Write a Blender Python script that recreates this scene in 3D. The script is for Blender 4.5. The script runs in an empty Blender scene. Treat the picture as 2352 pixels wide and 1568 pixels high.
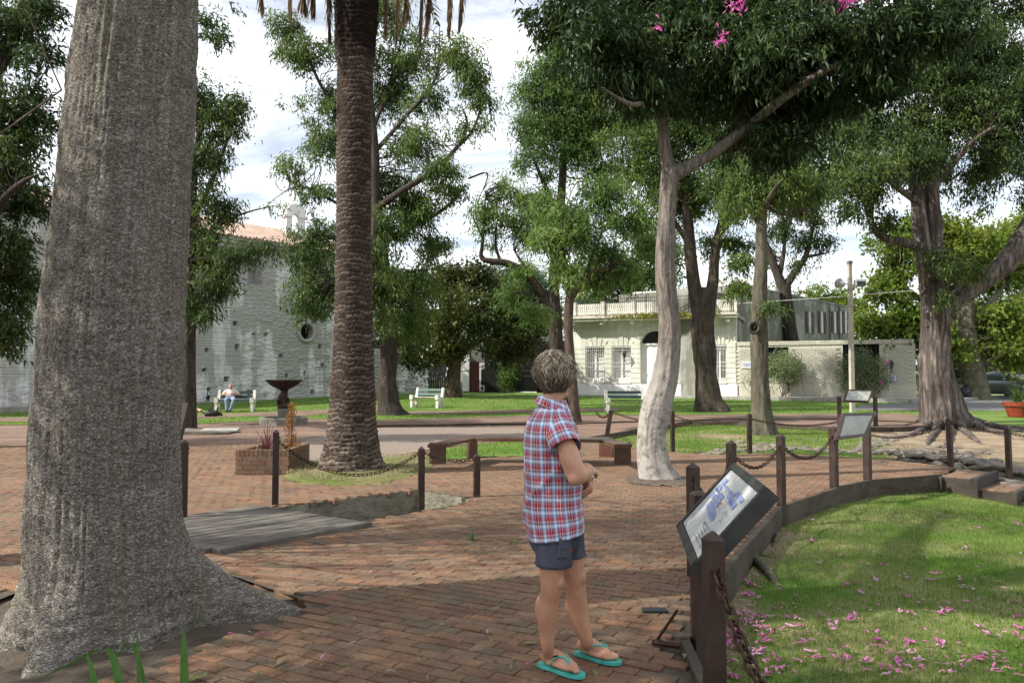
import bpy, bmesh, math, random
import numpy as np
from mathutils import Vector, Matrix, geometry as mgeo
random.seed(7); rng = np.random.default_rng(11)
R = math.radians
scene = bpy.context.scene
col = scene.collection

# ------------------------------------------------------------------ camera, sky, sun, exposure
FPX, CX, CY, HOR, HCAM = 1829.0, 1176.0, 784.0, 866.0, 1.53     # lens in pixels of a 2352 px wide frame
PITCH = math.atan((HOR - CY) / FPX)
cam = bpy.data.objects.new('camera', bpy.data.cameras.new('camera'))
cam.data.sensor_width = 36.0
cam.data.lens = FPX / 2352.0 * 36.0
cam.data.clip_start = 0.05
cam.data.clip_end = 900
cam.location = (0, 0, HCAM)
cam.rotation_euler = (math.pi / 2 + PITCH, 0, 0)
col.objects.link(cam)
scene.camera = cam

SUN_AZ = Vector((-0.96, -0.28, 0)).normalized()      # towards the sun, on the ground
SUN_EL = R(41)
world = bpy.data.worlds.new('World')
scene.world = world
world.use_nodes = True
wn, wl = world.node_tree.nodes, world.node_tree.links
bg = wn['Background']
sky = wn.new('ShaderNodeTexSky')
sky.sky_type = 'NISHITA'
sky.sun_disc = False
sky.sun_elevation = SUN_EL
sky.sun_rotation = math.atan2(SUN_AZ.x, SUN_AZ.y)
sky.air_density = 1.0
sky.dust_density = 1.0
tc = wn.new('ShaderNodeTexCoord')
sep = wn.new('ShaderNodeSeparateXYZ'); wl.new(tc.outputs['Generated'], sep.inputs[0])
zz = wn.new('ShaderNodeMath'); zz.operation = 'MAXIMUM'; wl.new(sep.outputs[2], zz.inputs[0]); zz.inputs[1].default_value = 0.0
za = wn.new('ShaderNodeMath'); za.operation = 'ADD'; wl.new(zz.outputs[0], za.inputs[0]); za.inputs[1].default_value = 0.22
vd = wn.new('ShaderNodeVectorMath'); vd.operation = 'DIVIDE'
cmb = wn.new('ShaderNodeCombineXYZ')
for i in range(3): wl.new(za.outputs[0], cmb.inputs[i])
wl.new(tc.outputs['Generated'], vd.inputs[0]); wl.new(cmb.outputs[0], vd.inputs[1])
mp = wn.new('ShaderNodeMapping'); mp.inputs['Rotation'].default_value = (0, 0, R(35)); mp.inputs['Scale'].default_value = (1.0, 2.3, 1.0)
wl.new(vd.outputs[0], mp.inputs[0])
cn = wn.new('ShaderNodeTexNoise'); cn.inputs['Scale'].default_value = 1.5; cn.inputs['Detail'].default_value = 9; cn.inputs['Roughness'].default_value = 0.62
cn.inputs['Distortion'].default_value = 0.5
wl.new(mp.outputs[0], cn.inputs['Vector'])
cr = wn.new('ShaderNodeValToRGB'); cr.color_ramp.elements[0].position = 0.38; cr.color_ramp.elements[1].position = 0.62
wl.new(cn.outputs['Fac'], cr.inputs[0])
cf = wn.new('ShaderNodeMath'); cf.operation = 'MULTIPLY_ADD'; wl.new(cr.outputs[0], cf.inputs[0]); cf.inputs[1].default_value = 0.66; cf.inputs[2].default_value = 0.30
mx = wn.new('ShaderNodeMixRGB'); wl.new(cf.outputs[0], mx.inputs[0]); wl.new(sky.outputs[0], mx.inputs[1]); mx.inputs[2].default_value = (10.2, 10.4, 10.6, 1)
wl.new(mx.outputs[0], bg.inputs[0])
bg.inputs[1].default_value = 0.106

sun = bpy.data.objects.new('sun', bpy.data.lights.new('sun', 'SUN'))
sun.data.energy = 5.0
sun.data.angle = R(0.53)
sun.data.color = (1.0, 0.945, 0.86)
sdir = Vector((SUN_AZ.x * math.cos(SUN_EL), SUN_AZ.y * math.cos(SUN_EL), math.sin(SUN_EL)))
sun.rotation_euler = sdir.to_track_quat('Z', 'Y').to_euler()
sun.location = sdir * 60
col.objects.link(sun)

scene.view_settings.view_transform = 'Standard'
scene.view_settings.look = 'None'
scene.view_settings.gamma = 1.0
scene.view_settings.exposure = 0.56
scene.render.engine = 'CYCLES'
scene.cycles.use_denoising = True
scene.cycles.max_bounces = 6
scene.cycles.diffuse_bounces = 3
scene.cycles.glossy_bounces = 2
scene.cycles.transmission_bounces = 3
scene.cycles.transparent_max_bounces = 4
scene.cycles.sample_clamp_indirect = 6.0

# ------------------------------------------------------------------ places: a pixel of the 2352x1568 view to a point of the site
SP, CP = math.sin(PITCH), math.cos(PITCH)
def ray(px, py):
    u, v = (px - CX) / FPX, (CY - py) / FPX
    return u, CP - v * SP, SP + v * CP
def P(px, py, Y):
    x, y, z = ray(px, py); t = Y / y
    return Vector((x * t, Y, HCAM + z * t))
def terr(y): return min(max((y - 28.0) / 22.0, 0.0), 1.0) * 0.5
def G(px, py, z=0.0):
    x, y, zz = ray(px, py); t = (z - HCAM) / zz
    return Vector((x * t, y * t, z))
def GT(px, py):
    p = G(px, py, 0.0)
    for _ in range(30): p = G(px, py, 0.5 * p.z + 0.5 * terr(p.y))
    return p
def S(w, Y): return w * Y / FPX

# ------------------------------------------------------------------ numpy noise
def _h(i, j, k, s=0):
    n = (i.astype(np.int64) * 374761393 + j.astype(np.int64) * 668265263 + k.astype(np.int64) * 2147483647 + s * 974711) & 0xffffffff
    n = ((n ^ (n >> 13)) * 1274126177) & 0xffffffff
    n = ((n ^ (n >> 16)) * 2246822519) & 0xffffffff
    return ((n ^ (n >> 15)) & 0xffff) / 65535.0
def vn(x, y, z=None, s=0):
    x = np.asarray(x, float); y = np.asarray(y, float)
    z = np.zeros_like(x) if z is None else np.asarray(z, float)
    i, j, k = np.floor(x), np.floor(y), np.floor(z)
    f, g, h = x - i, y - j, z - k
    f = f * f * (3 - 2 * f); g = g * g * (3 - 2 * g); h = h * h * (3 - 2 * h)
    o = 0
    for a in (0, 1):
        for b in (0, 1):
            for c in (0, 1):
                o = o + _h(i + a, j + b, k + c, s) * (f if a else 1 - f) * (g if b else 1 - g) * (h if c else 1 - h)
    return o
def fbm(x, y, z=None, o=4, s=0):
    x = np.asarray(x, float); y = np.asarray(y, float); z = np.zeros_like(x) if z is None else np.asarray(z, float)
    t, a = 0, 0.5
    for q in range(o):
        t = t + a * vn(x, y, z, s + q); x = x * 2.03; y = y * 2.03; z = z * 2.03; a *= 0.5
    return t
def voro(x, y, s=0):                      # F1, F2 and cell value of a jittered grid
    x = np.asarray(x, float); y = np.asarray(y, float)
    i, j = np.floor(x), np.floor(y); f1 = np.full(x.shape, 9.0); f2 = f1.copy(); cv = np.zeros_like(x)
    zero = np.zeros_like(i)
    for a in (-1, 0, 1):
        for b in (-1, 0, 1):
            cx = i + a + 0.1 + 0.8 * _h(i + a, j + b, zero, s); cy = j + b + 0.1 + 0.8 * _h(i + a, j + b, zero, s + 5)
            d = np.hypot(cx - x, cy - y); m = d < f1
            f2 = np.where(m, f1, np.minimum(f2, d)); cv = np.where(m, _h(i + a, j + b, zero, s + 9), cv); f1 = np.where(m, d, f1)
    return f1, f2, cv

# ------------------------------------------------------------------ objects
def tag(o, label=None, cat=None, group=None, kind=None):
    if label: o['label'] = label
    if cat: o['category'] = cat
    if group: o['group'] = group
    if kind: o['kind'] = kind
    return o
def empty(name, loc=(0, 0, 0), rz=0.0):
    o = bpy.data.objects.new(name, None); o.location = loc; o.rotation_euler = (0, 0, rz); o.empty_display_size = 0.1
    col.objects.link(o); return o
def thing(name, label, cat, loc=(0, 0, 0), rz=0.0, group=None):
    return tag(empty(name, loc, rz), label, cat, group)
def link(name, me, m, parent=None, loc=None):
    if m is not None and not me.materials: me.materials.append(m)
    o = bpy.data.objects.new(name, me); col.objects.link(o)
    if parent is not None: o.parent = parent
    if loc is not None: o.location = loc
    return o
def mesh_np(name, verts, quads, tris=None, attrs=None, smooth=False):
    me = bpy.data.meshes.new(name)
    verts = np.asarray(verts, np.float32).reshape(-1, 3)
    quads = np.asarray(quads if quads is not None else np.zeros((0, 4)), np.int32).reshape(-1, 4)
    tris = np.asarray(tris if tris is not None else np.zeros((0, 3)), np.int32).reshape(-1, 3)
    me.vertices.add(len(verts)); me.vertices.foreach_set('co', verts.ravel())
    nl = quads.size + tris.size
    me.loops.add(nl); me.loops.foreach_set('vertex_index', np.concatenate([quads.ravel(), tris.ravel()]))
    st = np.concatenate([np.arange(len(quads)) * 4, quads.size + np.arange(len(tris)) * 3]).astype(np.int32)
    me.polygons.add(len(st)); me.polygons.foreach_set('loop_start', st)
    try: me.polygons.foreach_set('loop_total', np.concatenate([np.full(len(quads), 4), np.full(len(tris), 3)]).astype(np.int32))
    except Exception: pass
    if attrs:
        for k, (dom, tp, v) in attrs.items():
            a = me.attributes.new(k, tp, dom)
            a.data.foreach_set('value' if tp == 'FLOAT' else 'vector', np.asarray(v, np.float32).ravel())
    me.update(calc_edges=True)
    if smooth: me.polygons.foreach_set('use_smooth', np.ones(len(st), bool))
    else: me.polygons.foreach_set('use_smooth', np.zeros(len(st), bool))
    return me

class MB:
    """collects shapes for one mesh"""
    def __init__(self): self.v = []; self.f = []
    def add(self, vs, fs):
        b = len(self.v); self.v += [tuple(q) for q in vs]; self.f += [tuple(i + b for i in f) for f in fs]; return self
    def box(self, c, s, rz=0.0, rx=0.0, ry=0.0, taper=1.0, jit=0.0):
        hx, hy, hz = s[0] / 2, s[1] / 2, s[2] / 2
        m = Matrix.Rotation(rz, 3, 'Z') @ Matrix.Rotation(ry, 3, 'Y') @ Matrix.Rotation(rx, 3, 'X')
        vs = []
        for z in (-1, 1):
            t = taper if z > 0 else 1.0
            for x, y in ((-1, -1), (1, -1), (1, 1), (-1, 1)):
                p = Vector((x * hx * t, y * hy * t, z * hz))
                if jit: p += Vector([random.uniform(-jit, jit) for _ in range(3)])
                vs.append(m @ p + Vector(c))
        return self.add(vs, [(3, 2, 1, 0), (4, 5, 6, 7), (0, 1, 5, 4), (1, 2, 6, 5), (2, 3, 7, 6), (3, 0, 4, 7)])
    def bbox(self, c, s, b=0.01, rz=0.0):          # box with chamfered top rim
        hx, hy, hz = s[0] / 2, s[1] / 2, s[2] / 2; m = Matrix.Rotation(rz, 3, 'Z'); vs = []
        for z, i in ((-hz, 0), (hz - b, 0), (hz, b)):
            for x, y in ((-1, -1), (1, -1), (1, 1), (-1, 1)): vs.append(m @ Vector((x * (hx - i), y * (hy - i), z)) + Vector(c))
        fs = [(3, 2, 1, 0), (8, 9, 10, 11)]
        for k in (0, 4):
            for q in range(4): fs.append((k + q, k + (q + 1) % 4, k + 4 + (q + 1) % 4, k + 4 + q))
        return self.add(vs, fs)
    def beam(self, a, b, w, h=None, up=(0, 0, 1)):
        a, b = Vector(a), Vector(b); h = h or w; d = (b - a).normalized(); s = d.cross(Vector(up))
        if s.length < 1e-4: s = d.cross(Vector((1, 0, 0)))
        s.normalize(); u = s.cross(d)
        vs = [p + s * (w / 2 * x) + u * (h / 2 * y) for p in (a, b) for x, y in ((-1, -1), (1, -1), (1, 1), (-1, 1))]
        return self.add(vs, [(3, 2, 1, 0), (4, 5, 6, 7), (0, 1, 5, 4), (1, 2, 6, 5), (2, 3, 7, 6), (3, 0, 4, 7)])
    def tube(self, pts, rad, n=8, cap=True, flat=1.0):
        pts = [Vector(p) for p in pts]; m = len(pts)
        if not hasattr(rad, '__len__'): rad = [rad] * m
        t0 = (pts[1] - pts[0]).normalized(); ref = Vector((0, 0, 1)) if abs(t0.z) < 0.9 else Vector((1, 0, 0))
        s = t0.cross(ref).normalized(); vs = []
        for i in range(m):
            t = (pts[min(i + 1, m - 1)] - pts[max(i - 1, 0)]).normalized()
            s = (s - t * s.dot(t)).normalized(); u = t.cross(s)
            for k in range(n):
                a = 2 * math.pi * k / n; vs.append(pts[i] + (s * math.cos(a) + u * math.sin(a) * flat) * rad[i])
        fs = [(i * n + k, i * n + (k + 1) % n, (i + 1) * n + (k + 1) % n, (i + 1) * n + k) for i in range(m - 1) for k in range(n)]
        if cap: fs += [tuple(range(n - 1, -1, -1)), tuple((m - 1) * n + k for k in range(n))]
        return self.add(vs, fs)
    def lathe(self, prof, n=24, c=(0, 0, 0), mod=None, cap=True):
        vs = []
        for r, z in prof:
            for k in range(n):
                a = 2 * math.pi * k / n; q = r * (mod(a, r, z) if mod else 1.0)
                vs.append((c[0] + q * math.cos(a), c[1] + q * math.sin(a), c[2] + z))
        m = len(prof)
        fs = [(i * n + k, i * n + (k + 1) % n, (i + 1) * n + (k + 1) % n, (i + 1) * n + k) for i in range(m - 1) for k in range(n)]
        if cap: fs += [tuple(range(n - 1, -1, -1)), tuple((m - 1) * n + k for k in range(n))]
        return self.add(vs, fs)
    def prism(self, poly, a, b):                 # poly: list of 3-D points, extruded from offset a to offset b (vectors)
        n = len(poly); a, b = Vector(a), Vector(b)
        vs = [Vector(p) + a for p in poly] + [Vector(p) + b for p in poly]
        return self.add(vs, [tuple(range(n - 1, -1, -1)), tuple(range(n, 2 * n))] + [(k, (k + 1) % n, n + (k + 1) % n, n + k) for k in range(n)])
    def ball(self, c, r, n=10, m=7):
        r = (r, r, r) if not hasattr(r, '__len__') else r
        vs = [(c[0], c[1], c[2] - r[2])]
        for i in range(1, m):
            p = math.pi * i / m
            for k in range(n):
                a = 2 * math.pi * k / n
                vs.append((c[0] + r[0] * math.sin(p) * math.cos(a), c[1] + r[1] * math.sin(p) * math.sin(a), c[2] - r[2] * math.cos(p)))
        vs.append((c[0], c[1], c[2] + r[2])); L = len(vs) - 1
        fs = [(0, 1 + (k + 1) % n, 1 + k) for k in range(n)]
        fs += [(1 + i * n + k, 1 + i * n + (k + 1) % n, 1 + (i + 1) * n + (k + 1) % n, 1 + (i + 1) * n + k) for i in range(m - 2) for k in range(n)]
        fs += [(1 + (m - 2) * n + k, 1 + (m - 2) * n + (k + 1) % n, L) for k in range(n)]
        return self.add(vs, fs)
    def mesh(self, name, smooth=False):
        me = bpy.data.meshes.new(name); me.from_pydata(self.v, [], self.f); me.update()
        if smooth: me.polygons.foreach_set('use_smooth', np.ones(len(me.polygons), bool))
        return me
    def build(self, name, m, parent=None, smooth=False, loc=None):
        return link(name, self.mesh(name, smooth), m, parent, loc)

def spline(pts, n):                              # Catmull-Rom through points (any dimension)
    p = np.asarray(pts, float); p = np.vstack([2 * p[0] - p[1], p, 2 * p[-1] - p[-2]]); m = len(p) - 3
    t = np.linspace(0, m - 1e-9, n); i = t.astype(int); f = (t - i)[:, None]
    a, b, c, d = p[i], p[i + 1], p[i + 2], p[i + 3]
    return 0.5 * (2 * b + (c - a) * f + (2 * a - 5 * b + 4 * c - d) * f ** 2 + (3 * b - a - 3 * c + d) * f ** 3)
def pip(x, y, poly):
    x = np.asarray(x, float); y = np.asarray(y, float); ins = np.zeros(x.shape, bool); n = len(poly)
    for i in range(n):
        x1, y1 = poly[i][:2]; x2, y2 = poly[(i + 1) % n][:2]
        c = (y1 > y) != (y2 > y)
        with np.errstate(divide='ignore', invalid='ignore'):
            ins ^= c & (x < (x2 - x1) * (y - y1) / ((y2 - y1) if y2 != y1 else 1e-9) + x1)
    return ins

# ------------------------------------------------------------------ materials
def nodes(name):
    m = bpy.data.materials.new(name); m.use_nodes = True; t = m.node_tree
    return m, t.nodes, t.links, t.nodes['Principled BSDF']
def ramp(nd, stops):
    r = nd.new('ShaderNodeValToRGB'); e = r.color_ramp.elements
    while len(e) < len(stops): e.new(0.5)
    for q, (p, c) in zip(e, stops): q.position = p; q.color = (*c, 1)
    return r
def coords(nd, ln, kind, scale=(1, 1, 1), rot=(0, 0, 0)):
    if kind == 'pos': c = nd.new('ShaderNodeNewGeometry').outputs['Position']
    elif kind == 'obj': c = nd.new('ShaderNodeTexCoord').outputs['Object']
    else:
        a = nd.new('ShaderNodeAttribute'); a.attribute_name = kind; c = a.outputs['Vector']
    m = nd.new('ShaderNodeMapping'); m.inputs['Scale'].default_value = scale; m.inputs['Rotation'].default_value = rot
    ln.new(c, m.inputs[0]); return m.outputs[0]
def noise(nd, ln, vec, scale, detail=4, rough=0.55, dist=0.0):
    n = nd.new('ShaderNodeTexNoise'); n.inputs['Scale'].default_value = scale; n.inputs['Detail'].default_value = detail
    n.inputs['Roughness'].default_value = rough; n.inputs['Distortion'].default_value = dist; ln.new(vec, n.inputs['Vector']); return n.outputs['Fac']
def mixc(nd, ln, fac, a, b, mode='MIX'):
    m = nd.new('ShaderNodeMixRGB'); m.blend_type = mode
    for s, v in ((0, fac), (1, a), (2, b)):
        if isinstance(v, (int, float)): m.inputs[s].default_value = v
        elif isinstance(v, tuple): m.inputs[s].default_value = (*v, 1) if len(v) == 3 else v
        else: ln.new(v, m.inputs[s])
    return m.outputs[0]
def math_(nd, ln, op, a, b=0.0, c=0.0):
    m = nd.new('ShaderNodeMath'); m.operation = op
    for s, v in ((0, a), (1, b), (2, c)):
        if isinstance(v, (int, float)): m.inputs[s].default_value = v
        else: ln.new(v, m.inputs[s])
    return m.outputs[0]
def bump(nd, ln, bs, h, strength=0.4, dist=0.01):
    b = nd.new('ShaderNodeBump'); b.inputs['Strength'].default_value = strength; b.inputs['Distance'].default_value = dist
    ln.new(h, b.inputs['Height']); ln.new(b.outputs[0], bs.inputs['Normal'])
def mat(name, c1, c2=None, scale=6.0, rough=0.7, bmp=0.3, bdist=0.006, bscale=None, kind='obj', stretch=(1, 1, 1), detail=5, metal=0.0, spec=0.4, dirt=None, dscale=1.2, lo=0.35, hi=0.65):
    m, nd, ln, bs = nodes(name); c2 = c2 or tuple(x * 0.7 for x in c1)
    v = coords(nd, ln, kind, stretch); f = noise(nd, ln, v, scale, detail)
    r = ramp(nd, [(lo, c1), (hi, c2)]); ln.new(f, r.inputs[0]); c = r.outputs[0]
    if dirt:
        f2 = noise(nd, ln, coords(nd, ln, kind), dscale, 5, 0.65); r2 = ramp(nd, [(0.42, (0, 0, 0)), (0.68, (1, 1, 1))]); ln.new(f2, r2.inputs[0]); c = mixc(nd, ln, r2.outputs[0], c, dirt)
    ln.new(c, bs.inputs['Base Color'])
    bs.inputs['Roughness'].default_value = rough; bs.inputs['Metallic'].default_value = metal; bs.inputs['Specular IOR Level'].default_value = spec
    if bmp:
        fb = noise(nd, ln, v, bscale or scale * 4, 4); bump(nd, ln, bs, fb, bmp, bdist)
    return m
def leafmat(name, dark, mid, light, trans=0.32, rough=0.5, lowf=0.35):
    m, nd, ln, bs = nodes(name)
    a = nd.new('ShaderNodeAttribute'); a.attribute_name = 'rnd'
    f2 = noise(nd, ln, coords(nd, ln, 'pos'), lowf, 3)
    f = math_(nd, ln, 'MULTIPLY_ADD', f2, 0.9, math_(nd, ln, 'MULTIPLY_ADD', a.outputs['Fac'], 0.62, -0.26))
    r = ramp(nd, [(0.15, dark), (0.5, mid), (0.85, light)]); ln.new(f, r.inputs[0])
    ln.new(r.outputs[0], bs.inputs['Base Color']); bs.inputs['Roughness'].default_value = rough; bs.inputs['Specular IOR Level'].default_value = 0.16
    tr = nd.new('ShaderNodeBsdfTranslucent'); hs = nd.new('ShaderNodeHueSaturation'); hs.inputs['Value'].default_value = 1.5; hs.inputs['Hue'].default_value = 0.485
    ln.new(r.outputs[0], hs.inputs['Color']); ln.new(hs.outputs[0], tr.inputs[0])
    mi = nd.new('ShaderNodeMixShader'); mi.inputs[0].default_value = trans; ln.new(bs.outputs[0], mi.inputs[1]); ln.new(tr.outputs[0], mi.inputs[2])
    ln.new(mi.outputs[0], nd['Material Output'].inputs[0]); return m

# brick, one colour per brick
def brickmat(name, moss=0.32):
    m, nd, ln, bs = nodes(name)
    a = nd.new('ShaderNodeAttribute'); a.attribute_name = 'rnd'; oi = nd.new('ShaderNodeObjectInfo')
    f = math_(nd, ln, 'FRACT', math_(nd, ln, 'ADD', a.outputs['Fac'], oi.outputs['Random']))
    r = ramp(nd, [(0.0, (0.132, 0.074, 0.047)), (0.3, (0.188, 0.104, 0.063)), (0.55, (0.170, 0.110, 0.073)), (0.8, (0.128, 0.094, 0.066)), (1.0, (0.235, 0.122, 0.068))]); ln.new(f, r.inputs[0])
    v = coords(nd, ln, 'pos')
    n1 = noise(nd, ln, v, 2.2, 5, 0.6); r1 = ramp(nd, [(0.42, (0, 0, 0)), (0.66, (1, 1, 1))]); ln.new(n1, r1.inputs[0])
    c = mixc(nd, ln, math_(nd, ln, 'MULTIPLY', r1.outputs[0], moss), r.outputs[0], (0.19, 0.15, 0.085))
    n2 = noise(nd, ln, v, 38, 5, 0.7); r2 = ramp(nd, [(0.3, (0.62, 0.62, 0.62)), (0.7, (1.25, 1.22, 1.2))]); ln.new(n2, r2.inputs[0])
    c = mixc(nd, ln, 1.0, c, r2.outputs[0], 'MULTIPLY'); n3 = noise(nd, ln, v, 0.55, 7, 0.7); r3 = ramp(nd, [(0.36, (0.86, 0.85, 0.85)), (0.62, (1.14, 1.13, 1.13))]); ln.new(n3, r3.inputs[0]); c = mixc(nd, ln, 1.0, c, r3.outputs[0], 'MULTIPLY'); ln.new(c, bs.inputs['Base Color'])
    bs.inputs['Roughness'].default_value = 0.82; bs.inputs['Specular IOR Level'].default_value = 0.3
    bump(nd, ln, bs, noise(nd, ln, v, 90, 4), 0.45, 0.004); return m
M_brick = brickmat('brick')
M_brick_wall = brickmat('planter_brick', 0.12)
M_joint = mat('joint_soil', (0.05, 0.042, 0.03), (0.10, 0.08, 0.055), 14, 0.95, 0.6, 0.01, 60, 'pos')
def farbrick():
    m, nd, ln, bs = nodes('far_brick'); v = coords(nd, ln, 'pos', (1, 1, 1), (0, 0, R(28)))
    b = nd.new('ShaderNodeTexBrick'); ln.new(v, b.inputs['Vector']); b.inputs['Scale'].default_value = 1.0; b.inputs['Mortar Size'].default_value = 0.006
    b.inputs['Brick Width'].default_value = 0.212; b.inputs['Row Height'].default_value = 0.104
    b.inputs['Color1'].default_value = (0.205, 0.128, 0.092, 1); b.inputs['Color2'].default_value = (0.165, 0.112, 0.082, 1); b.inputs['Mortar'].default_value = (0.07, 0.05, 0.035, 1)
    n1 = noise(nd, ln, coords(nd, ln, 'pos'), 0.8, 6, 0.65); r = ramp(nd, [(0.38, (0.78, 0.76, 0.72)), (0.65, (1.35, 1.3, 1.25))]); ln.new(n1, r.inputs[0])
    c = mixc(nd, ln, 1.0, b.outputs[0], r.outputs[0], 'MULTIPLY'); ln.new(c, bs.inputs['Base Color']); bs.inputs['Roughness'].default_value = 0.85
    bump(nd, ln, bs, math_(nd, ln, 'SUBTRACT', noise(nd, ln, coords(nd, ln, 'pos'), 20, 4), b.outputs['Fac']), 0.5, 0.008); return m
M_farbrick = farbrick()
def grassmat(name, a, b, dry, dryness=0.5, sc=0.7):
    m, nd, ln, bs = nodes(name); v = coords(nd, ln, 'pos')
    r = ramp(nd, [(0.3, a), (0.7, b)]); ln.new(noise(nd, ln, v, 9, 6, 0.7), r.inputs[0])
    r2 = ramp(nd, [(0.5 - 0.14 * dryness, (0, 0, 0)), (0.78 - 0.1 * dryness, (1, 1, 1))]); ln.new(noise(nd, ln, v, sc, 5, 0.6), r2.inputs[0])
    c = mixc(nd, ln, r2.outputs[0], r.outputs[0], dry); ln.new(c, bs.inputs['Base Color']); bs.inputs['Roughness'].default_value = 0.9; bs.inputs['Specular IOR Level'].default_value = 0.15
    bump(nd, ln, bs, noise(nd, ln, v, 45, 4, 0.7), 0.9, 0.03); return m
M_lawn = grassmat('lawn_turf', (0.085, 0.165, 0.028), (0.14, 0.235, 0.045), (0.22, 0.23, 0.085), 0.4)
M_lawn_dry = grassmat('worn_turf', (0.06, 0.105, 0.02), (0.10, 0.15, 0.035), (0.20, 0.17, 0.085), 0.75, 0.55)
M_blade = leafmat('grass_blade', (0.055, 0.135, 0.012), (0.105, 0.22, 0.025), (0.22, 0.28, 0.07), 0.35, 0.6, 0.55)
M_dirt = mat('packed_earth', (0.30, 0.235, 0.165), (0.19, 0.145, 0.10), 1.6, 0.95, 0.7, 0.02, 22, 'pos', detail=8)
M_earth = mat('dark_earth', (0.11, 0.085, 0.06), (0.055, 0.042, 0.03), 4, 0.95, 0.8, 0.02, 30, 'pos', detail=7)
M_gravel = mat('gravel', (0.30, 0.24, 0.195), (0.17, 0.13, 0.105), 26, 0.9, 0.9, 0.02, 70, 'pos', detail=3)
M_stone = mat('fieldstone', (0.19, 0.172, 0.148), (0.075, 0.066, 0.057), 6, 0.9, 0.9, 0.03, 20, 'pos', detail=8, dirt=(0.24, 0.205, 0.16), dscale=3.0)
M_asphalt = mat('cobbled_street', (0.105, 0.105, 0.11), (0.17, 0.165, 0.16), 7, 0.85, 0.7, 0.03, 9, 'pos')
M_granite = mat('granite_kerb', (0.40, 0.38, 0.35), (0.24, 0.23, 0.21), 5, 0.85, 0.4, 0.01, 30, 'pos')
M_walk = mat('footpath_slab', (0.36, 0.33, 0.29), (0.25, 0.23, 0.20), 2.5, 0.88, 0.4, 0.01, 20, 'pos')
M_post = mat('painted_post', (0.036, 0.018, 0.013), (0.022, 0.012, 0.010), 3, 0.5, 0.35, 0.003, 30, 'obj', (6, 6, 0.7), dirt=(0.062, 0.038, 0.028), dscale=5)
M_board = mat('edge_board', (0.060, 0.044, 0.030), (0.030, 0.022, 0.016), 2.5, 0.8, 0.5, 0.006, 14, 'pos', (1.2, 1.2, 9), dirt=(0.085, 0.070, 0.048), dscale=2.2)
M_plank = mat('weathered_plank', (0.115, 0.10, 0.085), (0.06, 0.05, 0.043), 2.2, 0.8, 0.6, 0.006, 12, 'obj', (1, 14, 14), dirt=(0.16, 0.145, 0.12), dscale=3)
M_benchwood = mat('varnished_bench', (0.085, 0.030, 0.018), (0.045, 0.018, 0.012), 3, 0.32, 0.3, 0.003, 20, 'pos', (2, 2, 2), dirt=(0.12, 0.075, 0.05), dscale=3, spec=0.5)
M_iron = mat('rusty_iron', (0.075, 0.035, 0.022), (0.035, 0.022, 0.018), 40, 0.62, 0.5, 0.002, 120, 'pos', metal=0.55)
M_blackiron = mat('black_iron', (0.012, 0.012, 0.013), (0.022, 0.021, 0.02), 30, 0.5, 0.2)
M_white = mat('white_paint', (0.78, 0.77, 0.74), (0.66, 0.64, 0.60), 5, 0.6, 0.3, 0.004, 25, 'pos')
M_bench_white = mat('flaking_white', (0.70, 0.68, 0.62), (0.36, 0.34, 0.30), 7, 0.75, 0.5, 0.006, 20, 'pos', lo=0.45, hi=0.75)
M_green_slat = mat('green_slat', (0.022, 0.10, 0.085), (0.013, 0.05, 0.045), 5, 0.4, 0.2, 0.003, 20, 'pos', spec=0.5)
M_dark_slat = mat('dark_green_slat', (0.012, 0.045, 0.038), (0.009, 0.03, 0.026), 5, 0.4, 0.2, 0.003, 20, 'pos', spec=0.5)
M_concrete = mat('fountain_concrete', (0.27, 0.25, 0.22), (0.15, 0.14, 0.12), 4, 0.9, 0.5, 0.01, 30, 'pos')
M_bronze = mat('dark_bronze', (0.050, 0.024, 0.019), (0.028, 0.016, 0.014), 9, 0.55, 0.4, 0.006, 40, 'pos', metal=0.35)
M_black = mat('dark_void', (0.006, 0.006, 0.006), (0.010, 0.010, 0.010), 5, 0.9, 0)
# ------------------------------------------------------------------ the ground
NEAR_EDGE = [(0.86, -3.0), (0.87, 3.3), (0.96, 4.64), (1.5, 6.0), (2.09, 7.29), (3.09, 9.36), (4.45, 11.0), (5.19, 11.7), (6.6, 12.4)]
FAR_EDGE = [(7.55, 13.65), (7.1, 14.9), (5.37, 16.25), (3.9, 15.9), (3.0, 16.9), (2.5, 18.2), (1.6, 19.2), (3.9, 23.4), (6.05, 27.2), (7.6, 26.7), (9.7, 23.7), (11.2, 23.6), (15.5, 26.0)]
LAWN_EDGE = [(15.5, 31.0), (9.0, 31.2), (4.0, 31.0), (0.57, 30.6), (-4.9, 28.4), (-7.6, 29.0), (-8.8, 28.0), (-10.8, 25.7), (-34, 25.7)]
PAVE = [(-34, -3.0)] + NEAR_EDGE + FAR_EDGE + LAWN_EDGE
TRENCH = [(-3.62, 8.62), (-1.27, 11.02), (-0.42, 10.02), (-2.80, 7.12)]
TREE_PIT = [(-2.40, 3.70), (-1.36, 5.38), (-1.46, 5.62), (-2.35, 6.45), (-3.55, 5.95), (-3.65, 4.70), (-2.66, 4.13)]
PALE_PIT = [(1.70, 11.75), (2.0, 11.35), (2.55, 11.4), (2.75, 11.9), (2.45, 12.5), (1.85, 12.5)]
PALM_PATCH = [tuple(G(a, b)[:2]) for a, b in ((655, 1094), (700, 1108), (780, 1113), (880, 1108), (960, 1085), (1000, 1062), (985, 1045), (900, 1052), (760, 1060), (690, 1068))]
BENCH_PATCH = [tuple(G(a, b)[:2]) for a, b in ((962, 1064), (1085, 1049), (1210, 1046), (1330, 1046), (1320, 1016), (1180, 1014), (1040, 1030))]
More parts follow.
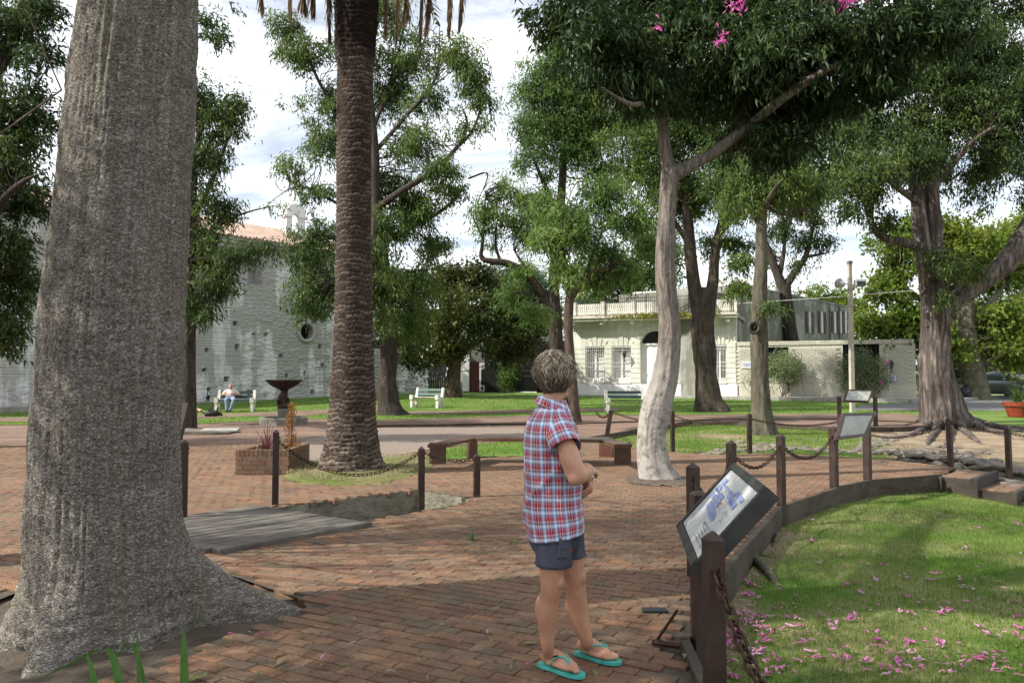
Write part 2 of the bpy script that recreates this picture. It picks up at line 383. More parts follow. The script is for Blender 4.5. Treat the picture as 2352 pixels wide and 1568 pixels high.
GRAVEL = [tuple(G(a, b)[:2]) for a, b in ((650, 1046), (700, 1012), (790, 990), (880, 982), (1290, 982), (1290, 1001), (1130, 1012), (1000, 1030), (900, 1048), (720, 1060))]

def sheet(name, outer, m, dz, holes=(), follow=True, kind='structure', cuts=(28.0, 50.0)):
    pts, edges = [], []
    for pl in (outer, *holes):
        b = len(pts); pts += [Vector(q) for q in pl]; edges += [(b + i, b + (i + 1) % len(pl)) for i in range(len(pl))]
    xs = [p.x for p in pts]
    if follow:
        for y in cuts:
            if min(p.y for p in pts) < y < max(p.y for p in pts):
                b = len(pts); pts += [Vector((min(xs) - 1, y)), Vector((max(xs) + 1, y))]; edges.append((b, b + 1))
    v, e, f, *_ = mgeo.delaunay_2d_cdt(pts, edges, [], 0, 1e-5)
    keep = []
    for t in f:
        c = sum((v[i] for i in t), Vector((0, 0))) / len(t); a = np.array([c.x]); bb = np.array([c.y])
        if pip(a, bb, outer)[0] and not any(pip(a, bb, h)[0] for h in holes): keep.append(tuple(t))
    me = bpy.data.meshes.new(name); me.from_pydata([(p.x, p.y, (terr(p.y) if follow else 0) + dz) for p in v], [], keep); me.update()
    for p in me.polygons:
        if p.normal.z < 0: p.flip()
    o = link(name, me, m); o['kind'] = kind; return o

g = MB(); g.add([(-600, -300, -0.78), (600, -300, -0.78), (600, 900, -0.78), (-600, 900, -0.78)], [(0, 1, 2, 3)])
tag(g.build('ground', M_earth), kind='structure')
NEARP = [p for p in PAVE]
BY = 18.6
def clip_y(poly, y, below):
    out = []
    for i in range(len(poly)):
        a, b = poly[i], poly[(i + 1) % len(poly)]
        ia, ib = (a[1] <= y) == below, (b[1] <= y) == below
        if ia: out.append(a)
        if ia != ib:
            t = (y - a[1]) / (b[1] - a[1]); out.append((a[0] + (b[0] - a[0]) * t, y))
    return out
pave = sheet('brick_pavement', clip_y(PAVE, BY, True), M_joint, -0.016, (TRENCH, TREE_PIT), False)
pave_far = sheet('brick_path', clip_y(PAVE, BY - 0.15, False), M_farbrick, -0.001)

# bricks: the nearest 300 are single pieces, the others one field
BA = R(-29)
ca, sa = math.cos(BA), math.sin(BA)
PX, PY = 0.212, 0.103
ii, jj = np.meshgrid(np.arange(-130, 130), np.arange(-75, 265))
lx = (ii + 0.5 * (jj % 2)) * PX + 0.02 * (vn(jj * 1.0, jj * 0 + 3.3) - 0.5); ly = jj * PY
bx = lx * ca - ly * sa; by = lx * sa + ly * ca
ok = (by > 2.2) & (by < BY) & (np.abs(bx) < 0.72 * by + 2.2)
for ox, oy in ((-0.055, -0.03), (0.055, -0.03), (0.055, 0.03), (-0.055, 0.03)):
    qx, qy = bx + ox * ca - oy * sa, by + ox * sa + oy * ca
    ok &= pip(qx, qy, PAVE) & ~pip(qx, qy, TRENCH) & ~pip(qx, qy, TREE_PIT)
ok &= ~pip(bx, by, PALM_PATCH) & ~pip(bx, by, GRAVEL) & ~pip(bx, by, BENCH_PATCH) & ~pip(bx, by, PALE_PIT)
bx, by, brow = bx[ok], by[ok], jj[ok]
bz = 0.010 * (fbm(bx * 0.9, by * 0.9) - 0.5) * 2 + rng.normal(0, 0.0014, len(bx))
brz = BA + rng.normal(0, 0.012, len(bx)); btx = rng.normal(0, 0.007, len(bx)); bty = rng.normal(0, 0.004, len(bx))
vx = CX + FPX * bx / np.maximum(by, 0.5); vy = HOR + FPX * HCAM / np.maximum(by, 0.5)
inframe = (vx > -20) & (vx < 2372) & (vy < 1600) & ~((vx < 400) & (vy > 1000) & (vy < 1470)) & ~((vx > 1600) & (by < 9))
order = np.argsort(np.where(inframe, by, 99 + by)); single = np.zeros(len(bx), bool); single[order[:300]] = True
def brick_arrays(l, w, h, c, jit=0.0, r=None):
    hx, hy = l / 2, w / 2; v = []
    for z, i in ((-h, 0), (-c, 0), (0, c)):
        for x, y in ((-1, -1), (1, -1), (1, 1), (-1, 1)):
            v.append((x * (hx - i) + (r.normal(0, jit) if jit else 0), y * (hy - i) + (r.normal(0, jit) if jit else 0), z + (r.normal(0, jit * 0.5) if jit and z > -h else 0)))
    f = [(8, 9, 10, 11)]
    for k in (0, 4):
        for q in range(4): f.append((k + q, k + (q + 1) % 4, k + 4 + (q + 1) % 4, k + 4 + q))
    return np.array(v), np.array(f)
rr = np.random.default_rng(5)
variants = [brick_arrays(0.2065, 0.0905, 0.055, 0.0045, 0.0014, rr) for _ in range(8)]
vmesh = []
for q, (v, f) in enumerate(variants): vmesh.append(mesh_np('brick', v, f)); vmesh[-1].materials.append(M_brick)
for i in np.nonzero(single)[0]:
    o = bpy.data.objects.new('brick', vmesh[i % 8]); col.objects.link(o); o.parent = pave
    o.location = (bx[i], by[i], bz[i]); o.rotation_euler = (btx[i], bty[i], brz[i])
idx = np.nonzero(~single)[0]
Vs, Fs, At = [], [], []
for q in range(8):
    sel = idx[idx % 8 == q]; v, f = variants[q]; n = len(sel)
    c, s = np.cos(brz[sel])[:, None], np.sin(brz[sel])[:, None]
    X = v[None, :, 0]; Y = v[None, :, 1]; Z = v[None, :, 2] + Y * btx[sel][:, None] - X * bty[sel][:, None] + bz[sel][:, None]
    Vs.append(np.stack([X * c - Y * s + bx[sel][:, None], X * s + Y * c + by[sel][:, None], Z], -1).reshape(-1, 3))
    base = sum(len(a) for a in Vs[:-1]); Fs.append((f[None] + (np.arange(n) * 12)[:, None, None] + base).reshape(-1, 4)); At.append(np.repeat(rr.random(n), 12))
fld = link('brick_field', mesh_np('brick_field', np.concatenate(Vs), np.concatenate(Fs), attrs={'rnd': ('POINT', 'FLOAT', np.concatenate(At))}), M_brick, pave)
fld['kind'] = 'stuff'

# soil round the great trunk
gx, gy = np.meshgrid(np.linspace(-3.9, -1.1, 60), np.linspace(3.5, 6.7, 66)); gz = -0.042 + 0.05 * (fbm(gx * 5, gy * 5, s=3) - 0.5)
q = np.arange(60 * 66).reshape(66, 60); quads = np.stack([q[:-1, :-1], q[:-1, 1:], q[1:, 1:], q[1:, :-1]], -1).reshape(-1, 4)
cen = np.stack([gx.ravel(), gy.ravel(), gz.ravel()], 1)
kc = cen[quads].mean(1); big = [(-2.36, 3.55), (-1.22, 5.36), (-1.4, 5.75), (-2.33, 6.58), (-3.72, 6.05), (-3.8, 4.6), (-2.75, 4.0)]
tag(link('soil', mesh_np('soil', cen, quads[pip(kc[:, 0], kc[:, 1], big)], smooth=True), M_earth), kind='structure')

# the sunken garden right of the walkway: turf near, bare earth round the ruins
SUNK = NEAR_EDGE + [(6.75, 12.45), (7.55, 13.65)] + FAR_EDGE[1:] + [(60, 30), (60, -3)]
def zsunk(x, y):
    x = np.asarray(x, float); y = np.asarray(y, float)
    z = -0.20 + 0.12 * np.clip((y - 14.5) / 7.0, 0, 1) - 0.14 * np.clip((7.5 - y) / 4.0, 0, 1)
    z = z - 0.36 * np.exp(-(((x - 9.3) / 2.1) ** 2 + ((y - 11.0) / 1.9) ** 2))
    return z + 0.05 * (fbm(x * 0.8, y * 0.8, s=21) - 0.5) + 0.014 * (fbm(x * 6, y * 6, s=4) - 0.5)
gx, gy = np.meshgrid(np.arange(0.5, 24, 0.15), np.arange(1.2, 30, 0.15)); nyy, nxx = gx.shape
gz = zsunk(gx, gy); q = np.arange(nxx * nyy).reshape(nyy, nxx)
quads = np.stack([q[:-1, :-1], q[:-1, 1:], q[1:, 1:], q[1:, :-1]], -1).reshape(-1, 4); cen = np.stack([gx.ravel(), gy.ravel(), gz.ravel()], 1); kc = cen[quads].mean(1)
ins = np.zeros(len(kc), bool)
for ox, oy in ((0, 0), (0.14, 0), (-0.14, 0), (0, 0.14), (0, -0.14)): ins |= pip(kc[:, 0] + ox, kc[:, 1] + oy, SUNK)
def bare(x, y):
    b = np.clip((y - 12.6) / 1.2, 0, 1) * np.clip((x - (6.2 + 0.30 * (y - 14))) / 1.6, 0, 1)
    b = np.maximum(b, np.exp(-((x - 5.8) ** 2 + (y - 21.8) ** 2) / 1.2))
    d = np.full(np.shape(x), 9.0)
    for (x1, y1), (x2, y2) in zip(NEAR_EDGE[:-1], NEAR_EDGE[1:]):
        L2 = (x2 - x1) ** 2 + (y2 - y1) ** 2; t = np.clip(((x - x1) * (x2 - x1) + (y - y1) * (y2 - y1)) / L2, 0, 1)
        d = np.minimum(d, np.hypot(x - x1 - t * (x2 - x1), y - y1 - t * (y2 - y1)))
    return np.clip(np.maximum(b, np.where(y < 9, np.exp(-(d / 0.42) ** 2) * 0.75, np.exp(-(d / 0.15) ** 2) * 0.5)) + 0.75 * (fbm(x * 1.1, y * 1.1, s=8) - 0.50), 0, 1)
m, nd, ln, bs = nodes('sunken_turf'); vv = coords(nd, ln, 'pos'); at = nd.new('ShaderNodeAttribute'); at.attribute_name = 'bare'
r1 = ramp(nd, [(0.3, (0.05, 0.10, 0.016)), (0.7, (0.09, 0.155, 0.03))]); ln.new(noise(nd, ln, vv, 11, 6, 0.7), r1.inputs[0])
r2 = ramp(nd, [(0.36, (0, 0, 0)), (0.62, (1, 1, 1))]); ln.new(noise(nd, ln, vv, 0.75, 5, 0.6), r2.inputs[0])
gc = mixc(nd, ln, r2.outputs[0], r1.outputs[0], (0.27, 0.235, 0.12))
r3 = ramp(nd, [(0.3, (0.12, 0.09, 0.06)), (0.5, (0.27, 0.205, 0.14)), (0.75, (0.36, 0.29, 0.21))]); ln.new(noise(nd, ln, vv, 1.7, 8, 0.65), r3.inputs[0])
ff = math_(nd, ln, 'MULTIPLY_ADD', noise(nd, ln, vv, 14, 5, 0.7), 0.9, math_(nd, ln, 'SUBTRACT', at.outputs['Fac'], 0.75))
r4 = ramp(nd, [(0.15, (0, 0, 0)), (0.35, (1, 1, 1))]); ln.new(ff, r4.inputs[0])
ln.new(mixc(nd, ln, r4.outputs[0], gc, r3.outputs[0]), bs.inputs['Base Color']); bs.inputs['Roughness'].default_value = 0.95; bs.inputs['Specular IOR Level'].default_value = 0.12
bump(nd, ln, bs, noise(nd, ln, vv, 40, 5, 0.7), 0.8, 0.025); M_sunk = m
tag(link('sunken_lawn', mesh_np('sunken_lawn', cen, quads[ins], attrs={'bare': ('POINT', 'FLOAT', bare(cen[:, 0], cen[:, 1]))}, smooth=True), M_sunk), kind='structure')

# lawns towards the buildings, crossed by brick paths
sheet('lawn', [(p[0], p[1] - 0.05) for p in LAWN_EDGE[::-1]] + [(15.5, 24.5), (60, 27), (90, 46), (90, 160), (-90, 160), (-90, 25.6)], M_lawn, 0.012)
def pxs(pts): return [tuple(GT(a, b)[:2]) for a, b in pts]
sheet('garden_path', pxs([(-200, 962), (405, 955), (560, 950), (690, 944), (810, 938), (870, 934), (870, 944), (790, 948), (690, 956), (600, 966), (700, 972), (-200, 972)][:9] + [(560, 957), (405, 964), (-200, 972)]), M_farbrick, 0.022)
sheet('cross_path', pxs([(868, 947), (1000, 945), (1230, 941), (1420, 938), (1420, 945), (1230, 948), (1000, 952), (868, 954)]), M_farbrick, 0.026)
sheet('far_path', pxs([(1300, 962), (1500, 956), (1800, 952), (2060, 950), (2110, 954), (2110, 970), (1900, 962), (1700, 963), (1480, 968), (1300, 975)]), M_farbrick, 0.030)
sheet('gravel_bed', GRAVEL, M_gravel, 0.008, follow=False)
def mound(name, poly, m, h, seed, step=0.1):
    xs = [p[0] for p in poly]; ys = [p[1] for p in poly]
    gx, gy = np.meshgrid(np.arange(min(xs) - step, max(xs) + step, step), np.arange(min(ys) - step, max(ys) + step, step)); ny, nx = gx.shape
    d = np.full(gx.shape, 9.0)
    for i in range(len(poly)):
        (x1, y1), (x2, y2) = poly[i], poly[(i + 1) % len(poly)]; L2 = (x2 - x1) ** 2 + (y2 - y1) ** 2 + 1e-9
        t = np.clip(((gx - x1) * (x2 - x1) + (gy - y1) * (y2 - y1)) / L2, 0, 1); d = np.minimum(d, np.hypot(gx - x1 - t * (x2 - x1), gy - y1 - t * (y2 - y1)))
    d = np.where(pip(gx, gy, poly), d, -d) + 0.14 * (fbm(gx * 4, gy * 4, s=seed) - 0.5)
    gz = np.clip(d / 0.45, -0.25, 1) * h + 0.012 + 0.02 * (fbm(gx * 7, gy * 7, s=seed + 1) - 0.5)
    q = np.arange(nx * ny).reshape(ny, nx); qu = np.stack([q[:-1, :-1], q[:-1, 1:], q[1:, 1:], q[1:, :-1]], -1).reshape(-1, 4)
    c = np.stack([gx.ravel(), gy.ravel(), gz.ravel()], 1); k = d.ravel()[qu].max(1) > -0.02
    return tag(link(name, mesh_np(name, c, qu[k], smooth=True), m), kind='structure')
M_palmpatch = grassmat('palm_patch_turf', (0.10, 0.13, 0.03), (0.15, 0.17, 0.05), (0.26, 0.22, 0.11), 0.8, 1.4)
mound('palm_turf', PALM_PATCH, M_palmpatch, 0.07, 31)
mound('bench_turf', BENCH_PATCH, M_lawn, 0.02, 33)
mound('tree_soil', PALE_PIT, mat('pit_earth', (0.13, 0.10, 0.074), (0.062, 0.05, 0.038), 7, 0.95, 0.8, 0.02, 30, 'pos', detail=7), 0.03, 35, 0.05)

# street and raised footpath by the house
sheet('street', [(14.2, 33.6), (30, 32.5), (70, 38), (70, 58), (25, 44.5), (20.8, 39.3), (16.5, 37.6)], M_asphalt, 0.024)
def slab(name, poly, z0, z1, m, kind='structure'):
    o = MB().prism([(p[0], p[1], 0) for p in poly], (0, 0, z0), (0, 0, z1)).build(name, m); o['kind'] = kind; return o
slab('footpath', [(3.2, 46.6), (20.3, 38.9), (22.3, 39.6), (25.5, 43.2), (60, 62), (60, 66), (22, 46), (20.8, 42.4), (3.6, 49.2)], 0.0, 0.47, M_walk)
kr = thing('stone_kerb', 'pale granite kerb stones along the footpath below the garden wall', 'kerb')
for i in range(22):
    a = Vector((5.0, 45.72, 0)).lerp(Vector((20.2, 38.87, 0)), i / 22); b = Vector((5.0, 45.72, 0)).lerp(Vector((20.2, 38.87, 0)), (i + 0.97) / 22); off = Vector((-0.41, -0.91, 0)) * 0.09
    MB().beam(a + off + Vector((0, 0, 0.30)), b + off + Vector((0, 0, 0.30)), 0.17, 0.36 + 0.03 * random.random()).build('kerb_stone', M_granite, kr)
slab('church_walk', [(-26.5, 27.4), (-25.1, 26.4), (-9.5, 45.2), (-3.0, 52.5), (-3.0, 58), (-8, 56)], 0.0, 0.32, M_walk)

# ------------------------------------------------------------------ trench, plank bridge
def strip_wall(mb, a, b, z0, z1, n, th, seed):
    a, b = Vector((*a, 0)), Vector((*b, 0)); d = (b - a); nrm = Vector((-d.y, d.x, 0)).normalized()
    for i in range(n + 1):
        for j in range(5):
            p = a + d * (i / n); z = z0 + (z1 - z0) * j / 4; k = (random.random() - 0.5) * 0.03
            mb.v.append(tuple(p + nrm * (k + th) + Vector((0, 0, z if j < 4 else z1 - 0.004 + 0.01 * random.random()))))
    base = len(mb.v) - (n + 1) * 5
    for i in range(n):
        for j in range(4): mb.f.append((base + i * 5 + j, base + (i + 1) * 5 + j, base + (i + 1) * 5 + j + 1, base + i * 5 + j + 1))
M_trench = mat('mossy_trench_stone', (0.20, 0.18, 0.135), (0.09, 0.085, 0.06), 4, 0.9, 0.8, 0.03, 12, 'pos', (1, 1, 2.4), dirt=(0.27, 0.25, 0.19), dscale=2.6)
tw = thing('trench', 'open trench with mossy stone sides beside the plank bridge', 'trench', (-2.0, 9.2, -0.7))
for i in range(4):
    w = MB(); a, b = TRENCH[i], TRENCH[(i + 1) % 4]; strip_wall(w, a, b, -0.76, -0.012, 14, 0.0, i); o = w.build('side_wall', M_trench, tw); o.location = (2.0, -9.2, 0.7)
ld = MB()
for i in range(70):
    t, s = random.random(), random.random(); p = Vector((*TRENCH[0], 0)).lerp(Vector((*TRENCH[1], 0)), t).lerp(Vector((*TRENCH[3], 0)).lerp(Vector((*TRENCH[2], 0)), t), 0.1 + 0.8 * s)
    ld.ball((p.x + 2.0, p.y - 9.2, -0.05 + random.random() * 0.05), (0.05 + 0.1 * random.random(), 0.05 + 0.1 * random.random(), 0.05), 7, 5)
o = ld.build('rubble', M_stone, tw); o['kind'] = 'stuff'
br = thing('plank_bridge', 'low footbridge of weathered grey planks over the trench beside the great trunk', 'bridge', (-2.6, 8.4, 0))
pd = Vector((0.64, 0.77, 0)).normalized(); pn = Vector((-pd.y, pd.x, 0))
for i in range(13):
    w = 0.138; c = Vector((-2.26, 7.29, 0)) + pn * (0.07 + i * (w + 0.009)); st = -0.42 - 0.05 * (i % 3) - i * 0.008; L = 1.26 - 0.0 * i + 0.03 * random.random() - 0.012 * i
    a, b = c + pd * st, c + pd * L; zz_ = 0.012 + random.uniform(-0.004, 0.004)
    o = MB().bbox((0, 0, 0), ((b - a).length, w, 0.055), 0.007).build('plank', M_plank, br)
    o.location = (a + b) / 2 - Vector((-2.6, 8.4, 0)) + Vector((0, 0, zz_)); o.rotation_euler = (random.uniform(-0.01, 0.01), 0, math.atan2(pd.y, pd.x))
for t in (0.0, 0.62, 1.14):
    a = Vector((-2.26, 7.29, 0)) + pd * t - Vector((-2.6, 8.4, 0)); MB().beam(a + pn * 0.05 + Vector((0, 0, -0.08)), a + pn * 1.85 + Vector((0, 0, -0.08)), 0.09, 0.10).build('bearer', M_board, br)

# ------------------------------------------------------------------ walkway edging, steps
ed = thing('walkway_edging', 'brown timber boards edging the brick walkway above the petal-strewn lawn', 'edging')
for (x1, y1), (x2, y2) in zip(NEAR_EDGE[1:-1], NEAR_EDGE[2:]):
    a, b = Vector((x1, y1, 0)), Vector((x2, y2, 0)); n = max(1, round((b - a).length / 1.7)); nr = Vector((b.y - a.y, a.x - b.x, 0)).normalized()
    for k in range(n):
        p, q_ = a.lerp(b, k / n), a.lerp(b, (k + 1) / n); d = (q_ - p).normalized()
        MB().beam(p + nr * 0.03 + d * 0.005 + Vector((0, 0, -0.235)), q_ + nr * 0.03 - d * 0.005 + Vector((0, 0, -0.235)), 0.055, 0.53 + 0.02 * random.random()).build('board', M_board, ed)
ke = thing('terrace_edging', 'dark board retaining the far brick terrace above the sunken turf', 'edging')
FE = [(1.6, 19.2), (3.9, 23.4), (6.05, 27.2), (7.6, 26.7), (9.7, 23.7), (11.2, 23.6), (15.5, 26.0)]
for (x1, y1), (x2, y2) in zip(FE[:-1], FE[1:]):
    a, b = Vector((x1, y1, 0)), Vector((x2, y2, 0)); nr = Vector((b.y - a.y, a.x - b.x, 0)).normalized()
    MB().beam(a + nr * 0.03 + Vector((0, 0, -0.12)), b + nr * 0.03 + Vector((0, 0, -0.12)), 0.06, 0.36).build('board', M_board, ke)
kc_ = thing('gravel_edging', 'long low board at the back edge of the gravel bed', 'edging')
for a, b in ((GT(862, 981), GT(1000, 979)), (GT(1002, 979), GT(1120, 977)), (GT(1122, 977), GT(1300, 976))):
    MB().beam(a + Vector((0, 0, 0.03)), b + Vector((0, 0, 0.03)), 0.07, 0.09).build('board', M_board, kc_)

M_stepwood = mat('dark_step_timber', (0.034, 0.026, 0.020), (0.018, 0.014, 0.012), 3, 0.75, 0.5, 0.006, 16, 'pos', (1.2, 1.2, 8), dirt=(0.06, 0.048, 0.036), dscale=3)
st = thing('walkway_steps', 'brick-treaded timber steps leading down from the walkway end', 'steps')
sd = Vector((0.72, -0.694, 0)); sw = Vector((0.694, 0.72, 0))      # down the flight, across the flight
def step(o0, z, depth, width, nb):
    so = o0
    sb = MB(); sb.beam(so + sd * (depth - 0.04) + Vector((0, 0, z - 0.085)), so + sd * (depth - 0.04) + sw * width + Vector((0, 0, z - 0.085)), 0.08, 0.20); sb.build('riser', M_stepwood, st)
    sb = MB(); sb.beam(so + Vector((0, 0, z - 0.21)) - sw * 0.03, so + sd * depth + Vector((0, 0, z - 0.21)) - sw * 0.03, 0.06, 0.40); sb.build('cheek', M_stepwood, st)
    MB().beam(so + sd * 0.01 - sw * 0.01 + Vector((0, 0, z - 0.19)), so + sd * (depth + 0.0) - sw * 0.01 + Vector((0, 0, z - 0.19)), 0.0, 0.01)
    rows = max(1, int((depth - 0.09) / 0.21))
    for r_ in range(rows):
        for c_ in range(nb):
            p = so + sd * (0.01 + 0.105 + 0.212 * r_) + sw * (0.055 + 0.103 * c_); o = link('brick', vmesh[(r_ + c_) % 8], None, st); o.location = p + Vector((0, 0, z)); o.rotation_euler = (0, 0, math.atan2(sd.y, sd.x))
    a = so + sw * width * 0.5 + sd * depth * 0.5; MB().box((a.x, a.y, z - 0.27), (depth - 0.02, width - 0.02, 0.5), math.atan2(sd.y, sd.x)).build('fill', M_joint, st)
s0 = Vector((6.62, 12.42, 0))
step(s0, 0.0, 0.53, 1.25, 12); step(s0 + sd * 0.53, -0.15, 0.53, 1.25, 12); step(s0 + sd * 1.06, -0.30, 0.75, 1.25, 12)
for d_, zt in ((0.02, 0.0), (0.51, 0.01), (1.01, -0.13)):
    p = s0 + sd * d_ - sw * 0.09; MB().bbox((p.x, p.y, zt - 0.27), (0.10, 0.10, 0.56), 0.012, math.atan2(sd.y, sd.x)).build('corner_post', M_stepwood, st)
# ------------------------------------------------------------------ bark
def barkmat(name, dark, mid, light, green=None, vs=(1, 1, 0.25), sc=9.0, flake=0.5, bd=0.02, rough=0.9):
    m, nd, ln, bs = nodes(name); v = coords(nd, ln, 'pos', vs); v0 = coords(nd, ln, 'pos')
    f = noise(nd, ln, v, sc, 8, 0.68, 0.6); r = ramp(nd, [(0.30, dark), (0.5, mid), (0.72, light)]); ln.new(f, r.inputs[0]); c = r.outputs[0]
    n2 = noise(nd, ln, v0, 1.3, 4); r2 = ramp(nd, [(0.35, (0.72, 0.72, 0.72)), (0.65, (1.2, 1.2, 1.2))]); ln.new(n2, r2.inputs[0]); c = mixc(nd, ln, flake, c, mixc(nd, ln, 1.0, c, r2.outputs[0], 'MULTIPLY'))
    if green:
        n3 = noise(nd, ln, coords(nd, ln, 'pos', (1, 1, 0.12)), 5, 4); r3 = ramp(nd, [(0.52, (0, 0, 0)), (0.72, (0.75, 0.75, 0.75))]); ln.new(n3, r3.inputs[0]); c = mixc(nd, ln, r3.outputs[0], c, green)
    ln.new(c, bs.inputs['Base Color']); bs.inputs['Roughness'].default_value = rough; bs.inputs['Specular IOR Level'].default_value = 0.2
    bump(nd, ln, bs, f, 0.9, bd); return m
M_bark_dark = barkmat('dark_bark', (0.018, 0.014, 0.011), (0.05, 0.04, 0.032), (0.10, 0.085, 0.068))
M_bark_moss = barkmat('mossy_dark_bark', (0.022, 0.018, 0.014), (0.062, 0.05, 0.04), (0.12, 0.10, 0.08), (0.085, 0.08, 0.03))
M_bark_green = barkmat('lichen_bark', (0.03, 0.025, 0.019), (0.085, 0.074, 0.056), (0.165, 0.15, 0.112), (0.125, 0.14, 0.082))
M_bark_brown = barkmat('brown_bark', (0.035, 0.024, 0.017), (0.09, 0.065, 0.048), (0.16, 0.125, 0.095))
M_bark_old = barkmat('furrowed_bark', (0.022, 0.016, 0.014), (0.095, 0.076, 0.066), (0.30, 0.265, 0.23), None, (1, 1, 0.13), 7, 0.9, 0.05)
M_bark_plane = barkmat('plane_bark', (0.07, 0.065, 0.04), (0.13, 0.12, 0.08), (0.24, 0.22, 0.16), None, (1, 1, 0.7), 5)
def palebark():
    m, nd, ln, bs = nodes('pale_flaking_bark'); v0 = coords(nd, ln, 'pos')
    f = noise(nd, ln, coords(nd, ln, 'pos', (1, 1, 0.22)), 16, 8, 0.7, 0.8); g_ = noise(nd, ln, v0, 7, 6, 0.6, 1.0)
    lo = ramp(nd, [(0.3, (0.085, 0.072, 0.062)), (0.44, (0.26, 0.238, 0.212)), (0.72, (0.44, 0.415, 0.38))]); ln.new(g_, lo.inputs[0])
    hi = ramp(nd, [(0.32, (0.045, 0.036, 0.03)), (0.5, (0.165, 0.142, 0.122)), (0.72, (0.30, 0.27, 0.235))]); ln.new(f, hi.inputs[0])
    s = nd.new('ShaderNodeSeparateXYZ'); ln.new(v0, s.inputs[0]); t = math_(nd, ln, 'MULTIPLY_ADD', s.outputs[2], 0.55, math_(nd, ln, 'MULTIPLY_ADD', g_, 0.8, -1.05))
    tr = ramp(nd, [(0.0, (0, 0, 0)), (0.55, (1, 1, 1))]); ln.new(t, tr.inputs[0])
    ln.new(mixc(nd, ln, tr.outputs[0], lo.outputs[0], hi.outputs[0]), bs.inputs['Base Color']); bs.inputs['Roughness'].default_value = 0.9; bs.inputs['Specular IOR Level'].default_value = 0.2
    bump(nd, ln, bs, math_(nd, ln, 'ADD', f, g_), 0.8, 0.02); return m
M_bark_pale = palebark()

def stem(path, rad, nseg, nring, furrow=0.06, freq=7.0, lump=0.10, lobes=(), seed=0, zflare=0.0, vfreq=0.8):
    """tapered trunk surface with bark relief; path in world, rad per path point; lobes=(angle, reach, width, height)"""
    p = spline([(*a, r) for a, r in zip(path, rad)], nring); c, r = p[:, :3], p[:, 3]
    t = np.gradient(c, axis=0); t /= np.linalg.norm(t, axis=1)[:, None] + 1e-9
    ref = np.array([1.0, 0.02, 0.0]); s = ref[None] - t * (t @ ref)[:, None]; s /= np.linalg.norm(s, axis=1)[:, None]; u = np.cross(t, s)
    th = np.linspace(0, 2 * np.pi, nseg, endpoint=False); TH, _ = np.meshgrid(th, np.arange(nring)); H = (c[:, 2] - c[0, 2])[:, None]
    arc = np.cumsum(np.r_[0, np.linalg.norm(np.diff(c, axis=0), axis=1)])[:, None] + 0 * TH
    cx, sy = np.cos(TH), np.sin(TH); rr_ = r[:, None]
    d = lump * (fbm(cx * 1.3 + 5, sy * 1.3 + 5, arc * 0.8, 3, seed) - 0.5) * 2
    fr = np.abs(fbm(cx * freq * 0.5, sy * freq * 0.5, arc * vfreq, 3, seed + 3) - 0.47) * 4
    d = d + furrow * (np.clip(fr, 0, 1) - 0.5)
    Rr = rr_ * (1 + d)
    for an, reach, wd, ht in lobes:
        da = (TH - an + np.pi) % (2 * np.pi) - np.pi; k = np.clip(1 - H / ht, 0, 1); Rr = Rr + reach * np.exp(-(da / (wd * (0.45 + 0.55 * (1 - k)) + 0.03)) ** 2) * k ** 2.3
    if zflare: Rr = Rr + zflare * np.exp(-np.clip(H, 0, None) / (0.35 + zflare))
    v = c[:, None, :] + s[:, None, :] * (Rr * cx)[..., None] + u[:, None, :] * (Rr * sy)[..., None]
    q = np.arange(nseg * nring).reshape(nring, nseg); qn = np.roll(q, -1, 1)
    return v.reshape(-1, 3), np.stack([q[:-1], qn[:-1], qn[1:], q[1:]], -1).reshape(-1, 4), c, r

LEAFN = [0]
def leaf_mesh(name, pos, dr, L, W, rnd, droop=0.15, tri=False):
    n = len(pos); dr = dr / (np.linalg.norm(dr, axis=1)[:, None] + 1e-9)
    up = rng.normal(size=(n, 3)); sd_ = np.cross(dr, up); sd_ /= np.linalg.norm(sd_, axis=1)[:, None] + 1e-9
    L = L[:, None]; W = W[:, None]; dn = np.array([0, 0, -1.0])
    mid = pos + dr * L * 0.5
    LEAFN[0] += n
    if tri:
        b_ = pos + dr * L * 0.25
        v = np.stack([b_ + sd_ * W * 0.6, b_ - sd_ * W * 0.6, pos + dr * L * 1.05 + dn * L * droop], 1).reshape(-1, 3)
        return mesh_np(name, v, None, np.arange(n * 3).reshape(n, 3), attrs={'rnd': ('POINT', 'FLOAT', np.repeat(rnd, 3))})
    v = np.stack([pos, mid + sd_ * W * 0.5, pos + dr * L + dn * L * droop, mid - sd_ * W * 0.5], 1).reshape(-1, 3)
    LEAFN[0] += n
    return mesh_np(name, v, np.arange(n * 4).reshape(n, 4), attrs={'rnd': ('POINT', 'FLOAT', np.repeat(rnd, 4))})

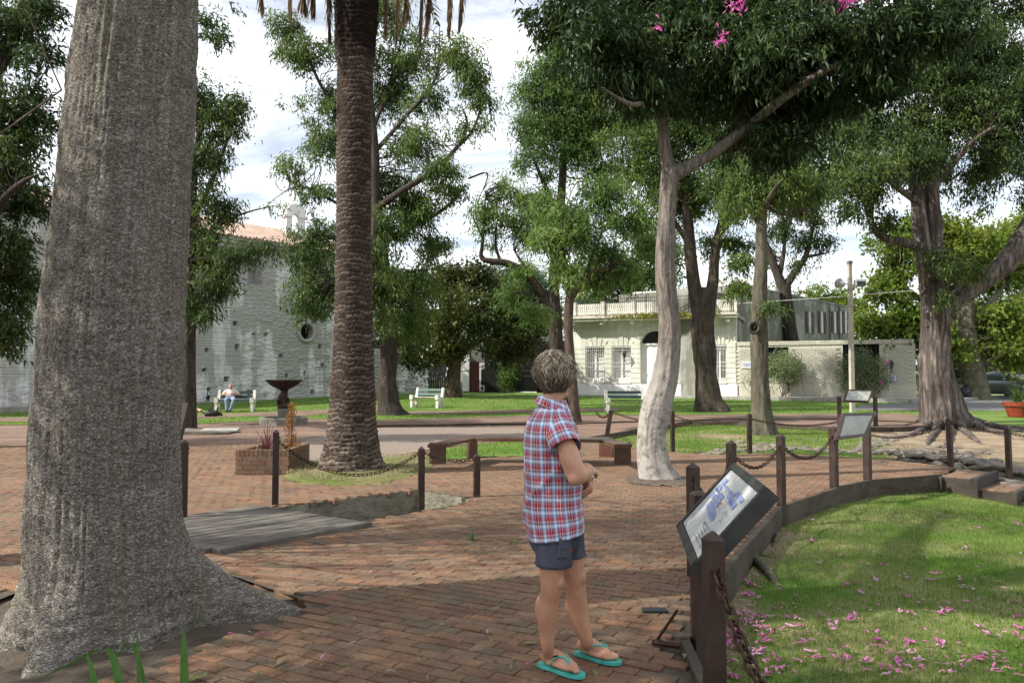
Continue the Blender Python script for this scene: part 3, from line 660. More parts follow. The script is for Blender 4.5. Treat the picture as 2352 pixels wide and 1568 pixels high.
def twig_mesh(name, a, b, r0, r1, sag=0.2, seg=4):
    """many thin curved twigs, three-sided, from points a to points b"""
    n = len(a); t = np.linspace(0, 1, seg + 1); d = b - a; ln_ = np.linalg.norm(d, axis=1)
    off = rng.normal(size=(n, 3)) * (ln_ * sag)[:, None]
    c = a[:, None] + d[:, None] * t[None, :, None] + off[:, None] * (np.sin(np.pi * t) )[None, :, None]
    k = d / (ln_[:, None] + 1e-9); s = np.cross(k, np.array([0.3, 0.2, 0.93])); s /= np.linalg.norm(s, axis=1)[:, None] + 1e-9; u = np.cross(k, s)
    rad = (r0[:, None] * (1 - t) + r1[:, None] * t)
    an = np.array([0, 2.094, 4.189])
    v = c[:, :, None] + (s[:, None, None] * np.cos(an)[None, None, :, None] + u[:, None, None] * np.sin(an)[None, None, :, None]) * rad[:, :, None, None]
    q = np.arange(n * (seg + 1) * 3).reshape(n, seg + 1, 3); qn = np.roll(q, -1, 2)
    return mesh_np(name, v.reshape(-1, 3), np.stack([q[:, :-1], qn[:, :-1], qn[:, 1:], q[:, 1:]], -1).reshape(-1, 4), smooth=True)

def crown(parent, blobs, skel, Y, lm, bm, leafpx=(10, 3.2), dens=1.0, csize=26, droop=0.3, flat=0.75, per=60, yscale=0.85, twigs=0.55, tw=1.0, shell=0.45, spread=0.9, name='crown', gap=0.385):
    """blobs: (px, py, rx, ry, dy) ellipsoids of foliage made of leafy sprays"""
    k = Y / FPX; CC, OUT = [], []
    for (px, py, rx, ry, *dy) in blobs:
        dy = dy[0] if dy else 0.0; c = np.array(P(px, py, Y + dy)); n = max(4, int(dens * rx * ry / (csize * csize) * (17.0 if Y > 20 else 15.0)))
        u = rng.normal(size=(n, 3)); u /= np.linalg.norm(u, axis=1)[:, None]; rad = rng.random(n) ** shell
        jit = 1.05 + 0.50 * (vn(u[:, 0] * 2.6 + px, u[:, 1] * 2.6 + py, u[:, 2] * 2.6) - 0.5) * 2
        e = np.array([rx * k, yscale * max(rx, ry) * k, ry * k]); CC.append(c + u * rad[:, None] * e * jit[:, None]); OUT.append(u)
    C = np.concatenate(CC); O = np.concatenate(OUT); fs_ = 1 / (csize * 2.6 * k); kp = vn(C[:, 0] * fs_, C[:, 1] * fs_, C[:, 2] * fs_ * 1.3, 5) > gap; C, O = C[kp], O[kp]; n = len(C); m = per
    cs = csize * k * rng.uniform(0.65, 1.35, n)
    ax = O + rng.normal(size=(n, 3)) * 0.7; ax[:, 2] -= droop; ax /= np.linalg.norm(ax, axis=1)[:, None]
    tpos = rng.uniform(-1, 1, (n, m)); sp = rng.normal(size=(n, m, 3)) * 0.42
    sp[..., 2] *= flat
    pos = C[:, None] + ax[:, None] * (tpos * cs[:, None])[..., None] + sp * cs[:, None, None] * spread
    dr = ax[:, None] * 0.7 + rng.normal(size=(n, m, 3)) * 0.75; dr[..., 2] -= droop
    L = leafpx[0] * k * 1.1 * rng.uniform(0.5, 1.35, (n, m)); W = leafpx[1] * k * 1.1 * rng.uniform(0.7, 1.3, (n, m))
    rn = np.clip(rng.random((n, m)) * 0.6 + rng.random(n)[:, None] * 0.4, 0, 1)
    me = leaf_mesh(name, pos.reshape(-1, 3), dr.reshape(-1, 3), L.ravel(), W.ravel(), rn.ravel(), droop * 0.5, Y > 20)
    o = link(name, me, lm, parent); o['kind'] = 'stuff'
    if twigs > 0 and len(skel):
        sel = np.nonzero(rng.random(n) < twigs)[0]; E = C[sel]; A = np.zeros_like(E)
        S_ = np.asarray(skel)
        for a in range(0, len(E), 2000):
            d = np.linalg.norm(E[a:a + 2000, None] - S_[None, :, :3], axis=2); d = d + np.maximum(0, S_[None, :, 2] - E[a:a + 2000, None, 2]) * 0.8; d = d * rng.uniform(0.75, 1.5, d.shape)
            A[a:a + 2000] = S_[np.argmin(d, 1), :3]
        # second order: half of the twigs start from an earlier cluster that lies inward
        mid = (A + E) * 0.5; perm = rng.permutation(len(E)); 
        w = np.linalg.norm(E - A, axis=1); ok_ = w < 100 * k; A, E, w = A[ok_], E[ok_], w[ok_]
        r0 = np.clip(0.010 * w + 0.7 * k, 0.8 * k, 2.6 * k) * tw
        t = link('twigs', twig_mesh('twigs', A, E, r0, r0 * 0.25 + 0.25 * k), bm, parent); t['kind'] = 'stuff'
    return o
TWIG = {'pale_flaking_bark': M_bark_dark, 'furrowed_bark': M_bark_dark, 'lichen_bark': M_bark_brown}
def tree(name, label, cat, Y, trunk, limbs, blobs, lm, bm, group=None, nseg=28, nring=60, furrow=0.10, freq=6, lump=0.08, lobes=(), zflare=0.0, dyt=0.0, basez=None, **kw):
    """trunk: (px, py, width px[, dy]) from the foot up; limbs: lists of the same"""
    def conv(l): return [tuple(P(q[0], q[1], Y + (q[3] if len(q) > 3 else 0.0))) for q in l], [q[2] / 2 * Y / FPX for q in l]
    root = thing(name, label, cat, (0, 0, 0), 0, group)
    pth, rad = conv(trunk)
    pth = [(pth[0][0], pth[0][1], pth[0][2] - 0.25)] + pth; rad = [rad[0] * 1.02] + rad
    loc = Vector(pth[1]); root.location = loc
    v, f, c, r = stem(pth, rad, nseg, nring, furrow, freq, lump, lobes, int(loc.x * 10) % 97, zflare)
    t = link('trunk', mesh_np('trunk', v - np.array(loc), f, smooth=True), bm, root)
    skel = [tuple(q) for q in c[nring // 2:]]
    for l in limbs:
        lp, lr = conv(l); lr[-1] *= 0.35; v, f, c2, r2 = stem(lp, lr, max(8, nseg // 2), max(10, 6 * len(lp)), furrow * 0.8, freq, lump, seed=len(skel))
        link('limb', mesh_np('limb', v - np.array(loc), f, smooth=True), bm, root); skel += [tuple(q) for q in c2[2:]]
    hold = empty('hold'); hold.location = loc
    if blobs:
        o = crown(root, blobs, skel, Y, lm, TWIG.get(bm.name, bm), **kw)
        for ch in root.children:
            if ch.name.split('.')[0] in ('crown', 'twigs') and 'off' not in ch: ch.location = -loc; ch['off'] = 1
    bpy.data.objects.remove(hold)
    for ch in root.children:
        if 'off' in ch: del ch['off']
    return root, skel

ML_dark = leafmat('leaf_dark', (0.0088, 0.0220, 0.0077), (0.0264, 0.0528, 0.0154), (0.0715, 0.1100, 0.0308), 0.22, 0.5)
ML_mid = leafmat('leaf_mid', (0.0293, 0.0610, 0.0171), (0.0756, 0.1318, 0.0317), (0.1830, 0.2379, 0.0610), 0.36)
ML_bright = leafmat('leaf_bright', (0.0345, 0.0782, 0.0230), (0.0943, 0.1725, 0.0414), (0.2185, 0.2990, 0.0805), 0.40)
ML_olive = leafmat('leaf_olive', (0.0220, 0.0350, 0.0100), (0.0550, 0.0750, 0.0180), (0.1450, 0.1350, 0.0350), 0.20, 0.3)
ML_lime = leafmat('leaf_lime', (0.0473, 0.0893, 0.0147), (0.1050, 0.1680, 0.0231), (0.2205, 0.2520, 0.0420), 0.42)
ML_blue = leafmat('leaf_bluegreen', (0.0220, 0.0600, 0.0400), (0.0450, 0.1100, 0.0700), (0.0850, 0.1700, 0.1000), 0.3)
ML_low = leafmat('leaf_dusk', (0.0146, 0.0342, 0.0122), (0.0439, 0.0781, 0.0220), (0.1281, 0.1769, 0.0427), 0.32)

# ------------------------------------------------------------------ the great trunk, near left
def great():
    NS, NR = 250, 340
    zt = np.linspace(-0.16, 4.3, NR); th = np.linspace(0, 2 * np.pi, NS, endpoint=False); TH, Z = np.meshgrid(th, zt)
    ctr = spline([(-0.16, -2.50, 5.02), (0.4, -2.53, 5.02), (1.0, -2.535, 5.02), (1.7, -2.525, 5.02), (2.6, -2.47, 5.02), (3.87, -2.39, 5.0), (4.3, -2.37, 5.0)], 60)
    cxx = np.interp(zt, ctr[:, 0], ctr[:, 1])[:, None]; cyy = np.interp(zt, ctr[:, 0], ctr[:, 2])[:, None]
    R0 = np.interp(zt, [-0.16, 0.1, 0.5, 0.9, 1.4, 1.9, 2.6, 3.3, 3.9, 4.3], [0.55, 0.53, 0.505, 0.488, 0.482, 0.474, 0.450, 0.420, 0.396, 0.385])[:, None] * 0.885
    Rr = R0 + 0 * TH
    for an, reach, wd, ht, pw in ((0.34, 0.88, 0.25, 0.80, 2.1), (-1.62, 0.34, 0.34, 0.62, 1.9), (-0.75, 0.07, 0.3, 0.4, 2.0), (-2.5, 0.14, 0.35, 0.5, 2.0), (2.4, 0.45, 0.4, 0.7, 2.2), (1.5, 0.35, 0.4, 0.6, 2.2), (3.3, 0.22, 0.4, 0.6, 2.0)):
        da = (TH - an + np.pi) % (2 * np.pi) - np.pi; k = np.clip(1 - (Z + 0.10) / ht, 0, 1.15); Rr = Rr + reach * np.exp(-(da / (wd * (0.55 + 0.6 * (1 - np.clip(k, 0, 1))))) ** 2) * k ** pw
    arc = TH * 0.47; ac, as_ = np.cos(TH) * 0.47, np.sin(TH) * 0.47
    d = 0.035 * (fbm(ac * 3, as_ * 3, Z * 1.2, 3, 2) - 0.5) * 2
    wob = 0.010 * (fbm(ac * 12, as_ * 12, Z * 7, 3, 30) - 0.5) * 8
    # scale-like plates between vertical cords
    cell = voro(np.mod(arc * 52 + wob * 30, 0.47 * 2 * np.pi * 52), Z * 84 + 6 * vn(ac * 20, as_ * 20, Z * 3, 7), 4)
    edge = np.clip((cell[1] - cell[0]) * 2.2, 0, 1)
    furrow = np.abs(fbm(ac * 26, as_ * 26, Z * 1.6, 3, 5) - 0.46) * 5
    flake = np.clip((cell[2] - 0.5) * 2.4, 0, 1) * np.clip(edge, 0, 1)
    d = d + 0.0055 * edge * (0.4 + 0.6 * cell[2]) + 0.017 * np.clip(furrow, 0, 1) - 0.013 + 0.004 * (fbm(ac * 50, as_ * 50, Z * 90, 2, 9) - 0.5) * 2
    # wrinkles where roots fold
    wr = np.clip(0.55 - Z, 0, 0.5) * 2; d = d + wr * 0.012 * (np.sin(Z * 75 + 14 * fbm(ac * 4, as_ * 4, Z * 5, 3, 17)) * 0.5)
    Rr = Rr + d
    v = np.stack([cxx + Rr * np.cos(TH), cyy + Rr * np.sin(TH), Z], -1).reshape(-1, 3)
    q = np.arange(NS * NR).reshape(NR, NS); qn = np.roll(q, -1, 1)
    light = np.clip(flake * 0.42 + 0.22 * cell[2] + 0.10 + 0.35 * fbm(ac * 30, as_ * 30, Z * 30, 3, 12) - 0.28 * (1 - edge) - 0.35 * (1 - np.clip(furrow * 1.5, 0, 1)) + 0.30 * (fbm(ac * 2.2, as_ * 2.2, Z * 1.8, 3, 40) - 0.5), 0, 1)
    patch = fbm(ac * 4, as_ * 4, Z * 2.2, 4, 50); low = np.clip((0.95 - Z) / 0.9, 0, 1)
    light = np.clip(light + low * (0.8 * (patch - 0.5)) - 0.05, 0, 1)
    gr = np.clip((fbm(ac * 24, as_ * 24, Z * 0.8, 3, 23) - 0.50) * 7, 0, 1) * (0.4 + 0.6 * (fbm(ac * 3, as_ * 3, Z * 0.8, 2, 61) > 0.42))
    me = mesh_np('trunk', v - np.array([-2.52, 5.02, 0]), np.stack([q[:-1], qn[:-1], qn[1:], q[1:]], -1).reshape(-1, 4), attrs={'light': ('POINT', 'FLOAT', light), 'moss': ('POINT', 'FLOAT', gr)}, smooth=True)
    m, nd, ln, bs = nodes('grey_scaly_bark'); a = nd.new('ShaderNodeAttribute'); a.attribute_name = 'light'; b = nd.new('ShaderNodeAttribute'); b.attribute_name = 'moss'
    at0 = nd.new('ShaderNodeTexCoord'); geo = nd.new('ShaderNodeMapping'); geo.inputs['Scale'].default_value = (1, 1, 2.3); ln.new(at0.outputs['Object'], geo.inputs[0])
    wv = nd.new('ShaderNodeTexNoise'); wv.inputs['Scale'].default_value = 22; wv.inputs['Detail'].default_value = 3; ln.new(geo.outputs[0], wv.inputs['Vector'])
    va = nd.new('ShaderNodeVectorMath'); va.operation = 'MULTIPLY_ADD'; ln.new(wv.outputs['Color'], va.inputs[0]); va.inputs[1].default_value = (0.03, 0.03, 0.05); ln.new(geo.outputs[0], va.inputs[2])
    vo = nd.new('ShaderNodeTexVoronoi'); vo.feature = 'DISTANCE_TO_EDGE'; vo.inputs['Scale'].default_value = 40; ln.new(va.outputs[0], vo.inputs['Vector'])
    vc = nd.new('ShaderNodeTexVoronoi'); vc.inputs['Scale'].default_value = 40; ln.new(va.outputs[0], vc.inputs['Vector']); sc_ = nd.new('ShaderNodeSeparateColor'); ln.new(vc.outputs['Color'], sc_.inputs[0])
    n_ = noise(nd, ln, geo.outputs[0], 75, 7, 0.75); big_ = noise(nd, ln, geo.outputs[0], 3.0, 5, 0.6)
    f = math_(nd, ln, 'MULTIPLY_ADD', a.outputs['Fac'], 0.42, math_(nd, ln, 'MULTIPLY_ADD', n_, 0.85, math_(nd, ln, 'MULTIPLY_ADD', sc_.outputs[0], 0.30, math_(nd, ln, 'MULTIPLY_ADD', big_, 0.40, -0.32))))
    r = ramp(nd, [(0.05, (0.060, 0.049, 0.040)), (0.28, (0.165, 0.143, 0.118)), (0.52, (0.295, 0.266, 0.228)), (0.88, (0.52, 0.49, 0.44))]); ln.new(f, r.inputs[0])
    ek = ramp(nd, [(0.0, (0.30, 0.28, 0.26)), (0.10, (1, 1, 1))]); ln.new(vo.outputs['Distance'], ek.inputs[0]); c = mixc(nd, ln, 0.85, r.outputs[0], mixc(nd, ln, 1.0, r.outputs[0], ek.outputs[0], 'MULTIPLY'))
    c = mixc(nd, ln, math_(nd, ln, 'MULTIPLY', b.outputs['Fac'], math_(nd, ln, 'MULTIPLY', n_, 0.8)), c, (0.20, 0.205, 0.10)); ln.new(c, bs.inputs['Base Color'])
    bs.inputs['Roughness'].default_value = 0.92; bs.inputs['Specular IOR Level'].default_value = 0.15; bump(nd, ln, bs, math_(nd, ln, 'MULTIPLY_ADD', ek.outputs[0], 0.8, n_), 1.0, 0.014)
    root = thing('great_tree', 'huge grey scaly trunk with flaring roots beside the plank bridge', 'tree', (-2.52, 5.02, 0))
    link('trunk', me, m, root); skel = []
    for an, ln_, up in ((0.4, 3.2, 2.6), (1.9, 3.0, 2.2), (3.2, 3.4, 2.4), (4.6, 2.8, 2.2), (5.6, 3.0, 3.2)):
        pts = [(0.14, -0.02, 4.0), (0.14 + 0.3 * math.cos(an), 0.3 * math.sin(an), 5.0), (0.14 + ln_ * 0.55 * math.cos(an), ln_ * 0.55 * math.sin(an), 5.0 + up * 0.6), (0.14 + ln_ * math.cos(an), ln_ * math.sin(an), 5.0 + up + 0.8)]
        v, f, c2, _ = stem(pts, [0.30, 0.20, 0.13, 0.05], 14, 24, 0.05, 5, 0.05, seed=int(an * 9)); link('limb', mesh_np('limb', v, f, smooth=True), m, root); skel += [tuple(np.array(x) + np.array([-2.52, 5.02, 0])) for x in c2[6:]]
    return root, skel, m
great_root, gsk, M_great = great()
blobs = [(-2.52 + x, 5.02 + y, z, r) for x, y, z, r in ((2.4, 1.2, 8.3, 1.4), (-1.0, 2.6, 8.0, 1.4), (-3.0, -0.3, 8.2, 1.5), (-0.4, -2.6, 8.0, 1.3), (2.1, -1.8, 9.0, 1.3), (0, 0, 9.6, 1.7))]
C = np.concatenate([np.array(b[:3]) + (lambda u: u / np.linalg.norm(u, axis=1)[:, None] * (rng.random((90, 1)) ** 0.5) * b[3])(rng.normal(size=(90, 3))) for b in blobs])
pos = (C[:, None] + rng.normal(size=(len(C), 26, 3)) * 0.16).reshape(-1, 3)
o = link('crown', leaf_mesh('crown', pos, rng.normal(size=pos.shape) - np.array([0, 0, 0.3]), rng.uniform(0.08, 0.14, len(pos)), rng.uniform(0.03, 0.045, len(pos)), rng.random(len(pos))), ML_mid, great_root); o['kind'] = 'stuff'; o.location = (2.52, -5.02, 0)

# ------------------------------------------------------------------ the palm
def palm():
    bp = Vector((-2.58, 12.85, 0)); NS, NR = 120, 520; zt = np.linspace(-0.1, 8.6, NR); th = np.linspace(0, 2 * np.pi, NS, endpoint=False); TH, Z = np.meshgrid(th, zt)
    R0 = np.interp(zt, [-0.1, 0.1, 0.35, 0.6, 0.9, 1.6, 2.6, 4.2, 5.5, 6.3, 6.7, 6.75, 7.3, 8.0, 8.6], [0.56, 0.53, 0.46, 0.415, 0.385, 0.345, 0.305, 0.283, 0.285, 0.295, 0.295, 0.325, 0.35, 0.36, 0.40])[:, None]
    cx_ = np.interp(zt, [0, 2, 5, 8.6], [0.0, 0.02, 0.0, 0.02])[:, None]
    ac, as_ = np.cos(TH), np.sin(TH); wav = 0.05 * (fbm(ac * 1.4, as_ * 1.4, Z * 0.9, 3, 3) - 0.5) * 2
    row = (Z + wav + 0.012 * np.sin(TH * 7)) / 0.074; ri = np.floor(row); rf = row - ri
    # overlapping leaf scars: each row proud at its top edge, split into scales
    sc_n = 13; col_ = TH / (2 * np.pi) * sc_n + 0.5 * (ri % 2) + 0.3 * _h(ri, ri * 0, ri * 0, 3); cf_ = np.abs(col_ - np.floor(col_) - 0.5) * 2
    cv = _h(np.floor(col_) % sc_n, ri, ri * 0, 8)
    d = 0.026 * (rf ** 1.4) * (1 - 0.35 * cf_ ** 2) * (0.45 + 0.8 * cv) - 0.012
    d = d + 0.011 * (fbm(ac * 14, as_ * 14, Z * 40, 3, 6) - 0.5) * 2
    lowk = np.clip(1.15 - Z, 0, 1); d = d + lowk * 0.05 * (fbm(ac * 5, as_ * 5, Z * 9, 4, 12) - 0.5) * 2 - lowk * 0.05 * (fbm(ac * 7, as_ * 7, Z * 9, 2, 44) > 0.62)
    d = d + np.clip(0.30 - Z, 0, 0.3) * 0.35 * (fbm(ac * 3, as_ * 3, Z * 4, 3, 15) - 0.35)
    topk = np.clip((Z - 6.7) * 3, 0, 1); d = d + topk * 0.045 * (fbm(ac * 6, as_ * 6, Z * 11, 3, 18) - 0.5) * 2
    Rr = R0 + d
    v = np.stack([cx_ + Rr * np.cos(TH), Rr * np.sin(TH), Z], -1).reshape(-1, 3); q = np.arange(NS * NR).reshape(NR, NS); qn = np.roll(q, -1, 1)
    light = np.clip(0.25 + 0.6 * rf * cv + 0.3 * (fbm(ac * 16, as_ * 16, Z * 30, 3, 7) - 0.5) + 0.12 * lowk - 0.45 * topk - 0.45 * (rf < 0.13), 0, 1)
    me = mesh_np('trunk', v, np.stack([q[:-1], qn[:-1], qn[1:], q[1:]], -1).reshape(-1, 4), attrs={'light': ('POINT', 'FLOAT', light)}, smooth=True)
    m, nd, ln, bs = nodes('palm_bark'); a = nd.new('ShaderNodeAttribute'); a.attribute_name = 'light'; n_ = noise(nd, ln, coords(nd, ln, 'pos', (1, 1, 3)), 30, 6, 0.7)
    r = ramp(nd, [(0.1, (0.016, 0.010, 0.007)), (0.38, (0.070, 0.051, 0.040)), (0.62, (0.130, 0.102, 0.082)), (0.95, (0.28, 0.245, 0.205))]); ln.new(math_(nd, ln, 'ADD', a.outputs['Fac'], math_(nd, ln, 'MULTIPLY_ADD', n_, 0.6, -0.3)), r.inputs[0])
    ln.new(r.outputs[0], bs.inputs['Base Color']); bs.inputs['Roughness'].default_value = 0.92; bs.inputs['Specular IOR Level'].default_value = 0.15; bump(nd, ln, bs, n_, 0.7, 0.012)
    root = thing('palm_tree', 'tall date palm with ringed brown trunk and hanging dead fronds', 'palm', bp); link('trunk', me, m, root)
    Mdead = leafmat('dead_frond', (0.10, 0.065, 0.035), (0.19, 0.13, 0.075), (0.31, 0.22, 0.13), 0.15, 0.8); Mg = leafmat('palm_frond', (0.03, 0.06, 0.02), (0.06, 0.11, 0.03), (0.11, 0.16, 0.05), 0.25, 0.4)
    def frond(path, leng, n, m_, hang):
        c = spline(path, n); t = np.gradient(c, axis=0); t /= np.linalg.norm(t, axis=1)[:, None]
        mb = MB().tube([tuple(x) for x in c[::max(1, n // 14)]], [0.028 * (1 - 0.8 * i / 15) for i in range(len(c[::max(1, n // 14)]))], 5); v = list(mb.v); f = [x for x in mb.f if len(x) == 4]
        sd_ = np.cross(t, [0, 0, 1.0]); sd_ /= np.linalg.norm(sd_, axis=1)[:, None] + 1e-6
        for s_ in (-1, 1):
            for i in range(3, n):
                k = math.sin(math.pi * (0.12 + 0.85 * i / n)) ** 0.6; L = leng * k * random.uniform(0.8, 1.15); a_ = c[i]
                dd = sd_[i] * s_ * (0.25 if hang else 0.8) + t[i] * 0.8 + np.array([0, 0, -1.1 if hang else -0.25]) + rng.normal(size=3) * 0.14; dd /= np.linalg.norm(dd)
                w = 0.012 * np.cross(dd, rng.normal(size=3)); b_ = len(v); v += [tuple(a_ - w), tuple(a_ + w), tuple(a_ + dd * L * 0.6 + w * 0.8 + np.array([0, 0, -0.02])), tuple(a_ + dd * L + np.array([0, 0, -0.08 * L]))]; f.append((b_, b_ + 1, b_ + 2, b_ + 3))
        return link('frond', mesh_np('frond', v, f, attrs={'rnd': ('POINT', 'FLOAT', rng.random(len(v)))}), m_, root)
    # dead fronds droop past the top of the trunk
    for px, py, dy in ((603, 22, 0.3), (668, 42, -0.5), (720, 30, 0.6), (757, 92, 0.2), (885, 78, 0.1), (910, 95, -0.4), (965, 90, 0.5), (980, 70, 0.9), (1030, 75, -0.2), (1055, 62, 0.4), (700, 10, 1.0), (930, 30, 1.2), (860, 60, 1.0)):
        e = P(px, py, bp.y + dy) - bp; s = Vector((e.x * 0.22, e.y * 0.22, 8.55)); mid = Vector((e.x * 0.72, e.y * 0.72, 9.0)); k = Vector((e.x * 1.0, e.y * 1.0, 8.45))
        frond([tuple(s), tuple(mid), tuple(k), (e.x * 1.02, e.y * 1.02, (k.z + e.z) / 2), tuple(e + Vector((0, 0, 0.02)))], 0.50, 84, Mdead, True)
    for i in range(26):
        a_ = i * 2.4; el = 0.25 + 0.95 * (i % 5) / 4; L = random.uniform(2.6, 3.3); dx, dy_ = math.cos(a_), math.sin(a_)
        frond([(dx * 0.2, dy_ * 0.2, 8.6), (dx * L * 0.4, dy_ * L * 0.4, 8.9 + el * 1.5), (dx * L * 0.8, dy_ * L * 0.8, 9.0 + el * 1.7), (dx * L * 1.1, dy_ * L * 1.1, 8.3 + el * 1.1)], 0.45, 46, Mg, False)
palm()
# ------------------------------------------------------------------ the other trees, each built at its own distance
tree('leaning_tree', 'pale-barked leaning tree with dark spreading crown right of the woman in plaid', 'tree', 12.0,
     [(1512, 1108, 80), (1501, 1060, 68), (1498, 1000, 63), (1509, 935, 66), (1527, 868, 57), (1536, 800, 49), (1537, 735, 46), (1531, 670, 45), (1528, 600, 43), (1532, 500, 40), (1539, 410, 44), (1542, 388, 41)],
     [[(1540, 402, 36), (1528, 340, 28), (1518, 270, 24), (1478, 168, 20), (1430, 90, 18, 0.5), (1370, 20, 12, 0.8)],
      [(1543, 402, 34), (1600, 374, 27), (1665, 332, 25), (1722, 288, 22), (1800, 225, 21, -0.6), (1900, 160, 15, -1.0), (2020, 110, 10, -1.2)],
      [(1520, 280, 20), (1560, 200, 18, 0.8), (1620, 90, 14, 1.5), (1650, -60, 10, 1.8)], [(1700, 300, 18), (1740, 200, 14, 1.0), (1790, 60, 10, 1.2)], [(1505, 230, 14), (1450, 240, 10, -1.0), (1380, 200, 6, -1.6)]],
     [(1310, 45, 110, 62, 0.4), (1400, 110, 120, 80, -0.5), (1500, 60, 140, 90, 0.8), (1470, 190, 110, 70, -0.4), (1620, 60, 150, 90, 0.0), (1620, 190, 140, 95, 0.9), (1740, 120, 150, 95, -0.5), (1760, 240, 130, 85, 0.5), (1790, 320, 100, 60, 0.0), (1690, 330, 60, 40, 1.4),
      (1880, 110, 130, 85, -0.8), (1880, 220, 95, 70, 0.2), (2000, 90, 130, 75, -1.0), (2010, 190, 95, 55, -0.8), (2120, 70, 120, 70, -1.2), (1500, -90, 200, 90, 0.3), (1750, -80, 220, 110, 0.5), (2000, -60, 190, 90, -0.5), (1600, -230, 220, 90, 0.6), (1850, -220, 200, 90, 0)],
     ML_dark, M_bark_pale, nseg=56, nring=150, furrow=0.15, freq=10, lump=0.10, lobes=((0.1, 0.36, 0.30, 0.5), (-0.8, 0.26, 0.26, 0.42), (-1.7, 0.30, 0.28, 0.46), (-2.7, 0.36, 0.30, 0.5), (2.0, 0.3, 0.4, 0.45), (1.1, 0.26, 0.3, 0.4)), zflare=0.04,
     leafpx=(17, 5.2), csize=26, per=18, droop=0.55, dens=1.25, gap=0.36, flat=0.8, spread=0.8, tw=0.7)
tree('forked_tree', 'thick dark trunk forking into two stems in front of the cream house', 'tree', 33.0,
     [(1632, 945, 80), (1626, 912, 58), (1621, 860, 50), (1616, 790, 52), (1614, 740, 52), (1617, 690, 52), (1619, 662, 46)],
     [[(1608, 720, 38), (1592, 640, 30), (1584, 565, 27), (1577, 480, 23), (1570, 380, 16)], [(1626, 720, 32), (1638, 640, 26), (1643, 575, 22), (1662, 500, 18), (1690, 420, 12)], [(1583, 560, 14), (1540, 500, 10, 1), (1490, 460, 7, 2)], [(1650, 540, 14), (1700, 480, 10, -1.5), (1740, 440, 7, -2)]],
     [(1470, 410, 80, 70, 0), (1560, 400, 90, 80, 1), (1590, 470, 60, 40, 2), (1660, 400, 90, 70, -1), (1560, 300, 120, 80, 1), (1700, 330, 100, 80, 0), (1470, 300, 90, 70, 0), (1690, 480, 50, 35, -2), (1480, 500, 55, 40, 1), (1620, 220, 140, 80, 0), (1780, 400, 80, 60, 0), (1840, 340, 90, 60, 1), (1900, 400, 70, 50, 1), (1640, 560, 40, 30, 3), (1700, 560, 36, 28, 2), (1480, 560, 50, 50, 3), (1560, 560, 30, 40, 4), (1960, 350, 80, 50, 1), (1430, 200, 80, 60, 2)],
     ML_mid, M_bark_moss, nseg=40, nring=80, furrow=0.14, lobes=((0.3, 0.35, 0.4, 1.3), (-0.9, 0.3, 0.4, 1.1), (-2.2, 0.35, 0.4, 1.2), (2.2, 0.3, 0.4, 1.2)), leafpx=(10, 2.8), csize=22, per=34, droop=0.45, dens=0.95)
R5, _ = tree('knotted_tree', 'straight lichen-grey trunk with a round knot hole beside the chain posts', 'tree', 22.5,
     [(1753, 990, 56), (1748, 930, 44), (1746, 850, 38), (1744, 760, 39), (1746, 690, 33), (1748, 600, 28), (1749, 520, 24), (1752, 450, 20), (1760, 360, 14)],
     [[(1749, 500, 14), (1775, 440, 10, -0.8), (1810, 400, 7, -1.2)], [(1749, 520, 14), (1715, 470, 10, 0.8), (1690, 440, 7, 1)], [(1744, 720, 9), (1760, 712, 6, -0.5), (1778, 704, 4, -0.6)], [(1752, 470, 10), (1790, 490, 8, 0.8), (1840, 500, 5, 1.2)]],
     [(1740, 430, 90, 55, 0), (1800, 420, 70, 50, -0.5), (1690, 410, 60, 45, 0.5), (1770, 360, 90, 50, 0), (1850, 430, 45, 30, 0.8), (1775, 705, 22, 16, -0.6), (1700, 600, 30, 24, 1.5), (1690, 660, 30, 22, 1.5)],
     ML_mid, M_bark_green, nseg=44, nring=120, furrow=0.16, freq=10, lump=0.07, lobes=((0.1, 0.16, 0.5, 0.8), (-1.5, 0.14, 0.5, 0.6), (-2.8, 0.16, 0.5, 0.7), (1.5, 0.16, 0.5, 0.8)), zflare=0.05, leafpx=(12, 3.0), csize=22, per=34, droop=0.45)
kn = P(1731, 752, 22.2) - R5.location; MB().tube([kn + Vector((0.13 * math.cos(t), -0.04 - 0.02 * math.sin(t), 0.15 * math.sin(t))) for t in np.linspace(0, 2 * math.pi, 17)], 0.05, 8, False).build('knot', M_bark_green, R5, True); MB().ball(kn + Vector((0, 0.0, 0)), (0.11, 0.05, 0.13), 12, 8).build('knot_hollow', M_black, R5, True)
tree('courtyard_tree', 'dark forked tree rising behind the grey upper house', 'tree', 53.0,
     [(1822, 800, 34), (1815, 760, 33), (1806, 700, 32), (1800, 655, 31)],
     [[(1800, 665, 26), (1782, 620, 20), (1765, 575, 15), (1752, 530, 9)], [(1802, 660, 22), (1830, 620, 15), (1850, 590, 13), (1862, 545, 10), (1875, 490, 6)], [(1790, 640, 12), (1800, 580, 10), (1806, 520, 7)], [(1850, 590, 8), (1880, 585, 6), (1905, 580, 4)]],
     [(1800, 520, 60, 40, 0), (1870, 500, 35, 40, 0), (1850, 560, 35, 26, 0), (1900, 570, 28, 34, 0), (1770, 590, 26, 30, 1), (1820, 460, 70, 40, 0), (1880, 440, 40, 30, 1), (1830, 610, 22, 18, 0)],
     ML_low, M_bark_dark, nseg=22, nring=30, leafpx=(8, 2.4), csize=17, per=26, droop=0.5, dens=0.8)
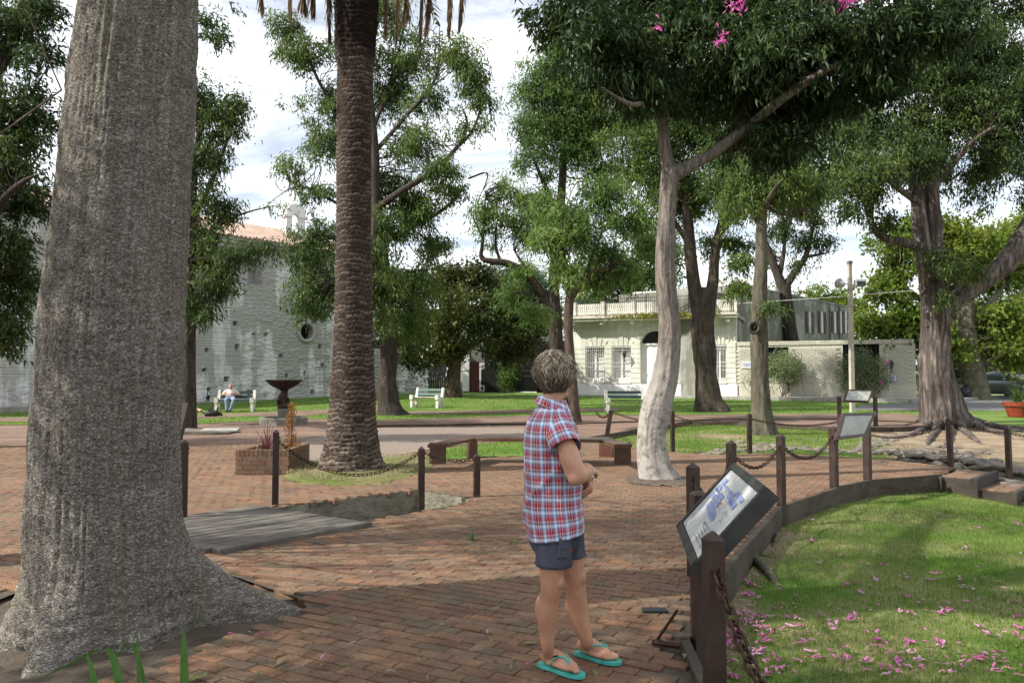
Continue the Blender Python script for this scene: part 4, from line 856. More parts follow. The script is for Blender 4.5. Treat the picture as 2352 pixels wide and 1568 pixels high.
R7, sk7 = tree('buttressed_tree', 'massive old tree with furrowed trunk, burl and gnarled surface roots at right', 'tree', 26.5,
     [(2172, 985, 104), (2166, 945, 92), (2158, 900, 80), (2150, 850, 70), (2148, 800, 63), (2150, 740, 61), (2149, 690, 64), (2143, 650, 60)],
     [[(2142, 690, 50), (2128, 620, 42), (2116, 540, 36), (2108, 460, 32), (2100, 380, 30), (2090, 280, 20)], [(2148, 660, 44), (2146, 600, 40), (2146, 520, 36), (2140, 440, 32), (2160, 350, 28), (2190, 240, 18)],
      [(2160, 716, 50), (2198, 690, 46), (2255, 648, 44), (2310, 604, 47), (2350, 550, 46), (2390, 470, 40), (2420, 380, 34)], [(2125, 570, 24), (2075, 556, 20, -0.5), (2030, 545, 17, -0.8), (2003, 515, 14, -1), (1988, 470, 11, -1.2), (1965, 430, 7, -1.5)],
      [(2115, 470, 16), (2060, 430, 12, -1.5), (2010, 390, 8, -2)], [(2150, 420, 18), (2230, 330, 14, -1), (2300, 280, 10, -1.5)], [(2001, 510, 9, -1), (2004, 450, 7, -1.4), (1998, 380, 5, -2)]],
     [(2150, 380, 90, 60, 1), (2080, 360, 80, 55, -1), (2230, 330, 100, 80, 0), (2300, 400, 80, 90, 1), (2250, 210, 110, 90, 0), (2150, 260, 90, 70, 0), (2330, 260, 90, 110, -1), (2000, 440, 45, 35, -1.5), (1960, 480, 35, 25, -1.5), (2020, 380, 55, 40, -2),
      (2185, 612, 40, 18, -1.2), (2150, 585, 26, 14, -1), (2235, 625, 34, 16, -0.8), (2170, 683, 18, 14, -1), (2330, 110, 120, 110, 0), (2180, 120, 110, 80, 0), (2300, -60, 160, 120, 0), (2040, 510, 30, 22, -1), (2030, 300, 90, 70, 0), (1960, 400, 60, 45, -1), (2100, 180, 110, 80, 0), (1940, 290, 80, 60, 1)],
     ML_low, M_bark_old, nseg=64, nring=110, furrow=0.20, freq=11, lump=0.06, lobes=((-0.15, 1.05, 0.45, 1.1), (-1.1, 0.50, 0.4, 0.8), (-2.1, 0.45, 0.4, 0.8), (-2.9, 0.55, 0.45, 0.9), (1.0, 0.5, 0.5, 0.9), (2.2, 0.4, 0.5, 0.8)), zflare=0.10, leafpx=(11, 3.0), csize=24, per=36, droop=0.5, dens=0.95)
mb = MB(); c0 = P(2133, 832, 26.6) - R7.location
mb.ball(c0, (0.38, 0.36, 0.52), 18, 12); vv_ = np.array(mb.v); vv_ = np.array(c0) + (vv_ - np.array(c0)) * (1 + 0.35 * (fbm(vv_[:, 0] * 5, vv_[:, 1] * 5, vv_[:, 2] * 5, 3, 4) - 0.5)[:, None]); mb.v = [tuple(x) for x in vv_]; mb.build('burl', M_bark_old, R7, True)
for a in ([(2190, 966), (2240, 974), (2290, 984), (2352, 990), (2430, 990)], [(2150, 966), (2125, 985), (2095, 1000), (2060, 1008)], [(2175, 968), (2182, 995), (2176, 1018), (2160, 1034)], [(2188, 968), (2215, 992), (2238, 1010), (2262, 1022)], [(2140, 964), (2105, 976), (2075, 984), (2045, 990)], [(2165, 968), (2150, 992), (2135, 1012), (2128, 1026)], [(2195, 968), (2250, 984), (2300, 1000), (2340, 1010)]):
    n = len(a); rs = (0.30, 0.17, 0.12, 0.08, 0.03) if n == 5 else (0.24, 0.12, 0.07, 0.015)
    pts = []
    for i_, (x, y) in enumerate(a):
        q_ = G(x, y, -0.10); pts.append(tuple(Vector((q_.x, q_.y, (0.10 if i_ == 0 else float(zsunk(q_.x, q_.y)) + rs[i_] * 0.35 - (0.05 if i_ == n - 1 else 0)))) - R7.location))
    v, f, *_ = stem(pts, rs, 16, 36, 0.25, 5, 0.28, seed=int(a[1][0])); link('root', mesh_np('root', v, f, smooth=True), M_bark_old, R7)
tree('feathery_tree', 'slender tree with bright feathery foliage behind the woman in plaid', 'tree', 26.7,
     [(1322, 970, 28), (1318, 920, 24), (1312, 850, 22), (1306, 760, 21), (1307, 700, 21), (1312, 662, 20)],
     [[(1310, 690, 18), (1300, 630, 14), (1292, 560, 10), (1300, 480, 7)], [(1315, 680, 16), (1338, 645, 13), (1362, 624, 11), (1402, 616, 7)], [(1336, 648, 9), (1360, 590, 7, 0.8), (1390, 520, 5, 1)]],
     [(1262, 560, 55, 34, 0), (1330, 540, 60, 36, -0.8), (1400, 570, 55, 40, 0.5), (1440, 500, 60, 34, 0), (1350, 460, 65, 36, 0.6), (1290, 500, 45, 26, -0.4), (1450, 620, 40, 36, 0), (1400, 430, 50, 30, 0), (1260, 690, 35, 22, -0.5), (1250, 640, 40, 26, 0), (1300, 620, 55, 30, -0.8), (1370, 640, 45, 22, 0.6), (1270, 480, 50, 45, 0.5)],
     ML_bright, M_bark_brown, nseg=28, nring=60, lobes=((0.3, 0.10, 0.6, 0.4), (-1.5, 0.1, 0.6, 0.4), (-3, 0.1, 0.6, 0.4)), leafpx=(14, 2.7), csize=24, per=44, droop=0.5, flat=1.0, dens=0.95, gap=0.46)
tree('arching_tree', 'tall light-green tree with a thick bough arching left over the path', 'tree', 37.0,
     [(1285, 930, 42), (1282, 880, 36), (1279, 800, 33), (1275, 730, 31), (1272, 660, 27), (1280, 560, 26), (1290, 440, 20), (1295, 320, 14), (1290, 200, 9)],
     [[(1274, 720, 28), (1245, 672, 22), (1210, 632, 19), (1170, 606, 17), (1130, 600, 15), (1106, 592, 11), (1108, 560, 8), (1112, 500, 6), (1116, 440, 4)], [(1215, 634, 10), (1200, 605, 8), (1180, 575, 5)], [(1150, 603, 8), (1138, 560, 6), (1142, 500, 4)], [(1108, 545, 5), (1092, 510, 4), (1078, 480, 3)], [(1285, 500, 12), (1240, 400, 8, -1), (1210, 320, 5, -1)], [(1292, 380, 10), (1340, 280, 7, 1), (1370, 200, 5, 1)]],
     [(1300, 330, 80, 70, 0), (1250, 260, 60, 60, 0), (1310, 210, 75, 70, 0), (1360, 300, 70, 80, 1), (1250, 160, 50, 50, 0), (1290, 120, 60, 40, 0), (1230, 370, 50, 50, -1), (1390, 380, 60, 60, 1), (1215, 290, 35, 30, -1), (1128, 470, 40, 40, 0), (1165, 520, 40, 36, 0), (1118, 530, 26, 30, 0), (1200, 540, 46, 34, 0), (1150, 430, 40, 34, 0.5), (1190, 470, 46, 36, 0), (1105, 490, 22, 30, 0), (1150, 570, 40, 22, 0.4), (1240, 470, 40, 40, 0), (1200, 200, 28, 22, 0), (1230, 720, 40, 24, -2), (1380, 210, 50, 50, 0), (1330, 60, 80, 50, 0), (1420, 120, 70, 70, 0), (1430, 300, 70, 80, 1), (1200, 620, 46, 30, 0), (1180, 680, 40, 30, 1)],
     ML_bright, M_bark_dark, nseg=26, nring=80, leafpx=(9, 2.3), csize=20, per=32, droop=0.5, dens=0.95, gap=0.34)
tree('spreading_tree', 'tall open tree with dark trunk and sparse sunlit boughs behind the palm', 'tree', 31.0,
     [(898, 958, 66), (893, 920, 48), (890, 870, 42), (893, 800, 41), (888, 720, 38), (880, 640, 35), (870, 540, 31), (862, 450, 27), (860, 340, 20), (850, 200, 13), (855, 100, 8)],
     [[(866, 480, 18), (920, 440, 15, -1), (985, 400, 13, -1), (1040, 350, 10, -1), (1072, 290, 7, -1), (1060, 240, 5, -1)], [(862, 430, 16), (800, 340, 12, 1), (760, 240, 9, 1), (720, 160, 7, 1), (690, 60, 4, 1)], [(870, 560, 15), (950, 520, 11, 1), (1020, 480, 8, 1.5), (1070, 430, 5, 2)], [(876, 600, 14), (800, 560, 11, -1), (730, 540, 8, -1.5), (690, 560, 5, -2)],
      [(860, 350, 12), (930, 270, 9, 0), (1000, 180, 7, 0), (1010, 60, 4, 0)], [(1040, 350, 7, -1), (1090, 290, 6, -1), (1120, 180, 4, -1)], [(855, 300, 10), (900, 180, 7, 2), (930, 60, 4, 2)], [(868, 520, 10), (780, 470, 8, 1), (700, 430, 6, 1), (650, 440, 3, 1)], [(885, 700, 10), (820, 660, 8, -1.5), (740, 650, 5, -2)], [(1075, 410, 5, 2), (1120, 400, 4, 2), (1095, 470, 3, 2)]],
     [(700, 130, 60, 50, 1), (650, 60, 45, 40, 1), (740, 230, 60, 55, 1), (690, 270, 50, 40, 1), (760, 330, 60, 50, 1), (670, 380, 40, 30, 1), (720, 430, 60, 35, 1), (940, 120, 70, 60, 1), (900, 220, 60, 70, 2), (990, 230, 55, 50, 0), (950, 330, 65, 50, 0), (1080, 170, 34, 60, -1), (1110, 240, 36, 50, -1), (1050, 290, 45, 40, -1), (1040, 120, 30, 45, -1), (1010, 390, 45, 35, -1),
      (900, 430, 70, 50, 1), (960, 480, 75, 50, 1), (1030, 440, 45, 30, 1.5), (880, 520, 70, 50, 0), (930, 570, 70, 45, 1), (730, 530, 65, 40, -1), (700, 590, 50, 40, -1.5), (760, 600, 50, 40, -1), (690, 660, 38, 34, -2), (715, 715, 36, 28, -2), (740, 660, 40, 40, -1.5), (900, 650, 70, 50, 0), (960, 660, 55, 45, 1), (870, 720, 50, 36, -1), (940, 740, 60, 50, 0.5), (1000, 560, 40, 34, 1.5), (650, 470, 36, 24, 1), (820, 120, 60, 60, 1), (860, 20, 90, 50, 1)],
     ML_mid, M_bark_dark, nseg=32, nring=110, furrow=0.12, lobes=((0.0, 0.55, 0.4, 0.8), (-1.2, 0.4, 0.4, 0.7), (-2.2, 0.35, 0.4, 0.7), (3.1, 0.35, 0.4, 0.7), (1.5, 0.3, 0.5, 0.7)), zflare=0.05, leafpx=(10, 2.5), csize=20, per=34, droop=0.55, dens=0.8)
tree('thin_tree', 'thin straight trunk standing just right of the palm', 'tree', 24.5,
     [(853, 980, 22), (851, 940, 18), (850, 860, 17), (849, 780, 16), (851, 700, 15), (855, 600, 12), (858, 500, 8)], [[(852, 690, 8), (880, 650, 6), (910, 620, 4)], [(850, 720, 8), (825, 690, 6), (800, 660, 4)]],
     [(850, 660, 40, 36, 0), (890, 640, 40, 34, 0), (870, 740, 30, 26, 0), (850, 580, 36, 36, 0)], ML_low, M_bark_brown, nseg=16, nring=40, zflare=0.05, leafpx=(10, 2.6), csize=20, per=30, droop=0.7)
tree('magnolia_tree', 'low broad magnolia with glossy olive-brown leaves before the dark gate', 'tree', 45.0,
     [(1040, 905, 44), (1040, 880, 36), (1044, 850, 30), (1046, 825, 28)],
     [[(1042, 850, 18), (1020, 820, 14), (985, 800, 10), (940, 785, 6)], [(1046, 835, 16), (1070, 800, 12), (1110, 780, 8), (1160, 770, 5)], [(1046, 830, 16), (1050, 780, 12), (1060, 720, 8), (1065, 660, 5)], [(1044, 830, 12), (1010, 780, 9), (990, 720, 6)], [(1070, 800, 9), (1090, 740, 7), (1120, 690, 5)]],
     [(1080, 640, 70, 40, 0), (1020, 660, 60, 45, 0), (1120, 690, 70, 50, 0), (1060, 710, 90, 55, -2), (980, 730, 60, 50, 0), (1170, 740, 60, 50, 0), (1110, 770, 80, 40, -1.5), (1010, 790, 60, 36, -1), (1190, 800, 45, 32, 0), (950, 780, 40, 50, 0), (1060, 800, 60, 26, 0), (1140, 820, 60, 26, 0.5), (960, 820, 36, 30, 0), (1220, 760, 36, 40, 0), (1000, 600, 36, 28, 1), (940, 690, 36, 40, 1)],
     ML_olive, M_bark_brown, nseg=26, nring=40, leafpx=(8.5, 4.4), csize=17, per=24, droop=0.15, dens=0.95)
tree('dark_conifer', 'dark feathery tree showing beyond the great trunk before the church', 'tree', 24.0,
     [(432, 985, 40), (432, 900, 34), (434, 760, 30), (436, 600, 26), (440, 480, 22), (450, 360, 16), (470, 240, 9)],
     [[(438, 520, 12), (480, 430, 9), (520, 330, 6), (545, 250, 4)], [(436, 600, 12), (500, 590, 9, -0.6), (560, 590, 6, -0.8), (620, 565, 3, -1)], [(437, 560, 10), (500, 520, 7, 0.5), (560, 490, 5, 0.8), (640, 470, 3, 1)], [(436, 640, 10), (470, 690, 7, -0.6), (490, 730, 4, -0.8)], [(450, 380, 8), (500, 300, 6), (560, 240, 3)], [(435, 560, 10), (380, 500, 7), (300, 450, 5)]],
     [(460, 230, 50, 50, 0), (500, 290, 55, 50, 0), (470, 370, 55, 55, 0), (450, 460, 45, 50, 0), (500, 480, 55, 30, 0.5), (570, 475, 45, 16, 0.8), (540, 590, 50, 26, -0.6), (600, 575, 36, 18, -0.8), (480, 600, 50, 45, 0), (500, 650, 50, 34, -0.5), (455, 690, 40, 36, -0.5), (470, 550, 40, 40, 0), (540, 240, 35, 35, 0), (560, 320, 26, 18, 0), (440, 300, 40, 60, 0.5), (350, 450, 100, 120, 1), (300, 650, 90, 120, 1), (470, 720, 26, 20, -0.8)],
     ML_low, M_bark_dark, nseg=22, nring=60, leafpx=(12, 2.8), csize=22, per=36, droop=0.55, dens=0.72)
tree('shade_tree', 'dark tree with drooping leafy boughs at the left edge', 'tree', 17.5,
     [(-60, 1025, 70), (-58, 950, 58), (-55, 850, 52), (-50, 700, 48), (-40, 500, 40), (-20, 300, 30), (0, 120, 20)],
     [[(-45, 560, 24), (0, 470, 18, -0.8), (50, 420, 12, -1.2), (90, 400, 7, -1.4)], [(-50, 640, 22), (10, 640, 16, 0.8), (70, 680, 9, 1.0)], [(-30, 380, 20), (40, 270, 14), (100, 170, 8)], [(-10, 200, 14), (40, 80, 10), (90, -30, 6)], [(-40, 450, 20), (-120, 350, 14), (-200, 250, 8)]],
     [(40, 60, 80, 70, 0), (100, 20, 60, 40, 0.5), (30, 180, 70, 70, -0.5), (70, 280, 60, 70, 0), (20, 380, 60, 70, -0.5), (60, 460, 50, 60, 0.5), (20, 560, 60, 70, 0), (50, 660, 40, 60, 0.8), (10, 760, 50, 60, 0.6), (100, 130, 40, 60, 0.5), (-60, 300, 100, 160, 0), (-80, 600, 90, 160, 0), (-100, 60, 120, 120, 0), (530, 25, 40, 24, 2.5), (470, 50, 40, 50, 3), (500, 90, 26, 20, 2.8)],
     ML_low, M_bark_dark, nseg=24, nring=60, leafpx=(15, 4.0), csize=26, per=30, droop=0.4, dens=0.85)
# plane trees and greenery beyond
tree('plane_tree', 'mottled plane tree by the rubbish bags with yellow-green maple-like leaves', 'tree', 43.0,
     [(2243, 918, 62), (2238, 880, 54), (2230, 830, 50), (2222, 780, 46), (2216, 720, 40), (2212, 640, 30)],
     [[(2222, 780, 26), (2160, 720, 18), (2090, 670, 12), (2050, 640, 7)], [(2220, 760, 26), (2270, 700, 18), (2320, 640, 12)], [(2214, 700, 20), (2200, 600, 14), (2190, 520, 8)], [(2216, 740, 16), (2130, 760, 10), (2060, 750, 6)]],
     [(2070, 600, 70, 60, 0), (2030, 680, 55, 45, 0), (2090, 720, 70, 50, 0), (2010, 590, 36, 40, 0), (2060, 770, 60, 30, 0), (2150, 780, 60, 40, -1), (2250, 800, 70, 36, -1), (2310, 760, 60, 50, 0), (2330, 830, 40, 24, 0), (2210, 560, 80, 60, 0), (2290, 620, 80, 70, 1), (2270, 720, 80, 50, 0), (2100, 540, 60, 50, 1), (2340, 540, 70, 70, 2), (2180, 690, 60, 60, 2), (2000, 740, 36, 26, 0)],
     ML_lime, M_bark_plane, group='plane trees along the street', nseg=24, nring=36, zflare=0.12, leafpx=(9, 6.5), csize=19, per=24, droop=0.3, dens=0.95)
tree('plane_tree', 'dim plane trunk in deep shade behind the parked car', 'tree', 52.0,
     [(2288, 905, 36), (2286, 860, 30), (2284, 800, 28), (2285, 720, 24)], [[(2285, 760, 14), (2330, 700, 10), (2380, 650, 6)]],
     [(2330, 720, 70, 50, 0), (2380, 640, 80, 70, 0), (2400, 760, 70, 60, 0), (2270, 800, 50, 30, 0), (2360, 820, 50, 24, 0)], ML_lime, M_bark_plane, group='plane trees along the street', nseg=18, nring=24, leafpx=(8, 6), csize=19, per=22, droop=0.3)
def backtree(label, Y, px, py0, blobs, lm, kw): return tree('background_tree', label, 'tree', Y, [(px, py0, 30), (px, py0 - 60, 24), (px + 4, py0 - 120, 20), (px, py0 - 180, 12)], [], blobs, lm, M_bark_dark, group='trees behind the houses', nseg=12, nring=14, **kw)
backtree('dark creeper-clad tree rising behind the white parapet wall', 66.0, 1450, 880, [(1400, 640, 60, 50), (1450, 600, 70, 60), (1500, 640, 60, 50), (1380, 690, 40, 30), (1440, 690, 50, 26), (1340, 640, 50, 60), (1470, 540, 60, 40), (1530, 590, 50, 60)], ML_mid, dict(leafpx=(6.5, 3.6), csize=15, per=18, twigs=0.2))
backtree('yellow-green tree behind the long grey house', 84.0, 1890, 860, [(1880, 690, 50, 34), (1930, 700, 45, 40), (1840, 690, 40, 26), (1960, 740, 40, 50), (1770, 690, 46, 26), (1700, 690, 40, 24), (1650, 690, 36, 20)], ML_lime, dict(leafpx=(6, 4), csize=14, per=18, twigs=0.2))
backtree('blue-green cedar showing above the magnolia', 70.0, 1160, 900, [(1150, 640, 50, 30), (1200, 660, 50, 36), (1120, 670, 50, 30), (1180, 700, 60, 40), (1230, 700, 40, 60), (1230, 640, 30, 36)], ML_blue, dict(leafpx=(7, 2.4), csize=14, per=22, twigs=0.2))
backtree('shaded leafy tree between the arching tree and the house roof', 60.0, 1250, 900, [(1260, 740, 50, 40), (1240, 800, 50, 36), (1290, 690, 40, 40), (1200, 830, 40, 26), (1350, 720, 40, 30)], ML_mid, dict(leafpx=(6.5, 3), csize=15, per=18, twigs=0.2))
backtree('dim green tree filling the gap behind the low stone wall', 68.0, 900, 900, [(860, 800, 60, 40), (930, 790, 60, 50), (990, 820, 50, 40), (880, 850, 60, 30), (820, 760, 40, 60), (960, 850, 50, 30)], ML_low, dict(leafpx=(7, 3.4), csize=17, per=18, twigs=0.2))
backtree('dense shaded tree closing the street behind the plane trees', 62.0, 2200, 900, [(2150, 800, 70, 60), (2230, 850, 70, 50), (2300, 860, 60, 40), (2360, 800, 70, 80), (2420, 850, 60, 60), (2130, 870, 40, 40), (2400, 700, 90, 80), (2300, 720, 90, 80)], ML_low, dict(leafpx=(7, 4), csize=18, per=18, twigs=0.2))
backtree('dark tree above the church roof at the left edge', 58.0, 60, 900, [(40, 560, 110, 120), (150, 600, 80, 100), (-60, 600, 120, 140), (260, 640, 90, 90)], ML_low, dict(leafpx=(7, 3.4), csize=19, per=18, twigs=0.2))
# trees left of and behind the viewer, whose crowns shade the near bricks
def shade_only(label, x, y, h, r, n, lm, z0):
    root = thing('park_tree', label, 'tree', (x, y, 0), 0, 'trees beside the near pavement')
    v, f, c, _ = stem([(0, 0, -0.2), (0.05, 0, 1.5), (-0.05, 0.1, 3.2), (0, 0, h)], [0.34, 0.27, 0.23, 0.12], 20, 40, 0.12, 6, 0.08, zflare=0.12); link('trunk', mesh_np('trunk', v, f, smooth=True), M_bark_brown, root)
    u = rng.normal(size=(n, 3)); u /= np.linalg.norm(u, axis=1)[:, None]; C = np.array([0, 0, h + 0.2]) + u * (rng.random((n, 1)) ** 0.45) * np.array([r, r, (h - z0) * 0.9])
    pos = (C[:, None] + rng.normal(size=(n, 34, 3)) * 0.2).reshape(-1, 3)
    o = link('crown', leaf_mesh('crown', pos, rng.normal(size=pos.shape), rng.uniform(0.09, 0.15, len(pos)), rng.uniform(0.035, 0.055, len(pos)), rng.random(len(pos))), lm, root); o['kind'] = 'stuff'
    A = np.repeat(c[20:], 8, 0)[rng.integers(0, 160, n // 2)]; t = link('twigs', twig_mesh('twigs', A, C[:n // 2], np.full(n // 2, 0.02), np.full(n // 2, 0.004)), M_bark_brown, root); t['kind'] = 'stuff'

shade_only('leafy tree left of the viewer shading the near bricks', -6.9, 1.3, 6.2, 2.7, 600, ML_mid, 4.0)
shade_only('open-crowned tree left of the great trunk outside the view', -6.7, 6.0, 7.0, 2.1, 200, ML_mid, 5.0)
# ------------------------------------------------------------------ church
def stainmat(name, c1, c2, stain, sc=1.0, bsc=6, bd=0.04, amt=1.0):
    m, nd, ln, bs = nodes(name); v = coords(nd, ln, 'pos')
    r = ramp(nd, [(0.3, c1), (0.7, c2)]); ln.new(noise(nd, ln, v, 3.0, 7, 0.65), r.inputs[0])
    s1 = noise(nd, ln, coords(nd, ln, 'pos', (1, 1, 0.12)), sc, 5, 0.6); s2 = noise(nd, ln, v, 0.5, 4)
    r2 = ramp(nd, [(0.88, (0, 0, 0)), (1.22, (amt, amt, amt))]); ln.new(math_(nd, ln, 'ADD', s1, s2), r2.inputs[0])
    c = mixc(nd, ln, r2.outputs[0], r.outputs[0], stain); ln.new(c, bs.inputs['Base Color']); bs.inputs['Roughness'].default_value = 0.9; bs.inputs['Specular IOR Level'].default_value = 0.2
    bump(nd, ln, bs, noise(nd, ln, v, bsc, 6, 0.65), 0.6, bd); return m
M_church = stainmat('whitewashed_rubble', (0.74, 0.74, 0.73), (0.60, 0.60, 0.585), (0.33, 0.32, 0.295), 1.2, 6, 0.04, 0.8)
M_cream = stainmat('cream_render', (0.74, 0.735, 0.645), (0.68, 0.675, 0.59), (0.50, 0.485, 0.41), 1.6, 20, 0.008, 0.6)
M_wallcream = stainmat('cream_painted_brick', (0.58, 0.565, 0.465), (0.52, 0.505, 0.415), (0.37, 0.355, 0.29), 1.4, 14, 0.012, 0.6)
M_greyhouse = stainmat('grey_green_render', (0.34, 0.35, 0.31), (0.28, 0.29, 0.26), (0.17, 0.17, 0.14), 1.0, 12, 0.01, 0.9)
M_tile = mat('clay_roof_tile', (0.36, 0.26, 0.20), (0.26, 0.18, 0.14), 6, 0.85, 0.5, 0.02, 20, 'pos', dirt=(0.42, 0.33, 0.26), dscale=1.5)
M_whitewall = mat('white_wall', (0.80, 0.79, 0.77), (0.72, 0.71, 0.69), 2, 0.8, 0.2, 0.005, 20, 'pos')
M_marble = mat('white_marble', (0.80, 0.79, 0.77), (0.70, 0.69, 0.67), 1.3, 0.5, 0.1, 0.003, 10, 'pos', detail=8)
CW = Vector((-15.0, 40.6, 0)); cu = Vector((0.622, 0.783, 0)); cnn = Vector((0.783, -0.622, 0))
def CWp(s, z, out=0.0): return CW + cu * s + cnn * out + Vector((0, 0, z))
def cw_hit(px, py):                       # point of the church wall seen at a pixel -> (s, z)
    x, y, z = ray(px, py); o_ = Vector((0, 0, HCAM)); d = Vector((x, y, z)); t = (CW - o_).dot(cnn) / d.dot(cnn); h = o_ + d * t
    return (h - CW).dot(cu), h.z
ch = thing('church', 'old whitewashed stone church wall with tiled roof and small bell gable', 'church', CWp(0, 0.0))
def cbuild(mb, name, m, parent=ch, smooth=False): o = mb.build(name, m, None, smooth); o.parent = parent; o.location = -ch.location if parent is ch else (0, 0, 0); return o
holes = [cw_hit(*p) for p in ((475, 804), (540, 743), (612, 768), (618, 815), (581, 767), (658, 862), (478, 893), (556, 842), (572, 902), (653, 898), (646, 816), (703, 942 - 60), (735, 795), (741, 838), (700, 757 + 100), (575, 688), (544, 797), (600, 650), (470, 850), (640, 690), (690, 715), (715, 900), (520, 870), (452, 760))][::1]; holes = [h_ for i_, h_ in enumerate(holes) if i_ % 4 != 3]
occ = cw_hit(703, 762); OCR = 0.47; nic = cw_hit(537, 578), cw_hit(600, 655)
SL, SR, ZT = -16.0, 9.5, 8.55
ns, nz = 380, 170
s_, z_ = np.meshgrid(np.linspace(SL, SR, ns), np.linspace(-0.1, ZT, nz))
f1, f2, cv = voro(s_ * 2.1 + 0.7 * vn(s_ * 2, z_ * 2), z_ * 4.6 + 0.5 * vn(s_ * 3, z_ * 3, s=4), 3)
st_ = np.clip((f2 - f1) * 2.5, 0, 1) * 0.03 + 0.035 * (cv - 0.5) + 0.10 * (fbm(s_ * 0.7, z_ * 0.7, s=9) - 0.5)
smooth_k = np.clip((1.6 - s_) / 0.8, 0, 1) * np.clip((z_ - 1.1) / 0.6, 0, 1); cour = np.clip(np.abs(((z_ + 0.02 * vn(s_ * 1.4, z_ * 7)) * 7.6) % 1 - 0.5) * 4, 0, 1) * 0.02
dep = st_ * (1 - smooth_k) + cour * smooth_k + np.clip((1.0 - z_) / 1.0, 0, 1) * 0.16 * (0.6 + vn(s_ * 1.5, z_ * 2, s=2))
for hs, hz in holes:
    w, h = 0.06 + 0.06 * random.random(), 0.07 + 0.08 * random.random(); dep = np.where((np.abs(s_ - hs) < w) & (np.abs(z_ - hz) < h), -0.35, dep)
dd = np.hypot(s_ - occ[0], z_ - occ[1]); dep = np.where(dd < OCR, -0.5, np.where(dd < OCR + 0.22, -0.02 + 0.03, dep))
n0, n1 = min(nic[0][0], nic[1][0]), max(nic[0][0], nic[1][0]); zt_, zb_ = nic[0][1], nic[1][1]
dep = np.where((s_ > n0) & (s_ < n1) & (z_ > zb_) & (z_ < zt_ - 0.25 * ((s_ - n0) / (n1 - n0))), -0.7, dep)
W = np.stack([CW.x + cu.x * s_ + cnn.x * dep, CW.y + cu.y * s_ + cnn.y * dep, z_], -1).reshape(-1, 3); q = np.arange(ns * nz).reshape(nz, ns)
o = link('wall', mesh_np('wall', W - np.array(ch.location), np.stack([q[:-1, :-1], q[:-1, 1:], q[1:, 1:], q[1:, :-1]], -1).reshape(-1, 4)), M_church, ch)
c = CWp(occ[0], occ[1]) - ch.location; pts = [c + cu * ((OCR + 0.06) * math.cos(a)) + Vector((0, 0, (OCR + 0.06) * math.sin(a))) + cnn * 0.06 for a in np.linspace(0, 2 * math.pi, 25)]
wd = MB().tube(pts, 0.10, 8, False).build('round_window', M_church, ch, True)
MB().add([c + cu * (OCR * math.cos(a)) + Vector((0, 0, OCR * math.sin(a))) - cnn * 0.38 for a in np.linspace(0, 2 * math.pi, 20, endpoint=False)], [tuple(range(20))]).build('pane', M_black, wd)
gb = MB()
for t in (-0.2, 0.0, 0.2): gb.beam(c + cu * t - cnn * 0.3 + Vector((0, 0, -0.42)), c + cu * t - cnn * 0.3 + Vector((0, 0, 0.42)), 0.02)
gb.build('bars', M_blackiron, wd)
cbuild(MB().beam(CWp(SL, ZT + 0.03, 0.06), CWp(SR, ZT + 0.03, 0.06), 0.30, 0.16), 'cornice', M_church); cbuild(MB().beam(CWp(SL, ZT + 0.17, 0.12), CWp(SR, ZT + 0.17, 0.12), 0.5, 0.12), 'cornice', M_church)
rf = cbuild(MB().add([CWp(SL, ZT + 0.26, 0.42), CWp(SR + 0.3, ZT + 0.26, 0.42), CWp(SR + 0.3, ZT + 2.05, -4.6), CWp(SL, ZT + 2.05, -4.6), CWp(SL, ZT + 0.2, 0.42), CWp(SR + 0.3, ZT + 0.2, 0.42)], [(0, 1, 2, 3), (4, 5, 1, 0)]), 'roof', M_tile)
tr_ = MB()
for i in range(100):
    s = SL + (i + 0.5) * (SR - SL) / 100; tr_.tube([CWp(s, ZT + 0.27, 0.44) - ch.location, CWp(s, ZT + 2.06, -4.6) - ch.location], 0.075, 6)
o = tr_.build('tile_ridges', M_tile, rf); o.location = (0, 0, 0); rf.location = (0, 0, 0); rf.data.transform(Matrix.Translation(-ch.location)); o['kind'] = 'stuff'
cbuild(MB().prism([CWp(SR, -0.1, -0.15), CWp(SR, -0.1, -9), CWp(SR, ZT, -9), CWp(SR, ZT + 1.9, -4.6), CWp(SR, ZT, -0.15)], cu * -0.4, cu * 0.0), 'end_wall', M_church)
# bell gable
bc = P(676, 540, 47.5); bc.z = ZT + 1.2; bgz = bc - ch.location
bx_ = Vector((0.83, 0.55, 0)).normalized(); byv = Vector((-bx_.y, bx_.x, 0)); pr = []
def arch(w, h, n=14): return [(-w / 2, 0), (-w / 2, h - w / 2)] + [(-w / 2 * math.cos(math.pi * k / n), h - w / 2 + w / 2 * math.sin(math.pi * k / n)) for k in range(1, n)] + [(w / 2, h - w / 2), (w / 2, 0)]
outer, inner = arch(1.15, 2.1), arch(0.46, 1.55); mb = MB(); n = len(outer)
for yy in (-0.27, 0.27): mb.v += [tuple(bgz + bx_ * x + byv * yy + Vector((0, 0, z))) for x, z in outer] + [tuple(bgz + bx_ * x + byv * yy + Vector((0, 0, z))) for x, z in inner]
for i in range(n - 1): mb.f += [(i, i + 1, n + i + 1, n + i), (2 * n + i + 1, 2 * n + i, 3 * n + i, 3 * n + i + 1), (i + 1, i, 2 * n + i, 2 * n + i + 1), (n + i, n + i + 1, 3 * n + i + 1, 3 * n + i)]
bgab = mb.build('bell_gable', M_whitewall, ch)
MB().tube([tuple(bgz + bx_ * (x * 1.08) + Vector((0, 0, z * 1.02 + 0.02))) for x, z in outer[1:-1]], 0.10, 6, True).build('moulding', M_whitewall, bgab)
mb = MB()
for sg in (-1, 1): mb.box(bgz + bx_ * (sg * 0.46) + Vector((0, 0, 1.38)), (0.5, 0.7, 0.12), math.atan2(bx_.y, bx_.x))
mb.build('impost', M_whitewall, bgab)
